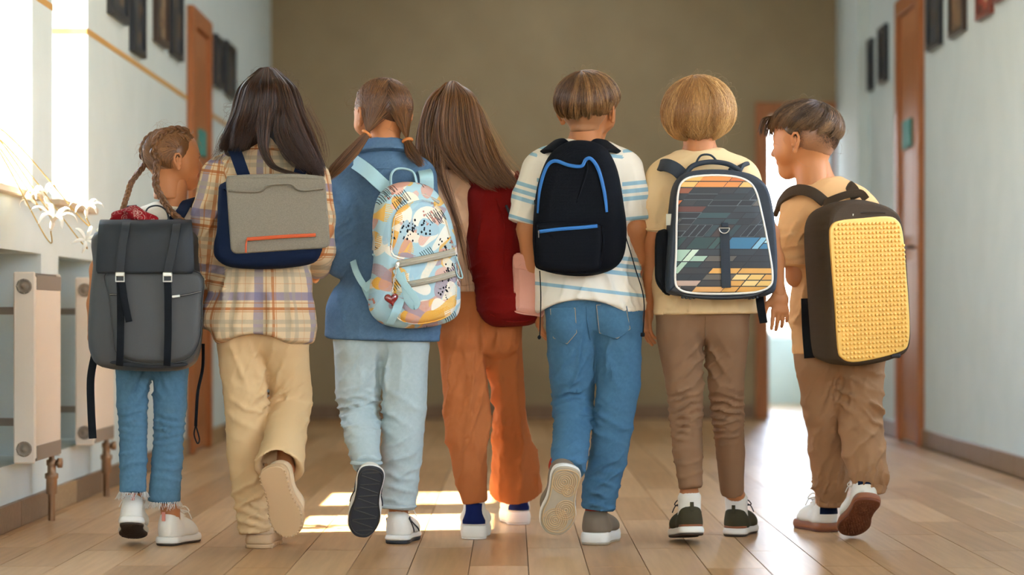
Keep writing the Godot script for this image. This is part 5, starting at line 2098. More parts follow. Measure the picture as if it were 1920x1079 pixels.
func bag_four() -> void:
	var o := thing("red_backpack", "dark red canvas backpack with pale pink side pocket, on the long-haired girl", "backpack", P(945, 605, 0.12))
	var f := Field.new()
	# a slack sack: back panel edge towards the left, swelling to the right
	f.oval(P(905, 365, 0.05), P(915, 480, 0.09), Vector3(1, 0, -0.5), 26 * ks, 0.045, 34 * ks, 0.075, 0.05)
	f.oval(P(930, 370, 0.06), P(955, 545, 0.08), Vector3(1, 0, -0.35), 34 * ks, 0.05, 48 * ks, 0.095, 0.05)
	f.oval(P(918, 450, 0.09), P(928, 560, 0.10), Vector3(1, 0, -0.4), 30 * ks, 0.06, 30 * ks, 0.06, 0.05)
	f.oval(P(935, 585, 0.08), P(985, 583, 0.06), Vector3.UP, 24 * ks, 0.085, 26 * ks, 0.085, 0.06)
	f.oval(P(960, 365, 0.02), P(985, 560, 0.03), Vector3(1, 0, -0.2), 24 * ks, 0.05, 32 * ks, 0.08, 0.05)
	put(cloth_mb(f, 0.007, folder([[920, 430, 60, 26, 1.2, 80], [905, 520, 50, 20, 1.0, 30], [940, 580, 50, 20, 1.0, 10], [950, 400, 40, 18, 1.2, 50]], 0.5)), "body", M.red_cloth, o)
	# seam and overlapping upper flap
	var mb := MB.new()
	mb.tube(seam(f, [[930, 372], [946, 420], [945, 470], [944, 505]], 0.002), radii(0.0022), 6)
	mb.tube(seam(f, [[898, 470], [920, 472], [944, 474]], 0.002), radii(0.0016), 6)
	mb.tube(seam(f, [[920, 590], [950, 603], [990, 602], [1012, 594]], 0.002), radii(0.0022), 6)
	put(mb, "seam", M.red_cloth, o).set_meta("kind", "stuff")
	# pink pocket
	mb = MB.new()
	mb.pillow(loc([[963, 482], [963, 535], [962, 575], [968, 585], [1000, 590], [1018, 588], [1018, 540], [1017, 492], [990, 480]], 990, 535), soft(0.016, 0.012), frame(990, 535, 0.158, 14), Rect2(0, 0, 1, 1), 0.012)
	put(mb, "side_pocket", M.pink_cloth, o)
	mb = MB.new()
	mb.pillow(loc([[964, 478], [963, 500], [975, 505], [1018, 512], [1018, 492], [990, 480]], 990, 493), [[0.003, -0.002], [0.0, 0.0], [0.001, 0.003], [0.004, 0.0045], [0.01, 0.005, 0.6]], frame(990, 493, 0.180, 14))
	put(mb, "pocket_flap", M.pink_cloth, o)
	put(strap([[897, 350, 0.06], [880, 328, 0.075], [860, 313, 0.06], [845, 308, 0.02], [838, 318, -0.05]], 22, 0.008, Vector3(0.4, 1, 0)), "shoulder_strap", M.red_cloth, o)
	put(strap([[962, 352, 0.03], [966, 336, 0.02], [962, 326, -0.03]], 22, 0.008, Vector3(1, 0.4, 0)), "shoulder_strap", M.red_cloth, o)
	mb = MB.new()
	mb.box(P(953, 395, 0.125), Vector3(0.008, 0.034, 0.012), 0.002, Basis(Vector3.FORWARD, -0.4))
	put(mb, "buckle", M.sole_dark, o)

func bag_five() -> void:
	var o := thing("black_backpack", "plain black backpack with bright blue zips, on the striped T-shirt", "backpack", P(1086, 515, 0.16))
	var line := loc([[1003, 470], [1002, 430], [1007, 370], [1018, 325], [1035, 292], [1062, 272], [1090, 268], [1120, 274], [1140, 290], [1156, 325], [1166, 380], [1172, 430], [1168, 475], [1152, 500], [1120, 513], [1080, 516], [1035, 510], [1010, 498]], 1086, 400)
	var mb := MB.new()
	mb.pillow(line, soft(0.10, 0.04), frame(1086, 400, 0.085, -2), Rect2(0, 0, 1, 1), 0.012)
	put(mb, "body", M.black_cloth, o)
	mb = MB.new()
	mb.pillow(loc([[1007, 435], [1005, 490], [1018, 505], [1070, 512], [1120, 508], [1128, 480], [1126, 425], [1070, 418], [1012, 420]], 1066, 465), soft(0.024, 0.02), frame(1066, 465, 0.085 + 0.098, -2), Rect2(0, 0, 1, 1), 0.006)
	put(mb, "front_pocket", M.black_cloth, o)
	# raised fold of the side panel
	mb = tube_px([[1128, 425, 0.20], [1131, 460, 0.205], [1126, 492, 0.195]], 0.006, null, 8, 0.6)
	put(mb, "pocket_fold", M.black_cloth, o)
	# slack folds in the upper panel
	mb = tube_px([[1098, 300, 0.188], [1100, 318, 0.195], [1092, 345, 0.194], [1080, 380, 0.19]], 0.007, null, 8, 0.5)
	put(mb, "panel_fold", M.black_cloth, o)
	var T := Transform3D()
	zip(o, T, [_pz(1008, 400, 0.168), _pz(1012, 355, 0.176), _pz(1024, 315, 0.184), _pz(1040, 302, 0.19), _pz(1066, 310, 0.198), _pz(1090, 312, 0.202), _pz(1098, 300, 0.2), _pz(1108, 298, 0.2), _pz(1122, 318, 0.2), _pz(1133, 360, 0.199), _pz(1138, 398, 0.196)], 0.010, M.blue_zip, M.blue_zip)
	zip(o, T, [_pz(1010, 435, 0.205), _pz(1050, 430, 0.216), _pz(1090, 427, 0.216), _pz(1120, 424, 0.21)], 0.010, M.blue_zip, M.blue_zip, M.dark_metal)
	zip(o, T, [_pz(1005, 385, 0.150), _pz(1004, 375, 0.148)], 0.008, M.black_cloth, M.dark_metal, M.dark_metal)
	put(strap([[1062, 284, 0.12], [1050, 274, 0.12], [1036, 274, 0.08], [1026, 280, 0.02], [1022, 300, -0.06]], 32, 0.014, Vector3(0.8, 0.6, 0.1)), "shoulder_strap", M.black_cloth, o)
	put(strap([[1112, 284, 0.12], [1124, 274, 0.12], [1140, 274, 0.08], [1152, 280, 0.02], [1156, 300, -0.06]], 32, 0.014, Vector3(0.8, -0.6, 0.1)), "shoulder_strap", M.black_cloth, o)
	put(tube_px([[1060, 276, 0.11], [1068, 268, 0.11], [1088, 266, 0.11], [1104, 268, 0.11], [1112, 276, 0.11]], 0.006, null, 8, 0.6), "grab_handle", M.black_cloth, o)
	put(tube_px([[1012, 508, 0.10], [1014, 560, 0.10], [1012, 634, 0.11]], 0.0016), "drawcord", M.web_black, o)
	mb = MB.new()
	mb.ball(P(1011, 633, 0.11), Vector3(0.005, 0.006, 0.005))
	put(mb, "cord_knot", M.web_black, o)
	put(tube_px([[1172, 440, 0.10], [1190, 500, 0.10], [1207, 560, 0.10], [1206, 624, 0.09]], 0.0028, null, 6, 0.5), "drawcord", M.web_black, o)
	mb = MB.new()
	mb.box(P(1205, 628, 0.09), Vector3(0.012, 0.012, 0.006), 0.002)
	put(mb, "cord_knot", M.web_black, o)

func bag_six() -> void:
	mat("mosaic", Color.WHITE, 0.5, {"tex": mosaic_print(), "uv": true})
	var o := thing("hard_backpack", "boxy school backpack with dark mosaic print and white piping, on the blond child", "backpack", P(1345, 560, 0.16))
	var F := frame(1347, 440, 0.085, 3, 0, -1.5)
	var line := loc([[1245, 540], [1247, 470], [1252, 400], [1258, 355], [1275, 333], [1310, 325], [1360, 325], [1400, 333], [1425, 355], [1438, 400], [1446, 470], [1447, 525], [1438, 548], [1400, 556], [1340, 560], [1280, 556], [1254, 552]], 1347, 440)
	var mb := MB.new()
	mb.pillow(line, [[0.02, 0.002, 0.5], [0.008, 0.0], [0.0, 0.008], [-0.002, 0.05], [0.0, 0.10], [0.004, 0.112], [0.012, 0.118], [0.012, 0.118, 0.7]], F)
	put(mb, "shell", M.slate, o)
	# side gusset seen on the left, with its mesh pocket
	mb = MB.new()
	mb.pillow(loc([[1240, 440], [1237, 500], [1239, 528], [1250, 545], [1262, 550], [1264, 500], [1262, 440]], 1250, 495), soft(0.055, 0.016), frame(1250, 495, 0.115, -25), Rect2(0, 0, 1, 1), 0.004)
	put(mb, "mesh_pocket", M.web_black, o)
	mb = MB.new()
	mb.box(P(1254, 412, 0.185), Vector3(0.017, 0.032, 0.004), 0.001, Basis(Vector3.UP, -0.6))
	put(mb, "reflector", M.reflector, o)
	# printed front panel framed by piping
	var fl := loc([[1268, 520], [1270, 470], [1271, 410], [1274, 362], [1284, 342], [1310, 334], [1360, 333], [1395, 340], [1414, 358], [1426, 400], [1440, 470], [1446, 515], [1440, 535], [1412, 545], [1350, 548], [1296, 546], [1274, 538]], 1355, 440, 4)
	var lo := Vector2(1e9, 1e9)
	var hi := -lo
	for p in fl:
		lo = lo.min(p)
		hi = hi.max(p)
	var F2 := frame(1355, 440, 0.085 + 0.116, 3, 0, 0)
	mb = MB.new()
	mb.pillow(fl, [[0.01, -0.004, 0.8], [0.0, 0.0], [0.002, 0.003], [0.006, 0.005, 0.99], [0.006, 0.005, 0.85], [0.006, 0.005, 0.65], [0.006, 0.005, 0.4], [0.006, 0.005, 0.2]], F2, Rect2(lo, hi - lo), 0.006)
	put(mb, "printed_panel", M.mosaic, o)
	var pts := PackedVector3Array()
	for i in fl.size() + 1:
		var p := fl[i % fl.size()]
		pts.append(F2 * Vector3(p.x, p.y, 0.002))
	mb = MB.new()
	mb.tube(pts, radii(0.0032), 8)
	put(mb, "piping", M.piping, o)
	# centre strap with D-ring
	put(strap([[1359, 428, 0.214], [1360, 480, 0.216], [1362, 540, 0.212]], 17, 0.003, Vector3.RIGHT), "centre_strap", M.slate, o)
	pts = PackedVector3Array()
	for i in 15:
		var a := PI * i / 14.0
		pts.append(P(1358, 428, 0.219) + Vector3(cos(a) * 0.0145, -sin(a) * 0.0145, 0))
	pts.append(pts[0])
	mb = MB.new()
	mb.tube(pts, radii(0.0016), 6)
	put(mb, "d_ring", M.steel, o)
	mb = MB.new()
	mb.box(P(1359, 422, 0.216), Vector3(0.02, 0.012, 0.004), 0.001)
	put(mb, "strap_tab", M.slate, o)
	# handles
	put(tube_px([[1284, 332, 0.13], [1298, 312, 0.125], [1330, 304, 0.122], [1365, 308, 0.122], [1390, 322, 0.13]], 0.0095, null, 10, 0.8), "grab_handle", M.slate, o)
	put(tube_px([[1304, 308, 0.10], [1314, 292, 0.095], [1332, 291, 0.095], [1344, 302, 0.10]], 0.005, null, 8, 0.6), "hang_loop", M.slate, o)
	mb = tube_px([[1305, 330, 0.18], [1335, 326, 0.18], [1365, 328, 0.18]], 0.004, null, 8, 0.5)
	put(mb, "top_zip", M.dark_metal, o)
	# shoulder straps
	put(strap([[1285, 335, 0.09], [1268, 318, 0.10], [1250, 310, 0.08], [1236, 312, 0.02], [1230, 324, -0.05]], 24, 0.012, Vector3(0.5, 1, 0)), "shoulder_strap", M.slate, o)
	put(strap([[1375, 325, 0.09], [1385, 314, 0.08], [1396, 312, 0.02], [1402, 322, -0.05]], 24, 0.012, Vector3(1, 0.5, 0)), "shoulder_strap", M.slate, o)
	put(strap([[1424, 556, 0.10], [1427, 580, 0.10], [1432, 606, 0.09]], 15, 0.003, Vector3(1, 0, 0.3)), "strap_end", M.web_black, o)
	# feet and base
	for x in [1294.0, 1405.0]:
		mb = MB.new()
		for k in 5:
			mb.box(P(x - 14 + k * 7.0, 559 - absf(k - 2) * 0.8, 0.18), Vector3(0.008, 0.009, 0.03), 0.002)
		put(mb, "foot", M.slate_hard, o)
	mb = MB.new()
	mb.tube(smooth_path([P(1262, 548, 0.19), P(1300, 556, 0.197), P(1350, 559, 0.198), P(1410, 555, 0.197), P(1444, 540, 0.19)], 5), radii(0.007), 8, 0.8)
	put(mb, "base_rail", M.slate_hard, o)

func bag_seven() -> void:
	var o := thing("pixel_backpack", "brown backpack with a studded yellow silicone panel, on the boy at far right", "backpack", P(1620, 675, 0.16))
	var yaw := 27.0
	var wide := 1.0 / cos(deg_to_rad(yaw))
	var F := frame(1632, 540, 0.205, yaw, 0, 2.5)
	var mb := MB.new()
	var line := loc([[1555, 450], [1558, 560], [1562, 648], [1572, 671], [1600, 679], [1650, 677], [1694, 667], [1711, 648], [1714, 600], [1711, 500], [1706, 430], [1694, 404], [1664, 388], [1620, 380], [1585, 386], [1562, 408]], 1632, 540)
	for i in line.size(): line[i].x *= wide
	mb.pillow(line, [[0.05, -0.168, 0.6], [0.04, -0.165], [0.022, -0.158], [0.010, -0.14], [0.0, -0.09], [-0.003, -0.03], [0.001, -0.012], [0.006, -0.005], [0.012, -0.003], [0.012, -0.002, 0.6]], F)
	put(mb, "body", M.brown_cloth, o)
	var pl := loc([[1560, 425], [1556, 455], [1561, 560], [1564, 645], [1571, 664], [1592, 673], [1640, 669], [1688, 659], [1703, 645], [1707, 600], [1703, 500], [1699, 440], [1689, 418], [1668, 411], [1620, 413], [1578, 416]], 1632, 540, 4)
	for i in pl.size(): pl[i].x *= wide
	var F2 := F
	mb = MB.new()
	mb.pillow(pl, [[0.004, -0.006], [0.0, -0.004], [0.0, 0.001], [0.001, 0.003], [0.005, 0.0045], [0.005, 0.0045, 0.5]], F2)
	var panel := put(mb, "silicone_panel", M.silicone, o)
	var knob := MB.new()
	knob.lathe([[0.0044, 0.0], [0.0044, 0.0026], [0.0036, 0.0040], [0.0018, 0.0047], [0.0, 0.0048]], Transform3D(Basis(Vector3.RIGHT, PI / 2), Vector3.ZERO), 8)
	var km := knob.commit(Vector3.ZERO)
	km.surface_set_material(0, M.silicone)
	var where := []
	var step := 0.0132
	for j in range(-18, 19):
		for i in range(-12, 13):
			var p := Vector2(i * step, j * step)
			if Geometry2D.is_point_in_polygon(p * 1.035, pl) and Geometry2D.is_point_in_polygon(p + p.normalized() * 0.0045, pl):
				where.append(F2 * Vector3(p.x, p.y, 0.0045) - org)
	var mm := MultiMesh.new()
	mm.transform_format = MultiMesh.TRANSFORM_3D
	mm.mesh = km
	mm.instance_count = where.size()
	for i in where.size():
		mm.set_instance_transform(i, Transform3D(F2.basis, where[i]))
	var mi := MultiMeshInstance3D.new()
	mi.name = "studs"
	mi.multimesh = mm
	mi.set_meta("kind", "stuff")
	panel.add_child(mi, true)
	# top pocket zip, side compression strap, handle
	zip(o, Transform3D(), [_pz(1592, 401, 0.222), _pz(1630, 398, 0.212), _pz(1660, 399, 0.200)], 0.007, M.brown_cloth, M.sole_dark)
	mb = MB.new()
	mb.box(P(1594, 402, 0.228), Vector3(0.020, 0.007, 0.004), 0.001, Basis(Vector3.BACK, -0.25))
	put(mb, "zip_pull", M.steel, o)
	put(tube_px([[1536, 640, 0.16], [1530, 560, 0.165], [1532, 470, 0.165], [1544, 408, 0.165], [1566, 384, 0.165], [1605, 376, 0.16], [1650, 385, 0.14]], 0.0035, null, 6, 0.6), "main_zip", M.sole_dark, o)
	put(strap([[1545, 385, 0.10], [1553, 378, 0.115], [1585, 366, 0.125], [1612, 362, 0.12], [1624, 374, 0.115]], 14, 0.006, Vector3(0.2, 1, 0.3)), "grab_handle", M.brown_cloth, o)
	put(strap([[1545, 378, 0.08], [1524, 362, 0.095], [1498, 356, 0.08], [1476, 365, 0.03], [1460, 385, -0.03], [1456, 400, -0.06]], 20, 0.014, Vector3(0.3, 1, 0.2)), "shoulder_strap", M.brown_cloth, o)
	put(strap([[1606, 372, 0.07], [1600, 358, 0.07], [1590, 348, 0.04], [1584, 350, -0.02]], 22, 0.012, Vector3(1, 0.5, 0)), "shoulder_strap", M.brown_cloth, o)
	put(strap([[1512, 560, 0.10], [1514, 620, 0.10], [1518, 672, 0.10]], 20, 0.004, Vector3(1, 0, 0.3)), "strap_end", M.web_black, o)
	mb = MB.new()
	mb.box(P(1678, 668, 0.16), Vector3(0.03, 0.012, 0.03), 0.004)
	put(mb, "base_foot", M.sole_dark, o)
# ------------------------------------------------------------------ the seven children
func ground(px: float, d: float) -> Vector3:
	return Vector3((px - 960.0) * d / FP, 0.0, -d)

func yawed(deg: float, pitch := 0.0, roll := 0.0) -> Basis:
	return Basis.from_euler(Vector3(deg_to_rad(pitch), deg_to_rad(deg), deg_to_rad(roll)))

func legs_of(l: Array, r: Array) -> Array:
	return [l, r]

# trousers: pelvis oval plus two chains. sta: [px, py, dz, half width]
func trousers(waist: Array, hips: Array, l: Array, r: Array, depth := 0.8, k := 0.007) -> Field:
	var f := Field.new()
	f.oval(P(waist[0], waist[1] - 8, waist[2]), P(hips[0], hips[1] - 34, hips[2]), Vector3.RIGHT, waist[3] * ks * 0.93, waist[3] * ks * 0.5, hips[3] * ks * 0.97, hips[3] * ks * 0.5, 0.05)
	for s in [l, r]:    # seat
		f.oval(P(lerpf(s[0][0], hips[0], 0.12), hips[1] - 34, 0.0), P(s[0][0], s[0][1] - 10, 0.006), Vector3.RIGHT, s[0][3] * ks * 0.9, s[0][3] * ks * 0.85, s[0][3] * ks, s[0][3] * ks * 0.98, 0.035)
	chain(f, l, k, depth)
	chain(f, r, k, depth)
	return f

# splits a cloth mesh so that each triangle takes its texture place from one region; fn(point, normal, region) and pick(point) choose
func split_uv(r: Array, pick, fn) -> MB:
	var mb := MB.new()
	var pv: PackedVector3Array = r[0]
	var pi: PackedInt32Array = r[1]
	var nn: PackedVector3Array = r[2]
	for i in range(0, pi.size(), 3):
		var mid := (pv[pi[i]] + pv[pi[i + 1]] + pv[pi[i + 2]]) / 3.0
		var reg: int = pick.call(mid)
		var u0 := Vector2.ZERO
		for e in 3:
			var p := pv[pi[i + e]]
			var t: Vector3 = fn.call(p, reg)
			var q := Vector2(t.x, t.y)
			if e == 0: u0 = q
			else:   # keep a triangle on one side of the wrap
				if q.x - u0.x > t.z * 0.5: q.x -= t.z
				elif u0.x - q.x > t.z * 0.5: q.x += t.z
			mb.v.append(p); mb.n.append(nn[pi[i + e]]); mb.uv.append(q); mb.c.append(Color.WHITE)
			mb.ix.append(mb.v.size() - 1)
	return mb

# ---------------- one: small girl with braids, white T-shirt, cropped jeans
func child_one() -> void:
	child_at(6.46)
	var so := {"l": 0.185, "w": 0.083, "sole": 0.026, "collar": 0.072, "upper": "shoe_white", "midsole": "sole_white", "outsole": "sole_brown", "laces": "shoe_white", "tab": "pink_tab", "tread": "nubs"}
	var SL := [P(246, 984, 0.055), Vector3(-0.02, -0.058, -0.17), Vector3(0, 1, -0.3)]
	var SR := [ground(306, 6.45), Vector3(0.36, 0, -0.93), Vector3.UP]
	var AL := ank(SL, so)
	var AR := ank(SR, so)
	var me := person("little girl with two long braids, white T-shirt and frayed cropped jeans, looking right", 285, 1020)
	var skin := hx("b8774a")
	var jr := 8.0
	var b := body_mesh({
		"neck0": [330, 345, 0.0, 22], "neck1": [322, 400, 0.0, 27], "chest": [292, 425, 0, 52], "pelvis": [285, 690, 0, 50],
		"footL": AL, "footR": AR, "legL": [[255, 700, 0, 24], [252, 810, 0.005, 15], [251, 950, 0.05, 14], [250, 965, 0.04, 15]], "legR": [[315, 700, 0, 24], [313, 815, 0, 15], [308, 965, 0, 14], [309, 990, -0.01, 14]],
		"armL": [[218, 432, 0, 17], [184, 505, 0.01, 15], [178, 570, 0.0, 14], [174, 625, -0.01, 11]], "armR": [[352, 425, 0, 17], [364, 510, -0.02, 15], [352, 590, -0.12, 11], [345, 620, -0.16, 10]]}, skin)
	var hc := P(324, 301, 0.0)
	var bs := yawed(-62, 3, 0)
	var hh := 118.0 * ks
	head_mesh(b, hc, bs, hh, skin, hx("6a4a30"))
	hand_mesh(b, P(173, 622, -0.01), Vector3(0.02, -1, -0.1), Vector3(-1, 0, 0.3), Vector3(0, 0, -1), 0.115, [0.25, 0.3, 0.35, 0.4], skin)
	hand_mesh(b, P(345, 620, -0.16), Vector3(-0.2, -0.6, -0.8), Vector3(1, 0, 0), Vector3(-0.2, 0.6, -0.5), 0.11, [0.5, 0.5, 0.5, 0.5], skin)
	put(b, "body", M.skin, me)
	# hair: strands drawn back into two braids
	var hr := RandomNumberGenerator.new()
	hr.seed = 101
	var ca := hx("5c391e")
	var cb := hx("9a6a3c")
	var hb := MB.new()
	hb.uses_col = true
	var q := func(x: float, y: float, z: float) -> Vector3: return hc + bs * Vector3(x, y, z) * hh
	hair_cap(hb, q.call(0, 0.13, 0.035), bs, Vector3(0.385, 0.385, 0.455) * hh, hx("6b4526"), [[q.call(0, -0.02, -0.08), bs * Vector3(0, -0.56, -0.83)], [q.call(0, -0.13, 0.2), bs * Vector3(0, -1, 0.22)]])
	# combed hair: from the hairline and parting towards each braid, over the cap
	var mid_r := P(287, 290, 0.0)
	for k in 2600:
		var side := 1.0 if hr.randf() < 0.68 else -1.0
		# start: anywhere on the cap of that side; end: nearest place of the braid line on the head
		var th := hr.randf_range(0.0, 1.0)
		var ph := hr.randf_range(0.02, 1.0)
		# local directions: parting runs from brow (z -) over the top to the nape; braid line at 40 degrees to the side
		var a := lerpf(-0.95, 2.3, th)                 # angle along the parting, 0 = straight up, positive to the back
		var lat0 := ph * 1.5 if hr.randf() < 0.65 else ph * 0.55
		var latb := 0.62 + 0.12 * th
		var a2 := a + 0.5 + hr.randf_range(0.0, 0.25)
		if lat0 > 1.05 and a < -0.35: continue
		var pts := PackedVector3Array()
		for i in 7:
			var t := i / 6.0
			var aa := lerpf(a, a2, t)
			var la := lerpf(lat0, latb, t) * side
			var d := Vector3(sin(la), cos(la) * cos(aa), cos(la) * sin(aa))
			pts.append(q.call(0, 0.13, 0.035) + bs * (d * Vector3(0.397, 0.398, 0.468) * hh * (1.0 + 0.012 * sin(t * 3.0))))
		strand(hb, pts, 0.0010, tone(ca, cb, hr), 0.9)
	var br := []
	for k in 9:
		var t := k / 8.0
		var a := lerpf(-0.62, 2.05, t)
		var la := 0.60 + 0.14 * t
		var d := Vector3(sin(la), cos(la) * cos(a), cos(la) * sin(a))
		var p: Vector3 = q.call(0, 0.13, 0.035) + bs * (d * Vector3(0.42, 0.42, 0.49) * hh)
		br.append(_px(p))
	br.append([292, 345, br[8][2] + 0.02])
	br.append([304, 372, br[8][2] + 0.035])
	br.append([322, 398, br[8][2] + 0.06])
	br.append([346, 419, br[8][2] + 0.075])
	braid(hb, br, 9.0, 6.5, 38.0, ca, cb, hr)
	var bl := []
	for k in 7:
		var t := k / 6.0
		var a := lerpf(-0.1, 2.05, t)
		var la := -(0.60 + 0.14 * t)
		var d := Vector3(sin(la), cos(la) * cos(a), cos(la) * sin(a))
		var p: Vector3 = q.call(0, 0.13, 0.035) + bs * (d * Vector3(0.42, 0.42, 0.49) * hh)
		bl.append(_px(p))
	bl.append([248, 340, 0.02])
	bl.append([240, 362, 0.05])
	bl.append([232, 388, 0.09])
	bl.append([226, 404, 0.11])
	braid(hb, bl, 8.0, 5.0, 34.0, ca, cb, hr)
	flyaways(hb, q.call(0, 0.13, 0.03), Vector3(0.43, 0.42, 0.45) * hh, 78, hx("c79a62").darkened(0.25), hr)
	put(hb, "hair", M.hair, me)
	# T-shirt
	var f := Field.new()
	chain(f, [[292, 428, 0, 58], [288, 500, 0, 60], [285, 620, 0, 58], [285, 675, 0, 56]], 0.03, 0.62)
	f.oval(P(238, 424, 0), P(345, 412, 0), Vector3.UP, 24 * ks, 24 * ks, 24 * ks, 24 * ks, 0.04)
	f.oval(P(322, 388, 0.005), P(316, 408, 0.0), Vector3.RIGHT, 31 * ks, 29 * ks, 44 * ks, 34 * ks, 0.03, 4)
	f.oval(P(234, 428, 0), P(190, 452, 0), Vector3(0, 0, 1), 24 * ks, 24 * ks, 24 * ks, 25 * ks, 0.02, 2)
	f.oval(P(350, 420, 0), P(368, 470, -0.02), Vector3(0, 0, 1), 22 * ks, 22 * ks, 23 * ks, 23 * ks, 0.02, 2)
	put(cloth_mb(f, 0.008, folder([[325, 395, 40, 14, 0.8, -30], [205, 440, 40, 12, 1.0, 60]], 0.5)), "t_shirt", M.white_shirt, me)
	ring_band(me, "neck_band", P(322, 388, 0.005), Vector3(0.1, 1, 0.1), 32 * ks, 30 * ks, 0.005, M.white_shirt)
	# jeans
	var L := [[250, 700, 0, 33], [248, 760, 0, 29], [250, 800, 0.005, 27], [250, 860, 0.015, 26], [249, 925, 0.03, 25]]
	var R := [[319, 700, 0, 34], [319, 760, 0, 31], [317, 800, 0, 29], [314, 860, 0, 29], [307, 943, 0, 31]]
	f = trousers([285, 640, 0, 62], [285, 690, 0, 66], L, R, 0.85)
	put(cloth_mb(f, 0.0056, folder([[250, 785, 30, 9, 1.6, 8], [250, 810, 28, 10, 1.5, -6], [315, 790, 32, 10, 1.7, -10], [315, 820, 32, 11, 1.4, 8], [250, 870, 40, 17, 0.8, 12], [310, 880, 45, 17, 0.8, -10], [275, 715, 40, 16, 1.3, 60], [300, 720, 40, 16, 1.3, -60]], 0.5)), "jeans", M.denim_one, me)
	# frayed hems
	var fr := MB.new()
	for h in [[249, 925, 0.03, 25], [305, 943, 0, 32]]:
		for k in 130:
			var a := hr.randf() * TAU
			var c := P(h[0], h[1], h[2])
			var rr: float = h[3] * ks
			var p := c + Vector3(cos(a) * rr, 0.004, sin(a) * rr * 0.85)
			var d := Vector3(cos(a) * 0.3 + hr.randfn(0, 0.25), -1, sin(a) * 0.3 + hr.randfn(0, 0.25)).normalized()
			var l := hr.randf_range(0.012, 0.026)
			strand(fr, PackedVector3Array([p, p + d * l * 0.5, p + d * l + Vector3(hr.randfn(0, 0.003), 0, 0)]), 0.0009, Color.WHITE, 0.7)
	put(fr, "frayed_hem", M.fray, me).set_meta("kind", "stuff")
	shoe(me, SL[0], SL[1], SL[2], so)
	shoe(me, SR[0], SR[1], SR[2], so)
	bag_one()

func _px(p: Vector3) -> Array:
	var d := -p.z
	return [960.0 + p.x * FP / d, HY - (p.y - CAMY) * FP / d, kd - d]

# ---------------- two: tall girl with long dark hair, plaid shirt, beige trousers
func plaid() -> ImageTexture:
	var n := 256
	var im := Image.create(n, n, false, Image.FORMAT_RGB8)
	var r := RandomNumberGenerator.new()
	r.seed = 2
	var base := hx("ccb08a")
	# bands across one repeat: [from, to, colour, strength]
	var bands := [[0.02, 0.17, hx("6a6382"), 0.8], [0.21, 0.225, hx("a5602f"), 0.8], [0.30, 0.35, hx("a05628"), 0.9], [0.37, 0.385, hx("a5602f"), 0.7], [0.52, 0.60, hx("9c9078"), 0.7], [0.66, 0.74, hx("9c9078"), 0.65], [0.86, 0.875, hx("b8764a"), 0.6]]
	for y in n:
		for x in n:
			var c := base
			var u := float(x) / n
			var v := float(y) / n
			for b in bands:
				if u >= b[0] and u < b[1]: c = c.lerp(b[2], b[3] * (0.55 + 0.25 * ((x + y) % 2)))
				if v >= b[0] and v < b[1]: c = c.lerp(b[2], b[3] * (0.65 + 0.25 * ((x + y) % 2)))
			im.set_pixel(x, y, c.lerp(Color(1, 1, 1), r.randf_range(-0.03, 0.03)))
	return ImageTexture.create_from_image(im)

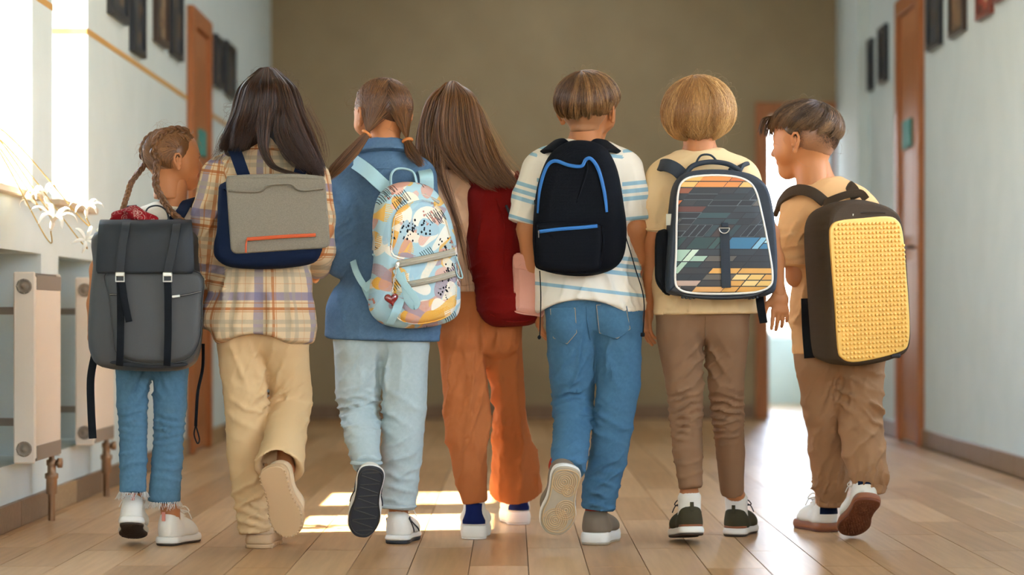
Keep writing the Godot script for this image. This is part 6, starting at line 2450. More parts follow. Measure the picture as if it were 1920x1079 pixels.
func child_two() -> void:
	child_at(6.40)
	var so := {"l": 0.205, "w": 0.092, "sole": 0.040, "collar": 0.078, "upper": "shoe_cream", "midsole": "sole_cream", "outsole": "sole_cream", "tread": "studs", "treadmat": "sole_cream", "plate": 0.012}
	var SL := [ground(483, 6.37), Vector3(0.06, 0, -1), Vector3.UP]
	var SR := [P(506, 876, 0.27), Vector3(38 * ks, -130 * ks, -0.03), Vector3(0.15, 0.12, -1)]
	var AL := ank(SL, so)
	var AR := ank(SR, so)
	var me := person("tall girl with long dark brown hair, cream and purple plaid shirt, beige trousers", 490, 1025)
	var skin := hx("b8774a")
	var b := body_mesh({
		"neck0": [503, 250, 0, 24], "neck1": [503, 300, 0.0, 28], "chest": [500, 335, 0, 56], "pelvis": [492, 630, 0, 56],
		"footL": AL, "footR": AR, "legL": [[455, 640, 0, 32], [462, 800, 0, 24], [480, 985, 0, 15], [482, 1005, 0, 15]], "legR": [[532, 640, 0, 32], [545, 770, -0.06, 24], [524, 870, 0.19, 15], [520, 890, 0.2, 15]],
		"armL": [[408, 325, 0, 22], [385, 440, 0.03, 18], [388, 520, -0.03, 14], [386, 570, -0.08, 11]], "armR": [[590, 330, 0, 22], [606, 430, 0.02, 18], [598, 500, -0.10, 14], [590, 520, -0.18, 11]]}, skin)
	head_mesh(b, P(502, 207, 0.0), yawed(-4), 124 * ks, skin, hx("3a2418"), false)
	hand_mesh(b, P(386, 562, -0.08), Vector3(-0.02, -1, -0.3), Vector3(-1, 0, 0.2), Vector3(0, 0.1, -1), 0.125, [0.3, 0.3, 0.35, 0.4], skin)
	hand_mesh(b, P(592, 515, -0.17), Vector3(-0.2, 0.1, -1), Vector3(1, 0, 0.2), Vector3(0, 1, 0), 0.125, [0.5, 0.5, 0.5, 0.5], skin)
	put(b, "body", M.skin, me)
	# shirt
	var f := Field.new()
	chain(f, [[500, 328, 0, 78], [500, 420, 0, 72], [490, 530, 0.01, 88], [484, 600, 0.015, 100], [483, 640, 0.02, 103]], 0.04, 0.62)
	f.oval(P(425, 320, 0), P(572, 326, 0), Vector3.UP, 30 * ks, 30 * ks, 30 * ks, 30 * ks, 0.05)
	f.oval(P(505, 262, -0.005), P(502, 305, 0.0), Vector3.RIGHT, 34 * ks, 34 * ks, 60 * ks, 40 * ks, 0.04, 4)
	var arm := [[410, 330, 0, 34], [390, 400, 0.02, 31], [386, 455, 0.02, 30], [388, 528, -0.02, 26]]
	chain(f, arm, 0.014, 1.0)
	chain(f, [[588, 335, 0, 32], [598, 410, 0.01, 30], [600, 470, -0.02, 28], [594, 505, -0.10, 26]], 0.014, 1.0)
	# the shirt-tail hem: rounded, shorter at the sides
	f.oval(P(478, 692, -0.3), P(478, 692, 0.3), Vector3.RIGHT, 82 * ks, 64 * ks, 82 * ks, 64 * ks, 0.012, 8)
	f.oval(P(385, 668, -0.3), P(385, 668, 0.3), Vector3.RIGHT, 20 * ks, 50 * ks, 20 * ks, 50 * ks, 0.008, 8)
	f.cut(P(500, 655, 0.0), Vector3.DOWN)
	var r := cloth(f, 0.007, folder([[400, 430, 70, 26, 2.2, 60], [390, 500, 40, 14, 1.8, 20], [430, 560, 70, 40, 2.2, 80], [480, 590, 90, 50, 2.2, 85], [560, 570, 60, 36, 2.0, 95], [440, 350, 50, 24, 1.2, 120], [560, 350, 50, 24, 1.2, 60]], 0.9, 55))
	mat("plaid", Color.WHITE, 0.92, {"tex": plaid(), "uv": true})
	var ax := P(493, 450)
	var aw := [P(410, 330, 0), P(388, 528, -0.02)]
	var mb := split_uv(r, func(p: Vector3) -> int:
		var e: Array = _px(p)
		return 1 if e[0] < 422 - maxf(0.0, 350 - e[1]) * 0.1 and e[1] < 545 and e[1] > 300 else 0,
		func(p: Vector3, reg: int) -> Vector3:
			var per := 0.155
			if reg == 1:
				var d: Vector3 = (aw[1] - aw[0]).normalized()
				var o: Vector3 = p - aw[0]
				var along := o.dot(d)
				var s := o - d * along
				return Vector3(atan2(s.x, s.z) * 0.05 / per + 0.3, along / per + 0.4, TAU * 0.05 / per)
			return Vector3(atan2(p.x - ax.x, (p.z - ax.z) * 1.4 + 0.02) * 0.15 / per + 0.1, (ax.y - p.y) / per + 0.05, TAU * 0.15 / per))
	var sh := put(mb, "plaid_shirt", M.plaid, me)
	# collar
	var cf := Field.new()
	cf.oval(P(505, 258, 0.0), P(503, 288, 0.005), Vector3.RIGHT, 38 * ks, 37 * ks, 52 * ks, 45 * ks, 0.02, 6)
	var cm := cloth_mb(cf, 0.006)
	for i in cm.uv.size(): cm.uv[i] = Vector2(cm.v[i].x / 0.155, cm.v[i].y / 0.155)
	put(cm, "collar", M.plaid, sh)
	var rf := Field.new()
	rf.oval(P(387, 512, -0.01), P(388, 534, -0.025), Vector3.RIGHT, 29 * ks, 29 * ks, 28 * ks, 28 * ks, 0.01, 6)
	var rm := cloth_mb(rf, 0.005, folder([[388, 522, 30, 10, 1.0, 15]], 0.6))
	for i in rm.uv.size(): rm.uv[i] = Vector2(rm.v[i].x / 0.155 + 0.2, rm.v[i].y / 0.155)
	put(rm, "rolled_cuff", M.plaid, sh)
	# trousers
	f = trousers([492, 590, 0, 84], [492, 640, 0, 88], [[452, 650, 0, 45], [462, 750, 0, 41], [464, 850, 0, 38], [470, 920, 0, 34], [479, 1000, 0, 31]],
		[[535, 650, 0, 44], [545, 740, -0.05, 40], [544, 765, -0.05, 40], [535, 820, 0.06, 39], [523, 880, 0.16, 47]], 0.9)
	f.rod(P(521, 862, 0.12), P(520, 915, 0.27), 30 * ks, 44 * ks, 0.012, 8)
	put(cloth_mb(f, 0.0056, folder([[540, 770, 45, 20, 2.2, 28], [515, 745, 40, 18, 1.8, 50], [460, 770, 50, 26, 1.4, -25], [470, 930, 45, 22, 1.8, 35], [478, 970, 40, 16, 1.6, -15], [530, 850, 45, 20, 1.4, 15], [505, 690, 50, 24, 1.8, 70], [455, 690, 50, 28, 1.4, 110]], 0.8, 60)), "trousers", M.chino, me)
	shoe(me, SL[0], SL[1], SL[2], so)
	shoe(me, SR[0], SR[1], SR[2], so)
	# hair
	var hr := RandomNumberGenerator.new()
	hr.seed = 202
	var hb := MB.new()
	hb.uses_col = true
	var ca := hx("24140c")
	var cb := hx("5f3a20")
	hair_cap(hb, P(502, 196, 0.0), yawed(0), Vector3(60, 62, 68) * ks, hx("24140c"), [])
	var hf := Field.new()
	hf.oval(P(500, 192, 0.02), P(466, 246, 0.03), Vector3.RIGHT, 50 * ks, 0.07, 36 * ks, 0.045, 0.03)
	hf.oval(P(506, 192, 0.02), P(552, 252, 0.03), Vector3.RIGHT, 50 * ks, 0.07, 32 * ks, 0.045, 0.03)
	hf.oval(P(545, 260, 0.03), P(588, 320, 0.05), Vector3.RIGHT, 38 * ks, 0.04, 14 * ks, 0.02, 0.03)
	hf.oval(P(462, 250, 0.03), P(432, 282, 0.04), Vector3.RIGHT, 36 * ks, 0.04, 14 * ks, 0.02, 0.03)
	add_field(hb, hf, 0.007, lin(hx("24140c")))
	var z := 0.115
	for g in [
		[[[498, 131, 0.03], [466, 165, 0.085], [452, 215, 0.10], [434, 258, 0.09], [424, 286, 0.075]], [8, 13, 15, 17, 12], 260],
		[[[500, 130, 0.03], [478, 165, z], [466, 215, 0.125], [456, 248, 0.115], [446, 282, 0.11]], [8, 17, 20, 20, 16], 260],
		[[[502, 130, 0.04], [500, 165, z + 0.01], [498, 205, 0.135], [490, 235, 0.135], [482, 258, 0.13]], [8, 20, 24, 22, 18], 300],
		[[[504, 130, 0.04], [525, 165, z], [537, 212, 0.13], [554, 252, 0.135], [574, 290, 0.135], [592, 328, 0.14]], [8, 18, 22, 20, 18, 12], 380],
		[[[506, 131, 0.03], [540, 165, 0.09], [556, 215, 0.10], [576, 265, 0.11], [594, 310, 0.12], [602, 336, 0.125]], [8, 13, 15, 15, 13, 8], 280],
		[[[500, 140, 0.05], [498, 200, 0.138], [494, 250, 0.142], [496, 285, 0.146], [512, 312, 0.15], [545, 325, 0.155], [560, 328, 0.155]], [8, 14, 12, 8, 6, 5, 5], 90],
		[[[520, 140, 0.05], [530, 200, 0.13], [528, 250, 0.142], [545, 290, 0.15], [575, 322, 0.15]], [8, 14, 16, 16, 12], 120],
		[[[492, 131, 0.0], [454, 168, 0.03], [442, 215, 0.04], [426, 260, 0.045], [417, 286, 0.05]], [8, 9, 10, 10, 6], 120],
		[[[512, 131, 0.0], [550, 168, 0.03], [564, 215, 0.04], [584, 265, 0.06], [597, 300, 0.08]], [8, 9, 10, 10, 6], 120]]:
		lock(hb, g[0], g[1], int(g[2] * 1.7), ca, cb, hr, 0.0009, 0.5, 0.8)
	flyaways(hb, P(502, 215, 0.03), Vector3(70, 82, 70) * ks, 120, hx("8a5f38").darkened(0.25), hr)
	for g in [[[440, 230, 0.06], [420, 262, 0.05], [408, 292, 0.05], [402, 300, 0.05]], [[570, 200, 0.06], [592, 245, 0.06], [604, 285, 0.08], [600, 315, 0.09]]]:
		lock(hb, g, [14, 16, 12, 10], 40, hx("4e3018"), hx("8a5f38"), hr, 0.0004, 0.5, 2.0)
	put(hb, "hair", M.hair, me)
	bag_two()

# ---------------- three: girl with two bunches, blue shirt, pale jeans
func child_three() -> void:
	child_at(6.52)
	var so := {"l": 0.208, "w": 0.088, "sole": 0.026, "collar": 0.076, "upper": "shoe_white", "midsole": "sole_white", "outsole": "sole_dark", "stripes": "sole_dark", "tread": "zigzag", "treadmat": "dark_metal", "plate": 0.010, "laces": "shoe_white"}
	var SL := [P(699, 875, 0.27), Vector3(-22 * ks, -133 * ks, -0.03), Vector3(-0.1, 0.15, -1)]
	var SR := [ground(742, 6.50), Vector3(0.16, 0, -1), Vector3.UP]
	var AL := ank(SL, so)
	var AR := ank(SR, so)
	var me := person("girl with two low bunches and orange hair ties, blue denim shirt, pale jeans", 735, 1018)
	var skin := hx("b8774a")
	var b := body_mesh({
		"neck0": [718, 260, 0, 24], "neck1": [720, 300, 0.0, 28], "chest": [718, 335, 0, 50], "pelvis": [716, 640, 0, 48],
		"footL": AL, "footR": AR, "legL": [[670, 650, 0, 32], [676, 785, -0.06, 24], [690, 870, 0.17, 15], [692, 885, 0.2, 15]], "legR": [[760, 650, 0, 32], [755, 800, 0, 24], [745, 965, 0, 15], [745, 985, 0, 15]],
		"armL": [[648, 335, 0, 22], [630, 440, 0.03, 18], [638, 500, -0.08, 14], [660, 505, -0.18, 11]], "armR": [[788, 335, 0, 22], [800, 440, 0.0, 18], [790, 500, -0.12, 14], [775, 505, -0.2, 11]]}, skin)
	var hc := P(716, 216, 0.0)
	var bs := yawed(34, 2)
	var hh := 130 * ks
	head_mesh(b, hc, bs, hh, skin, hx("6a4a30"))
	hand_mesh(b, P(655, 506, -0.16), Vector3(0.3, 0, -1), Vector3(-1, 0, 0), Vector3(0, 1, 0), 0.12, [0.5, 0.5, 0.5, 0.5], skin)
	hand_mesh(b, P(778, 505, -0.19), Vector3(-0.3, 0, -1), Vector3(1, 0, 0), Vector3(0, 1, 0), 0.12, [0.5, 0.5, 0.5, 0.5], skin)
	put(b, "body", M.skin, me)
	# shirt
	var f := Field.new()
	chain(f, [[718, 330, 0, 70], [720, 420, 0, 60], [720, 505, 0.0, 64], [717, 580, 0.0, 98], [716, 640, 0.0, 110]], 0.04, 0.62)
	f.oval(P(660, 325, 0), P(782, 325, 0), Vector3.UP, 28 * ks, 28 * ks, 28 * ks, 28 * ks, 0.05)
	f.oval(P(722, 280, -0.005), P(720, 305, 0.0), Vector3.RIGHT, 38 * ks, 36 * ks, 62 * ks, 42 * ks, 0.04, 4)
	chain(f, [[650, 335, 0, 33], [633, 410, 0.02, 31], [632, 455, 0.02, 32], [640, 488, -0.02, 32], [660, 503, -0.12, 24]], 0.014, 1.0)
	chain(f, [[788, 335, 0, 32], [798, 410, 0.0, 30], [800, 460, -0.02, 30], [790, 498, -0.1, 26]], 0.014, 1.0)
	f.oval(P(600, 690, -0.3), P(600, 690, 0.3), Vector3.RIGHT, 26 * ks, 58 * ks, 26 * ks, 58 * ks, 0.008, 8)
	f.cut(P(716, 641, 0.0), Vector3(-0.04, -1, 0))
	put(cloth_mb(f, 0.007, folder([[640, 440, 50, 18, 1.8, 35], [625, 480, 40, 14, 1.6, -15], [680, 400, 50, 26, 1.4, 110], [670, 540, 60, 36, 2.0, 75], [640, 590, 60, 34, 1.8, 100], [720, 600, 70, 40, 1.8, 85], [800, 600, 50, 24, 1.8, 90], [700, 330, 50, 22, 0.9, 10]], 0.7, 55)), "denim_shirt", M.denim_shirt, me)
	var cf := Field.new()
	cf.oval(P(722, 269, -0.002), P(722, 296, 0.012), Vector3.RIGHT, 42 * ks, 38 * ks, 66 * ks, 50 * ks, 0.02, 6)
	put(cloth_mb(cf, 0.006, folder([[722, 290, 60, 30, 0.6, 0]], 0.3)), "collar", M.denim_shirt, me)
	var yk := MB.new()
	yk.tube(seam(f, [[665, 322], [690, 318], [720, 316], [750, 318], [778, 322]], 0.001), radii(0.0014), 5)
	put(yk, "yoke_seam", M.denim_shirt, me)
	# jeans
	f = trousers([715, 600, 0, 84], [715, 645, 0, 89], [[672, 655, 0, 46], [672, 740, -0.03, 43], [674, 775, -0.04, 38], [680, 820, 0.07, 33], [688, 874, 0.17, 26]],
		[[760, 655, 0, 45], [758, 770, 0, 41], [753, 850, 0, 39], [748, 920, 0, 35], [745, 955, 0, 33]], 0.9)
	put(cloth_mb(f, 0.0056, folder([[665, 775, 40, 14, 2.4, 12], [690, 780, 40, 13, 2.0, -20], [672, 830, 40, 20, 1.2, 20], [755, 860, 50, 26, 1.2, 25], [750, 780, 50, 30, 1.2, -30], [715, 690, 45, 22, 1.6, 90], [680, 700, 50, 30, 1.2, 60], [745, 915, 40, 20, 1.2, -15]], 0.8, 60)), "jeans", M.denim_pale, me)
	var hm := MB.new()
	for h in [[745, 949, 0, 33.6], [687, 868, 0.162, 27]]:
		var pts := PackedVector3Array()
		for i in 25:
			var a := TAU * i / 24
			pts.append(P(h[0], h[1], h[2]) + Vector3(cos(a) * h[3] * ks, 0, sin(a) * h[3] * ks * 0.9))
		hm.tube(pts, radii(0.0045), 6, 1.4)
	put(hm, "hem", M.denim_pale, me).set_meta("kind", "stuff")
	shoe(me, SL[0], SL[1], SL[2], so)
	shoe(me, SR[0], SR[1], SR[2], so)
	# hair
	var hr := RandomNumberGenerator.new()
	hr.seed = 303
	var hb := MB.new()
	hb.uses_col = true
	var ca := hx("4a2c17")
	var cb := hx("96683c")
	var q := func(x: float, y: float, z: float) -> Vector3: return hc + bs * Vector3(x, y, z) * hh
	var cc: Vector3 = q.call(0, 0.13, 0.04)
	hair_cap(hb, cc, bs, Vector3(0.388, 0.39, 0.458) * hh, hx("4a2c17"), [[q.call(0, 0.05, -0.02), bs * Vector3(0, -0.6, -0.8)], [q.call(0, -0.22, 0.2), bs * Vector3(0, -1, 0.1)]])
	var tl := P(688, 251, 0.085)
	var tr := P(764, 264, 0.05)
	for k in 2600:
		var d := Vector3(hr.randfn(0, 1), hr.randfn(0.2, 1), hr.randfn(0.3, 1)).normalized()
		if d.y < -0.45 or d.y * 0.6 + d.z * 0.9 < 0.0: continue
		var p0 := cc + bs * (d * Vector3(0.402, 0.405, 0.474) * hh)
		var to := tl if _px(p0)[0] < 730.0 + hr.randfn(0, 2) else tr
		var pts := PackedVector3Array()
		for i in 8:
			var t := i / 7.0
			var p := p0.lerp(to, t)
			var lp := bs.inverse() * (p - cc) / hh
			var e := (lp / Vector3(0.402, 0.405, 0.474)).length()
			if e < 1.0 and t < 0.97: p = cc + bs * (lp / e * (1.0 + 0.02 * hr.randf())) * hh
			pts.append(p)
		strand(hb, pts, 0.0011, tone(ca, cb, hr), 0.9)
	lock(hb, [[690, 248, 0.085], [682, 258, 0.095], [660, 285, 0.10], [635, 312, 0.11], [608, 342, 0.105]], [4, 9, 14, 14, 7], 300, ca, cb, hr, 0.0011, 0.7, 0.5)
	lock(hb, [[763, 260, 0.05], [768, 275, 0.065], [776, 292, 0.08], [792, 312, 0.08]], [4, 10, 13, 9], 220, ca, cb, hr, 0.0011, 0.7, 0.5)
	flyaways(hb, cc, Vector3(0.46, 0.44, 0.46) * hh, 90, hx("b98a55").darkened(0.25), hr)
	var hair := put(hb, "hair", M.hair, me)
	mat("hair_tie", hx("cf7f3f"), 0.7)
	for e in [[688, 251, 0.085, Vector3(-0.6, -0.8, 0.1)], [764, 264, 0.05, Vector3(0.3, -1, 0.3)]]:
		var tm := MB.new()
		var c := P(e[0], e[1], e[2])
		var n: Vector3 = e[3].normalized()
		var u := n.cross(Vector3.BACK).normalized()
		var w := n.cross(u)
		var pts := PackedVector3Array()
		for i in 19: pts.append(c + (u * cos(TAU * i / 18) + w * sin(TAU * i / 18)) * 0.0125)
		tm.tube(pts, radii(0.005), 8)
		put(tm, "hair_tie", M.hair_tie, hair)
	bag_three()

# ---------------- four: girl with long fair-brown hair, peach blouse, rust trousers
func child_four() -> void:
	child_at(6.66)
	var so := {"l": 0.208, "w": 0.090, "sole": 0.042, "collar": 0.074, "upper": "shoe_white", "midsole": "sole_white", "outsole": "sole_white", "heel_patch": "navy_suede", "patch_big": true}
	var SL := [ground(888, 6.63), Vector3(0.03, 0, -1), Vector3.UP]
	var SR := [ground(974, 7.10), Vector3(-0.12, 0, -1), Vector3.UP]
	var AL := ank(SL, so)
	var AR := ank(SR, so)
	var me := person("girl with long light brown hair blowing right, peach blouse, wide rust-orange trousers", 905, 1015)
	var skin := hx("b8774a")
	var b := body_mesh({
		"neck0": [850, 275, -0.01, 24], "neck1": [862, 320, -0.01, 28], "chest": [880, 350, -0.01, 50], "pelvis": [898, 600, 0, 52],
		"footL": AL, "footR": AR, "legL": [[870, 620, 0, 32], [876, 780, 0, 24], [888, 950, 0, 14], [889, 985, 0, 15]], "legR": [[940, 620, 0, 32], [952, 780, -0.2, 24], [968, 920, -0.45, 14], [972, 950, -0.47, 15]],
		"armL": [[818, 345, 0, 22], [850, 420, 0.03, 17], [868, 470, -0.04, 14], [880, 520, -0.10, 11]], "armR": [[950, 350, -0.03, 22], [975, 440, -0.08, 17], [970, 520, -0.2, 13], [960, 540, -0.25, 11]]}, skin)
	head_mesh(b, P(848, 230, -0.01), yawed(-12, 0, -6), 120 * ks, skin, hx("6a4a30"), false)
	hand_mesh(b, P(880, 515, -0.10), Vector3(0.1, -1, -0.4), Vector3(-1, 0, 0.2), Vector3(0, 0, -1), 0.12, [0.3, 0.3, 0.35, 0.4], skin)
	hand_mesh(b, P(960, 540, -0.25), Vector3(-0.2, -0.3, -1), Vector3(1, 0, 0), Vector3(0, 1, 0), 0.12, [0.5, 0.5, 0.5, 0.5], skin)
	put(b, "body", M.skin, me)
	# blouse
	var f := Field.new()
	chain(f, [[880, 345, -0.01, 66], [882, 420, 0, 64], [888, 500, 0, 62], [890, 548, 0, 60]], 0.04, 0.66)
	f.oval(P(832, 335, 0), P(945, 345, -0.02), Vector3.UP, 26 * ks, 26 * ks, 26 * ks, 26 * ks, 0.05)
	f.oval(P(856, 300, -0.015), P(866, 330, -0.01), Vector3.RIGHT, 34 * ks, 34 * ks, 52 * ks, 40 * ks, 0.04, 4)
	chain(f, [[822, 342, 0.01, 30], [838, 390, 0.04, 33], [852, 432, 0.05, 36]], 0.014, 1.0)
	chain(f, [[948, 350, -0.03, 28], [962, 410, -0.06, 30], [968, 440, -0.07, 30]], 0.014, 1.0)
	put(cloth_mb(f, 0.007, folder([[840, 390, 50, 24, 1.6, 110], [870, 430, 60, 30, 1.8, 100], [880, 500, 50, 26, 1.8, 80], [850, 350, 40, 20, 1.2, 60]], 0.8, 50)), "blouse", M.peach, me)
	# loose lower edge of the sleeve, hanging open
	var sf := Field.new()
	sf.oval(P(874, 425, 0.06), P(884, 535, 0.06), Vector3(1, 0, -0.3), 20 * ks, 0.03, 20 * ks, 0.025, 0.02, 2)
	put(cloth_mb(sf, 0.006, folder([[880, 480, 60, 22, 1.4, 85]], 0.6)), "blouse_tail", M.peach, me)
	# wide trousers
	f = trousers([898, 560, 0, 76], [900, 620, 0, 84], [[866, 640, 0, 47], [873, 740, 0, 43], [876, 820, 0.0, 41], [882, 880, 0, 34], [891, 944, 0, 24]],
		[[936, 640, -0.02, 44], [948, 700, -0.08, 36], [955, 780, -0.16, 34], [962, 850, -0.26, 42], [967, 918, -0.36, 54]], 0.85)
	put(cloth_mb(f, 0.0056, folder([[860, 720, 90, 34, 1.8, 84], [880, 830, 90, 32, 1.6, 80], [945, 700, 80, 28, 2.0, 98], [960, 820, 90, 30, 1.8, 100], [970, 890, 70, 34, 2.0, 95], [905, 640, 60, 24, 1.6, 85], [900, 760, 60, 24, 1.4, 70]], 0.9, 70)), "trousers", M.rust, me)
	sock(me, AL, P(880, 850, 0), 0.012, 19.5 * ks, M.sock_white)
	sock(me, AR, P(960, 850, -0.3), 0.05, 20 * ks, M.sock_white)
	sock(me, [AL[0] + Vector3(0, 0.012, 0), AL[0]], P(880, 850, 0), 0.012, 20 * ks, M.sock_pink)
	shoe(me, SL[0], SL[1], SL[2], so)
	shoe(me, SR[0], SR[1], SR[2], so)
	# hair
	var hr := RandomNumberGenerator.new()
	hr.seed = 404
	var hb := MB.new()
	hb.uses_col = true
	var ca := hx("54321a")
	var cb := hx("b07f4c")
	hair_cap(hb, P(848, 220, -0.01), yawed(0, 0, -6), Vector3(57, 62, 66) * ks, hx("54321a"), [])
	var hf := Field.new()
	hf.oval(P(848, 225, 0.0), P(868, 285, 0.02), Vector3.RIGHT, 60 * ks, 0.09, 56 * ks, 0.065, 0.03)
	hf.oval(P(862, 275, 0.02), P(892, 315, 0.05), Vector3(1, -0.6, 0), 48 * ks, 0.055, 22 * ks, 0.03, 0.03)
	hf.oval(P(816, 260, 0.03), P(812, 305, 0.05), Vector3.RIGHT, 28 * ks, 0.04, 14 * ks, 0.015, 0.03)
	add_field(hb, hf, 0.007, lin(hx("54321a")))
	for g in [
		[[[845, 157, 0.03], [814, 190, 0.075], [798, 240, 0.085], [794, 290, 0.085], [802, 325, 0.095], [815, 345, 0.1]], [8, 13, 13, 13, 10, 6], 260],
		[[[846, 156, 0.03], [825, 190, 0.105], [812, 240, 0.115], [810, 290, 0.12], [828, 345, 0.135], [855, 420, 0.125], [874, 510, 0.11]], [8, 20, 22, 14, 6, 4, 3], 22],
		[[[848, 156, 0.04], [845, 190, 0.115], [840, 240, 0.125], [846, 285, 0.13], [866, 318, 0.14], [890, 345, 0.145]], [8, 22, 26, 26, 18, 10], 300],
		[[[850, 156, 0.04], [868, 190, 0.11], [875, 240, 0.125], [885, 290, 0.13], [905, 330, 0.14], [930, 355, 0.145]], [8, 22, 28, 30, 24, 12], 380],
		[[[852, 157, 0.03], [880, 190, 0.08], [896, 240, 0.10], [916, 285, 0.11], [944, 325, 0.115], [970, 356, 0.115]], [8, 14, 15, 16, 15, 10], 300],
		[[[850, 160, 0.02], [880, 200, 0.09], [898, 250, 0.10], [915, 300, 0.12], [938, 335, 0.13], [955, 350, 0.13]], [8, 20, 22, 24, 20, 14], 240],
		[[[840, 158, 0.02], [806, 200, 0.04], [790, 250, 0.05], [788, 295, 0.055], [796, 318, 0.06]], [8, 9, 8, 8, 7], 120],
		[[[845, 200, 0.1], [830, 260, 0.125], [828, 320, 0.135], [850, 390, 0.14], [872, 470, 0.125], [884, 560, 0.11]], [8, 16, 14, 8, 5, 3], 18]]:
		lock(hb, g[0], g[1], int(g[2] * 1.7), ca, cb, hr, 0.0009, 0.5, 0.8, 0.62)
	for g in [[[880, 190, 0.09], [905, 250, 0.10], [935, 310, 0.11], [965, 345, 0.11]], [[890, 200, 0.06], [915, 255, 0.07], [940, 300, 0.08], [975, 335, 0.08]]]:
		lock(hb, g, [14, 20, 24, 24], 60, hx("8a6238"), hx("d0a268"), hr, 0.0004, 0.5, 2.5)
	flyaways(hb, P(850, 225, 0.02), Vector3(72, 74, 66) * ks, 102, hx("c39a62").darkened(0.25), hr)
	put(hb, "hair", M.hair, me)
	bag_four()

# ---------------- five: boy with a bowl cut, striped T-shirt, blue jeans
func stripes() -> ImageTexture:
	var im := Image.create(16, 256, false, Image.FORMAT_RGB8)
	for y in 256:
		var v := y / 256.0
		var c := hx("e6dcc8")
		for b in [[0.10, 0.16], [0.21, 0.27], [0.32, 0.38], [0.62, 0.67]]:
			if v > b[0] and v < b[1]: c = hx("93b4bf")
		for x in 16: im.set_pixel(x, y, c)
	return ImageTexture.create_from_image(im)

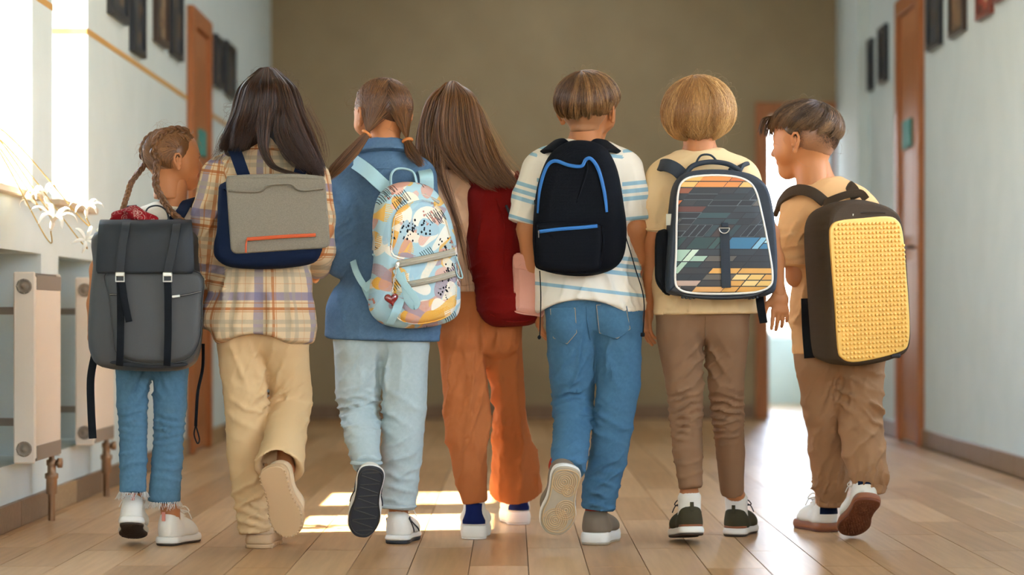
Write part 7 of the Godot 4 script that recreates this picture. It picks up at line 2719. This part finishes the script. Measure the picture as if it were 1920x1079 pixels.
func child_five() -> void:
	child_at(6.49)
	var so := {"l": 0.205, "w": 0.098, "sole": 0.036, "collar": 0.074, "upper": "taupe", "midsole": "sole_white", "outsole": "taupe_sole", "tread": "rings", "treadmat": "sole_tan"}
	var SL := [P(1066, 876, 0.28), Vector3(-24 * ks, -127 * ks, -0.05), Vector3(-0.12, 0.25, -1)]
	var SR := [ground(1112, 6.47), Vector3(0.26, 0, -1), Vector3.UP]
	var AL := ank(SL, so)
	var AR := ank(SR, so)
	var me := person("boy with brown bowl-cut hair, white T-shirt with light blue stripes, blue jeans", 1105, 1020)
	var skin := hx("b8774a")
	var b := body_mesh({
		"neck0": [1100, 235, 0, 30], "neck1": [1096, 285, 0.0, 31], "chest": [1090, 310, 0, 72], "pelvis": [1108, 570, 0, 64],
		"footL": AL, "footR": AR, "legL": [[1068, 590, 0, 34], [1072, 765, -0.05, 26], [1068, 880, 0.18, 16], [1066, 895, 0.2, 16]], "legR": [[1158, 590, 0, 34], [1148, 780, 0, 26], [1120, 970, 0, 16], [1118, 992, 0, 16]],
		"armL": [[1008, 320, 0, 23], [988, 430, 0.02, 18], [994, 500, -0.01, 16], [1008, 580, -0.06, 12]], "armR": [[1178, 320, 0, 23], [1193, 430, 0.02, 18], [1196, 490, -0.02, 16], [1182, 545, -0.14, 12]]}, skin)
	var hc := P(1103, 208, 0.0)
	var bs := yawed(-24, 4)
	var hh := 132 * ks
	head_mesh(b, hc, bs, hh, skin, hx("6a4a30"))
	hand_mesh(b, P(1008, 575, -0.06), Vector3(0.1, -1, -0.3), Vector3(-1, 0, 0.2), Vector3(0, 0, -1), 0.13, [0.3, 0.3, 0.35, 0.4], skin)
	hand_mesh(b, P(1184, 540, -0.13), Vector3(-0.2, -0.5, -1), Vector3(1, 0, 0.2), Vector3(0, 0.6, -0.6), 0.13, [0.4, 0.4, 0.4, 0.4], skin)
	put(b, "body", M.skin, me)
	# hair: bowl cut, nape shaved close
	var hr := RandomNumberGenerator.new()
	hr.seed = 505
	var hb := MB.new()
	hb.uses_col = true
	var ca := hx("4c2f18")
	var cb := hx("a87c4c")
	var q := func(x: float, y: float, z: float) -> Vector3: return hc + bs * Vector3(x, y, z) * hh
	var cc: Vector3 = q.call(0, 0.13, 0.03)
	hair_cap(hb, cc, bs, Vector3(0.42, 0.40, 0.475) * hh, hx("4c2f18"), [[q.call(0, -0.08, 0.1), bs * Vector3(0, -1, -0.12)], [q.call(0, 0.0, -0.10), bs * Vector3(0, -0.7, -0.7)]])
	# shaved stubble below the bowl
	var nf := Field.new()
	nf.oval(q.call(0, 0.10, 0.105), q.call(0, 0.12, 0.06), bs.x, 0.378 * hh, 0.388 * hh, 0.37 * hh, 0.38 * hh, 0.01)
	nf.oval(q.call(0, -0.15, 0.10), q.call(0, -0.27, 0.12), bs.x, 0.24 * hh, 0.245 * hh, 0.225 * hh, 0.235 * hh, 0.04 * hh)
	nf.cut(q.call(0, -0.30, 0.0), bs * Vector3(0, -1, 0))
	nf.cut(q.call(0, 0, 0.10), bs * Vector3(0, 0, -1))
	add_field(hb, nf, 0.006, lin(hx("9f6d48")))
	var crown := Vector3(-0.05, 1, 0.25)
	combed(hb, cc, bs, Vector3(0.43, 0.415, 0.485) * hh, crown, 3300, func(az: float) -> float: return 1.93 - 0.16 * sin(az), ca, cb, hr, {"swirl": 0.35, "puff": 0.05, "curl": 0.35, "layer": 0.06, "clump": 60.0, "r": 0.0009})
	flyaways(hb, cc, Vector3(0.46, 0.46, 0.5) * hh, 72, hx("c39a62").darkened(0.25), hr)
	put(hb, "hair", M.hair, me)
	# T-shirt
	var f := Field.new()
	chain(f, [[1090, 312, 0, 80], [1092, 400, 0, 84], [1100, 500, 0.0, 88], [1108, 560, 0.0, 95], [1108, 592, 0, 97]], 0.04, 0.62)
	f.oval(P(1022, 310, 0), P(1160, 310, 0), Vector3.UP, 28 * ks, 28 * ks, 28 * ks, 28 * ks, 0.05)
	f.oval(P(1096, 274, 0.0), P(1094, 300, 0.0), Vector3.RIGHT, 40 * ks, 38 * ks, 62 * ks, 42 * ks, 0.04, 4)
	chain(f, [[1010, 318, 0, 32], [994, 370, 0.01, 32], [980, 420, 0.015, 30]], 0.014, 1.0)
	chain(f, [[1174, 316, 0, 32], [1186, 370, 0.01, 30], [1190, 416, 0.015, 30]], 0.014, 1.0)
	f.oval(P(1090, 640, -0.3), P(1090, 640, 0.3), Vector3.RIGHT, 110 * ks, 76 * ks, 110 * ks, 76 * ks, 0.008, 8)
	f.cut(P(1105, 592, 0), Vector3(0.06, -1, 0))
	var r := cloth(f, 0.007, folder([[1060, 560, 50, 26, 1.6, 70], [1150, 545, 60, 30, 2.0, 120], [1190, 560, 50, 24, 2.0, 110], [990, 390, 40, 18, 1.2, 70], [1190, 380, 40, 18, 1.2, 100], [1180, 480, 50, 26, 1.6, 80]], 0.8, 55))
	mat("stripes", Color.WHITE, 0.9, {"tex": stripes(), "uv": true})
	var mb := split_uv(r, func(p: Vector3) -> int:
		var e: Array = _px(p)
		if e[0] < 1008 and e[1] < 440: return 1
		if e[0] > 1168 and e[1] < 432: return 2
		return 0,
		func(p: Vector3, reg: int) -> Vector3:
			var e: Array = _px(p)
			var per := 128.0
			if reg == 1: return Vector3(0.5, (e[1] + (e[0] - 990) * -0.30 - 332) / per + 0.0, 100.0)
			if reg == 2: return Vector3(0.5, (e[1] + (e[0] - 1188) * 0.10 - 327) / per + 0.0, 100.0)
			return Vector3(0.5, (e[1] - 332.0 - 30.0 * sin((e[0] - 1100) * 0.004)) / per + 0.0, 100.0))
	put(mb, "striped_t_shirt", M.stripes, me)
	ring_band(me, "neck_band", P(1096, 276, 0.0), Vector3(0, 1, 0.1), 41 * ks, 39 * ks, 0.005, M.white_shirt)
	# jeans
	f = trousers([1112, 540, 0, 88], [1112, 600, 0, 92], [[1068, 620, 0, 44], [1074, 700, -0.03, 44], [1074, 755, -0.05, 40], [1073, 800, 0.03, 35], [1068, 850, 0.12, 35], [1064, 884, 0.18, 32]],
		[[1158, 620, 0, 47], [1160, 720, 0, 41], [1149, 800, 0, 38], [1140, 860, 0, 36], [1126, 915, 0, 35], [1121, 957, 0, 32]], 0.9)
	put(cloth_mb(f, 0.0056, folder([[1070, 765, 42, 15, 2.6, 14], [1095, 775, 36, 14, 2.2, -25], [1070, 830, 40, 18, 1.4, 20], [1130, 925, 45, 18, 1.3, -18], [1120, 945, 40, 16, 1.1, 14], [1135, 880, 45, 22, 1.6, 30], [1150, 790, 50, 28, 1.2, -20], [1110, 660, 50, 24, 1.6, 88], [1070, 690, 50, 28, 1.2, 60], [1155, 690, 50, 28, 1.2, 115]], 0.8, 55)), "jeans", M.denim_five, me)
	var jn: Node = me
	for c in [[[1030, 578], [1080, 576], [1083, 626], [1064, 648], [1036, 636]], [[1116, 570], [1174, 566], [1184, 618], [1158, 637], [1122, 626]]]:
		put(patch(f, c, 0.0012, 0.0022), "back_pocket", M.denim_five, jn)
		var sm := MB.new()
		var line := []
		for k in c.size() + 1: line.append([lerpf(c[k % c.size()][0], (c[0][0] + c[2][0]) * 0.5, 0.07), lerpf(c[k % c.size()][1], 606.0, 0.07)])
		for k in line.size() - 1:
			var a := surf(f, line[k][0], line[k][1], 0.004)
			var e := surf(f, line[k + 1][0], line[k + 1][1], 0.004)
			sm.tube(PackedVector3Array([a, (a + e) * 0.5 + Vector3(0, 0, 0.0012), e]), radii(0.0008), 4)
		put(sm, "pocket_stitching", M.sole_tan, jn).set_meta("kind", "stuff")
	var cs := MB.new()
	cs.tube(seam(f, [[1100, 575], [1101, 600], [1104, 620], [1108, 640]], 0.001), radii(0.0022), 6)
	put(cs, "centre_seam", M.denim_five, jn)
	sock(me, AL, P(1072, 800, 0.0), 0.03, 20 * ks, M.sock_red)
	sock(me, AR, P(1140, 860, 0), 0.03, 20 * ks, M.sock_red)
	shoe(me, SL[0], SL[1], SL[2], so)
	shoe(me, SR[0], SR[1], SR[2], so)
	bag_five()

# ---------------- six: blond bob, cream T-shirt, brown trousers
func child_six() -> void:
	child_at(6.50)
	var so := {"l": 0.205, "w": 0.088, "sole": 0.026, "collar": 0.068, "upper": "olive_canvas", "midsole": "sole_white", "outsole": "sole_brown", "foxing": "gum", "laces": "sole_dark", "tab": "olive_canvas"}
	var SL := [P(1299, 1004, 0.05), Vector3(-0.02, -0.028, -0.2), Vector3(0, 1, 0)]
	var SR := [ground(1375, 6.72), Vector3(0.33, 0, -1), Vector3.UP]
	var AL := ank(SL, so)
	var AR := ank(SR, so)
	var me := person("blond child with a chin-length bob, cream T-shirt, slim brown trousers", 1322, 1020)
	var skin := hx("b8774a")
	var b := body_mesh({
		"neck0": [1312, 250, 0, 28], "neck1": [1312, 300, 0.0, 30], "chest": [1318, 325, 0, 70], "pelvis": [1316, 590, 0, 62],
		"footL": AL, "footR": AR, "legL": [[1278, 610, 0, 32], [1287, 780, 0, 25], [1298, 930, 0.03, 16], [1299, 985, 0.04, 17]], "legR": [[1360, 610, 0, 32], [1364, 780, -0.08, 25], [1373, 935, -0.2, 16], [1374, 975, -0.2, 17]],
		"armL": [[1232, 340, 0, 22], [1224, 450, 0.01, 18], [1222, 520, -0.01, 15], [1215, 585, -0.05, 11]], "armR": [[1402, 340, 0, 22], [1442, 440, 0.02, 18], [1454, 490, 0.03, 16], [1461, 552, 0.04, 12]]}, skin)
	var hc := P(1310, 216, 0.0)
	var bs := yawed(-6, 4)
	var hh := 130 * ks
	head_mesh(b, hc, bs, hh, skin, hx("a8804c"), false)
	hand_mesh(b, P(1215, 580, -0.05), Vector3(-0.04, -1, -0.1), Vector3(-0.9, 0, 0.3), Vector3(0.2, 0, -1), 0.12, [0.2, 0.25, 0.3, 0.35], skin)
	hand_mesh(b, P(1461, 548, 0.04), Vector3(0.05, -1, 0.02), Vector3(0.15, 0.1, 1), Vector3(-1, 0, 0), 0.125, [0.12, 0.3, 0.34, 0.38], skin)
	put(b, "body", M.skin, me)
	# hair
	var hr := RandomNumberGenerator.new()
	hr.seed = 606
	var hb := MB.new()
	hb.uses_col = true
	var ca := hx("9a6a38")
	var cb := hx("e6b878")
	var q := func(x: float, y: float, z: float) -> Vector3: return hc + bs * Vector3(x, y, z) * hh
	var cc: Vector3 = q.call(0, 0.05, 0.03)
	hair_cap(hb, cc, bs, Vector3(0.46, 0.47, 0.49) * hh, hx("9a6a38"), [[q.call(0, -0.38, 0.1), bs * Vector3(0, -1, 0.1)], [q.call(0, -0.1, -0.12), bs * Vector3(0, -0.6, -0.8)]])
	combed(hb, cc, bs, Vector3(0.49, 0.49, 0.52) * hh, Vector3(-0.12, 1, 0.15), 4000, func(az: float) -> float: return 2.46 + 0.09 * sin(az * 7.0) + 0.06 * sin(az * 13.0), ca, cb, hr, {"swirl": 0.4, "puff": 0.05, "curl": 0.35, "layer": 0.09, "clump": 34.0, "wave": 0.10, "r": 0.0009})
	flyaways(hb, cc, Vector3(0.55, 0.53, 0.55) * hh, 102, hx("e6bd82").darkened(0.25), hr)
	put(hb, "hair", M.hair, me)
	# T-shirt
	var f := Field.new()
	chain(f, [[1318, 330, 0, 78], [1322, 420, 0, 84], [1324, 520, 0.0, 94], [1325, 590, 0.0, 102]], 0.04, 0.62)
	f.oval(P(1252, 326, 0), P(1388, 328, 0), Vector3.UP, 28 * ks, 28 * ks, 28 * ks, 28 * ks, 0.05)
	f.oval(P(1312, 288, 0.0), P(1314, 315, 0.0), Vector3.RIGHT, 38 * ks, 36 * ks, 60 * ks, 42 * ks, 0.04, 4)
	chain(f, [[1240, 334, 0, 30], [1231, 385, 0.01, 30], [1228, 436, 0.01, 28]], 0.014, 1.0)
	chain(f, [[1396, 336, 0, 30], [1410, 380, 0.0, 30], [1422, 420, 0.0, 28]], 0.014, 1.0)
	put(cloth_mb(f, 0.007, folder([[1245, 540, 50, 24, 0.9, 80], [1310, 575, 70, 34, 1.4, 95], [1395, 575, 50, 26, 1.4, 85], [1230, 400, 40, 20, 1.4, 80], [1290, 305, 40, 16, 0.8, 20]], 0.7, 55)), "t_shirt", M.cream_shirt, me)
	ring_band(me, "neck_band", P(1312, 288, 0.0), Vector3(0, 1, 0.12), 39 * ks, 37 * ks, 0.005, M.cream_shirt)
	ring_band(me, "sleeve_hem", P(1228, 432, 0.01), Vector3(0.05, 1, 0), 29 * ks, 29 * ks, 0.003, M.cream_shirt)
	# trousers
	f = trousers([1318, 570, 0, 84], [1318, 610, 0, 88], [[1275, 630, 0, 44], [1284, 720, 0, 36], [1286, 780, 0.0, 32], [1289, 850, 0.01, 28], [1296, 917, 0.025, 22]],
		[[1362, 630, 0, 42], [1361, 720, -0.04, 34], [1365, 780, -0.08, 31], [1370, 850, -0.13, 27], [1373, 927, -0.18, 23]], 0.9)
	put(cloth_mb(f, 0.0056, folder([[1285, 770, 40, 13, 2.0, 18], [1285, 795, 36, 12, 1.6, -10], [1365, 770, 40, 13, 2.0, -14], [1365, 800, 36, 12, 1.6, 10], [1310, 690, 45, 20, 1.8, 40], [1340, 680, 40, 20, 1.5, -60], [1290, 870, 40, 20, 0.8, 10]], 0.7, 55)), "trousers", M.brown_trousers, me)
	var bsm := MB.new()
	bsm.tube(seam(f, [[1323, 594], [1323, 620], [1322, 645], [1321, 662]], 0.001), radii(0.0016), 6)
	put(bsm, "centre_seam", M.brown_trousers, me)
	sock(me, AL, P(1289, 850, 0.01), 0.003, 20.5 * ks, M.sock_white)
	sock(me, AR, P(1370, 850, -0.13), 0.003, 20.5 * ks, M.sock_white)
	shoe(me, SL[0], SL[1], SL[2], so)
	shoe(me, SR[0], SR[1], SR[2], so)
	bag_six()

# ---------------- seven: boy looking left, tan T-shirt, khaki joggers
func child_seven() -> void:
	child_at(6.66)
	var so := {"l": 0.21, "w": 0.094, "sole": 0.028, "collar": 0.076, "upper": "shoe_white", "midsole": "gum", "outsole": "gum_dark", "heel_patch": "navy", "tread": "nubs", "treadmat": "gum_dark", "laces": "shoe_white"}
	var SL := [ground(1557, 6.86), Vector3(-0.30, 0, -1), Vector3.UP]
	var SR := [P(1632, 938, 0.12), Vector3(-0.035, -0.112, -0.15), Vector3(0, 0.6, -0.6)]
	var AL := ank(SL, so)
	var AR := ank(SR, so)
	var me := person("boy with short cropped brown hair looking left, tan T-shirt, khaki cuffed trousers", 1585, 1005)
	var skin := hx("bf7d4e")
	var b := body_mesh({
		"neck0": [1528, 315, -0.02, 29], "neck1": [1540, 360, -0.01, 32], "chest": [1555, 385, 0, 66], "pelvis": [1575, 660, 0, 60],
		"footL": AL, "footR": AR, "legL": [[1540, 680, 0, 32], [1548, 800, -0.08, 25], [1560, 945, -0.18, 15], [1560, 965, -0.2, 16]], "legR": [[1612, 680, 0, 32], [1616, 800, 0.0, 25], [1632, 910, 0.06, 16], [1634, 925, 0.05, 16]],
		"armL": [[1490, 395, 0, 22], [1484, 470, 0.03, 18], [1492, 520, 0.02, 17], [1530, 538, -0.10, 12]], "armR": [[1625, 400, 0, 22], [1650, 490, 0, 18], [1640, 550, -0.1, 14], [1625, 570, -0.18, 11]]}, skin)
	var hc := P(1509, 268, -0.02)
	var bs := yawed(56, -2, -3)
	var hh := 138 * ks
	head_mesh(b, hc, bs, hh, skin, hx("6a4a30"))
	hand_mesh(b, P(1526, 537, -0.09), Vector3(0.6, -0.1, -1), Vector3(-1, 0, -0.3), Vector3(0, 1, 0), 0.12, [0.5, 0.5, 0.5, 0.5], skin)
	hand_mesh(b, P(1627, 568, -0.17), Vector3(-0.3, -0.2, -1), Vector3(1, 0, 0), Vector3(0, 1, 0), 0.12, [0.5, 0.5, 0.5, 0.5], skin)
	put(b, "body", M.skin, me)
	# hair: longer on top, fading below
	var hr := RandomNumberGenerator.new()
	hr.seed = 707
	var hb := MB.new()
	hb.uses_col = true
	var ca := hx("3d2918")
	var cb := hx("96704a")
	var q := func(x: float, y: float, z: float) -> Vector3: return hc + bs * Vector3(x, y, z) * hh
	var cc: Vector3 = q.call(0, 0.13, 0.03)
	var nf := Field.new()
	nf.oval(q.call(0, 0.11, 0.10), q.call(0, 0.13, -0.02), bs.x, 0.377 * hh, 0.391 * hh, 0.368 * hh, 0.378 * hh, 0.01)
	nf.oval(q.call(0, -0.12, 0.12), q.call(0, -0.22, 0.14), bs.x, 0.25 * hh, 0.25 * hh, 0.22 * hh, 0.22 * hh, 0.05 * hh)
	nf.cut(q.call(0, -0.20, 0.30), bs * Vector3(0, -1, -0.25))
	nf.cut(q.call(0, 0.02, -0.06), bs * Vector3(0, -0.6, -0.8))
	add_field(hb, nf, 0.006, lin(hx("9a6a48")))
	# short stubble hairs over the faded sides
	for k in 9000:
		var d := Vector3(hr.randfn(0, 1), 0.2 - 0.95 * pow(hr.randf(), 1.5), hr.randfn(0.2, 0.8))
		d = d.normalized()
		if d.z < -0.05 or d.y < -0.62: continue
		var p := cc + bs * (d * Vector3(0.379, 0.385, 0.455) * hh)
		var g := bs * Vector3(d.x * 0.25, -1, d.z * 0.25 + 0.15).normalized()
		strand(hb, PackedVector3Array([p, p + g * 0.003, p + g * 0.006 + bs * d * 0.001]), 0.0005, lin(ca.lerp(cb, hr.randf() * 0.4)), 0.4)
	hair_cap(hb, q.call(0, 0.14, 0.02), bs, Vector3(0.392, 0.395, 0.455) * hh, hx("4d3520"), [[q.call(0, 0.09, 0.1), bs * Vector3(0, -1, 0.30)], [q.call(0, 0.10, -0.10), bs * Vector3(0, -0.72, -0.69)]])
	combed(hb, q.call(0, 0.14, 0.02), bs, Vector3(0.42, 0.415, 0.48) * hh, Vector3(0.08, 1, 0.42), 3300, func(az: float) -> float: return 1.60 + 0.20 * sin(az), ca, cb, hr, {"swirl": 0.5, "puff": 0.07, "curl": 0.15, "layer": 0.08, "clump": 46.0, "wave": 0.06, "r": 0.0009})
	# fringe over the brow
	for k in 150:
		var a := hr.randf_range(-0.30, 0.30)
		var p: Vector3 = q.call(a, 0.44 - a * a, -0.22)
		var tip: Vector3 = q.call(a * 1.2 + hr.randfn(0, 0.02), 0.10 + hr.randf() * 0.06, -0.50 - hr.randf() * 0.05)
		var midp: Vector3 = q.call(a * 1.1, 0.34, -0.47)
		strand(hb, smooth_path([p, midp, tip], 4), 0.0011, tone(ca, cb, hr), 0.4)
	flyaways(hb, cc, Vector3(0.45, 0.46, 0.5) * hh, 72, hx("c9a77c").darkened(0.25), hr)
	put(hb, "hair", M.hair, me)
	# T-shirt
	var f := Field.new()
	chain(f, [[1556, 388, 0, 72], [1560, 470, 0, 74], [1566, 570, 0, 78], [1568, 664, 0, 84]], 0.04, 0.66)
	f.oval(P(1505, 388, 0), P(1610, 392, 0), Vector3.UP, 28 * ks, 28 * ks, 28 * ks, 28 * ks, 0.05)
	f.oval(P(1538, 346, -0.012), P(1546, 374, -0.005), Vector3.RIGHT, 40 * ks, 38 * ks, 60 * ks, 44 * ks, 0.04, 4)
	chain(f, [[1494, 396, 0.0, 32], [1484, 450, 0.03, 30], [1484, 500, 0.03, 29]], 0.014, 1.0)
	chain(f, [[1622, 398, 0, 30], [1640, 460, 0.0, 30], [1645, 500, 0.0, 28]], 0.014, 1.0)
	put(cloth_mb(f, 0.007, folder([[1500, 430, 40, 18, 1.8, 60], [1485, 470, 36, 16, 1.4, 10], [1505, 590, 60, 28, 2.0, 80], [1540, 620, 50, 24, 1.4, 70], [1550, 365, 40, 18, 0.8, 20]], 0.7, 55)), "t_shirt", M.tan_shirt, me)
	ring_band(me, "neck_band", P(1537, 346, -0.012), Vector3(-0.18, 1, 0.05), 41 * ks, 39 * ks, 0.005, M.tan_shirt)
	ring_band(me, "sleeve_hem", P(1484, 496, 0.03), Vector3(0, 1, 0), 30 * ks, 30 * ks, 0.003, M.tan_shirt)
	# trousers
	f = trousers([1575, 640, 0, 82], [1575, 680, 0, 86], [[1535, 690, 0, 44], [1542, 770, -0.05, 36], [1552, 850, -0.12, 35], [1558, 905, -0.16, 36], [1559, 936, -0.18, 28]],
		[[1614, 690, 0, 45], [1613, 770, 0, 43], [1620, 850, 0.02, 41], [1630, 895, 0.04, 35], [1632, 916, 0.045, 29]], 0.9)
	put(cloth_mb(f, 0.0056, folder([[1600, 730, 50, 24, 2.2, -25], [1640, 760, 45, 20, 2.0, -45], [1540, 740, 50, 24, 1.6, 75], [1545, 830, 50, 24, 1.6, 80], [1615, 830, 50, 30, 1.4, 40], [1558, 915, 36, 14, 2.0, 80], [1630, 895, 36, 13, 2.0, 85], [1575, 720, 45, 22, 1.6, 85]], 0.9, 60)), "trousers", M.khaki, me)
	for c in [[1558, 930, -0.18, 952, 27, 0.0], [1631, 908, 0.045, 928, 29, 0.2]]:
		var kf := Field.new()
		kf.oval(P(c[0], c[1], c[2]), P(c[0] + c[5] * 8.0, c[3], c[2]), Vector3.RIGHT, c[4] * ks, c[4] * ks * 0.95, c[4] * ks * 0.95, c[4] * ks * 0.9, 0.01, 6)
		put(cloth_mb(kf, 0.005, folder([[c[0], c[1] + 10, 40, 9, 1.6, 90]], 0.2)), "cuff", M.khaki, me)
	shoe(me, SL[0], SL[1], SL[2], so)
	shoe(me, SR[0], SR[1], SR[2], so)
	bag_seven()
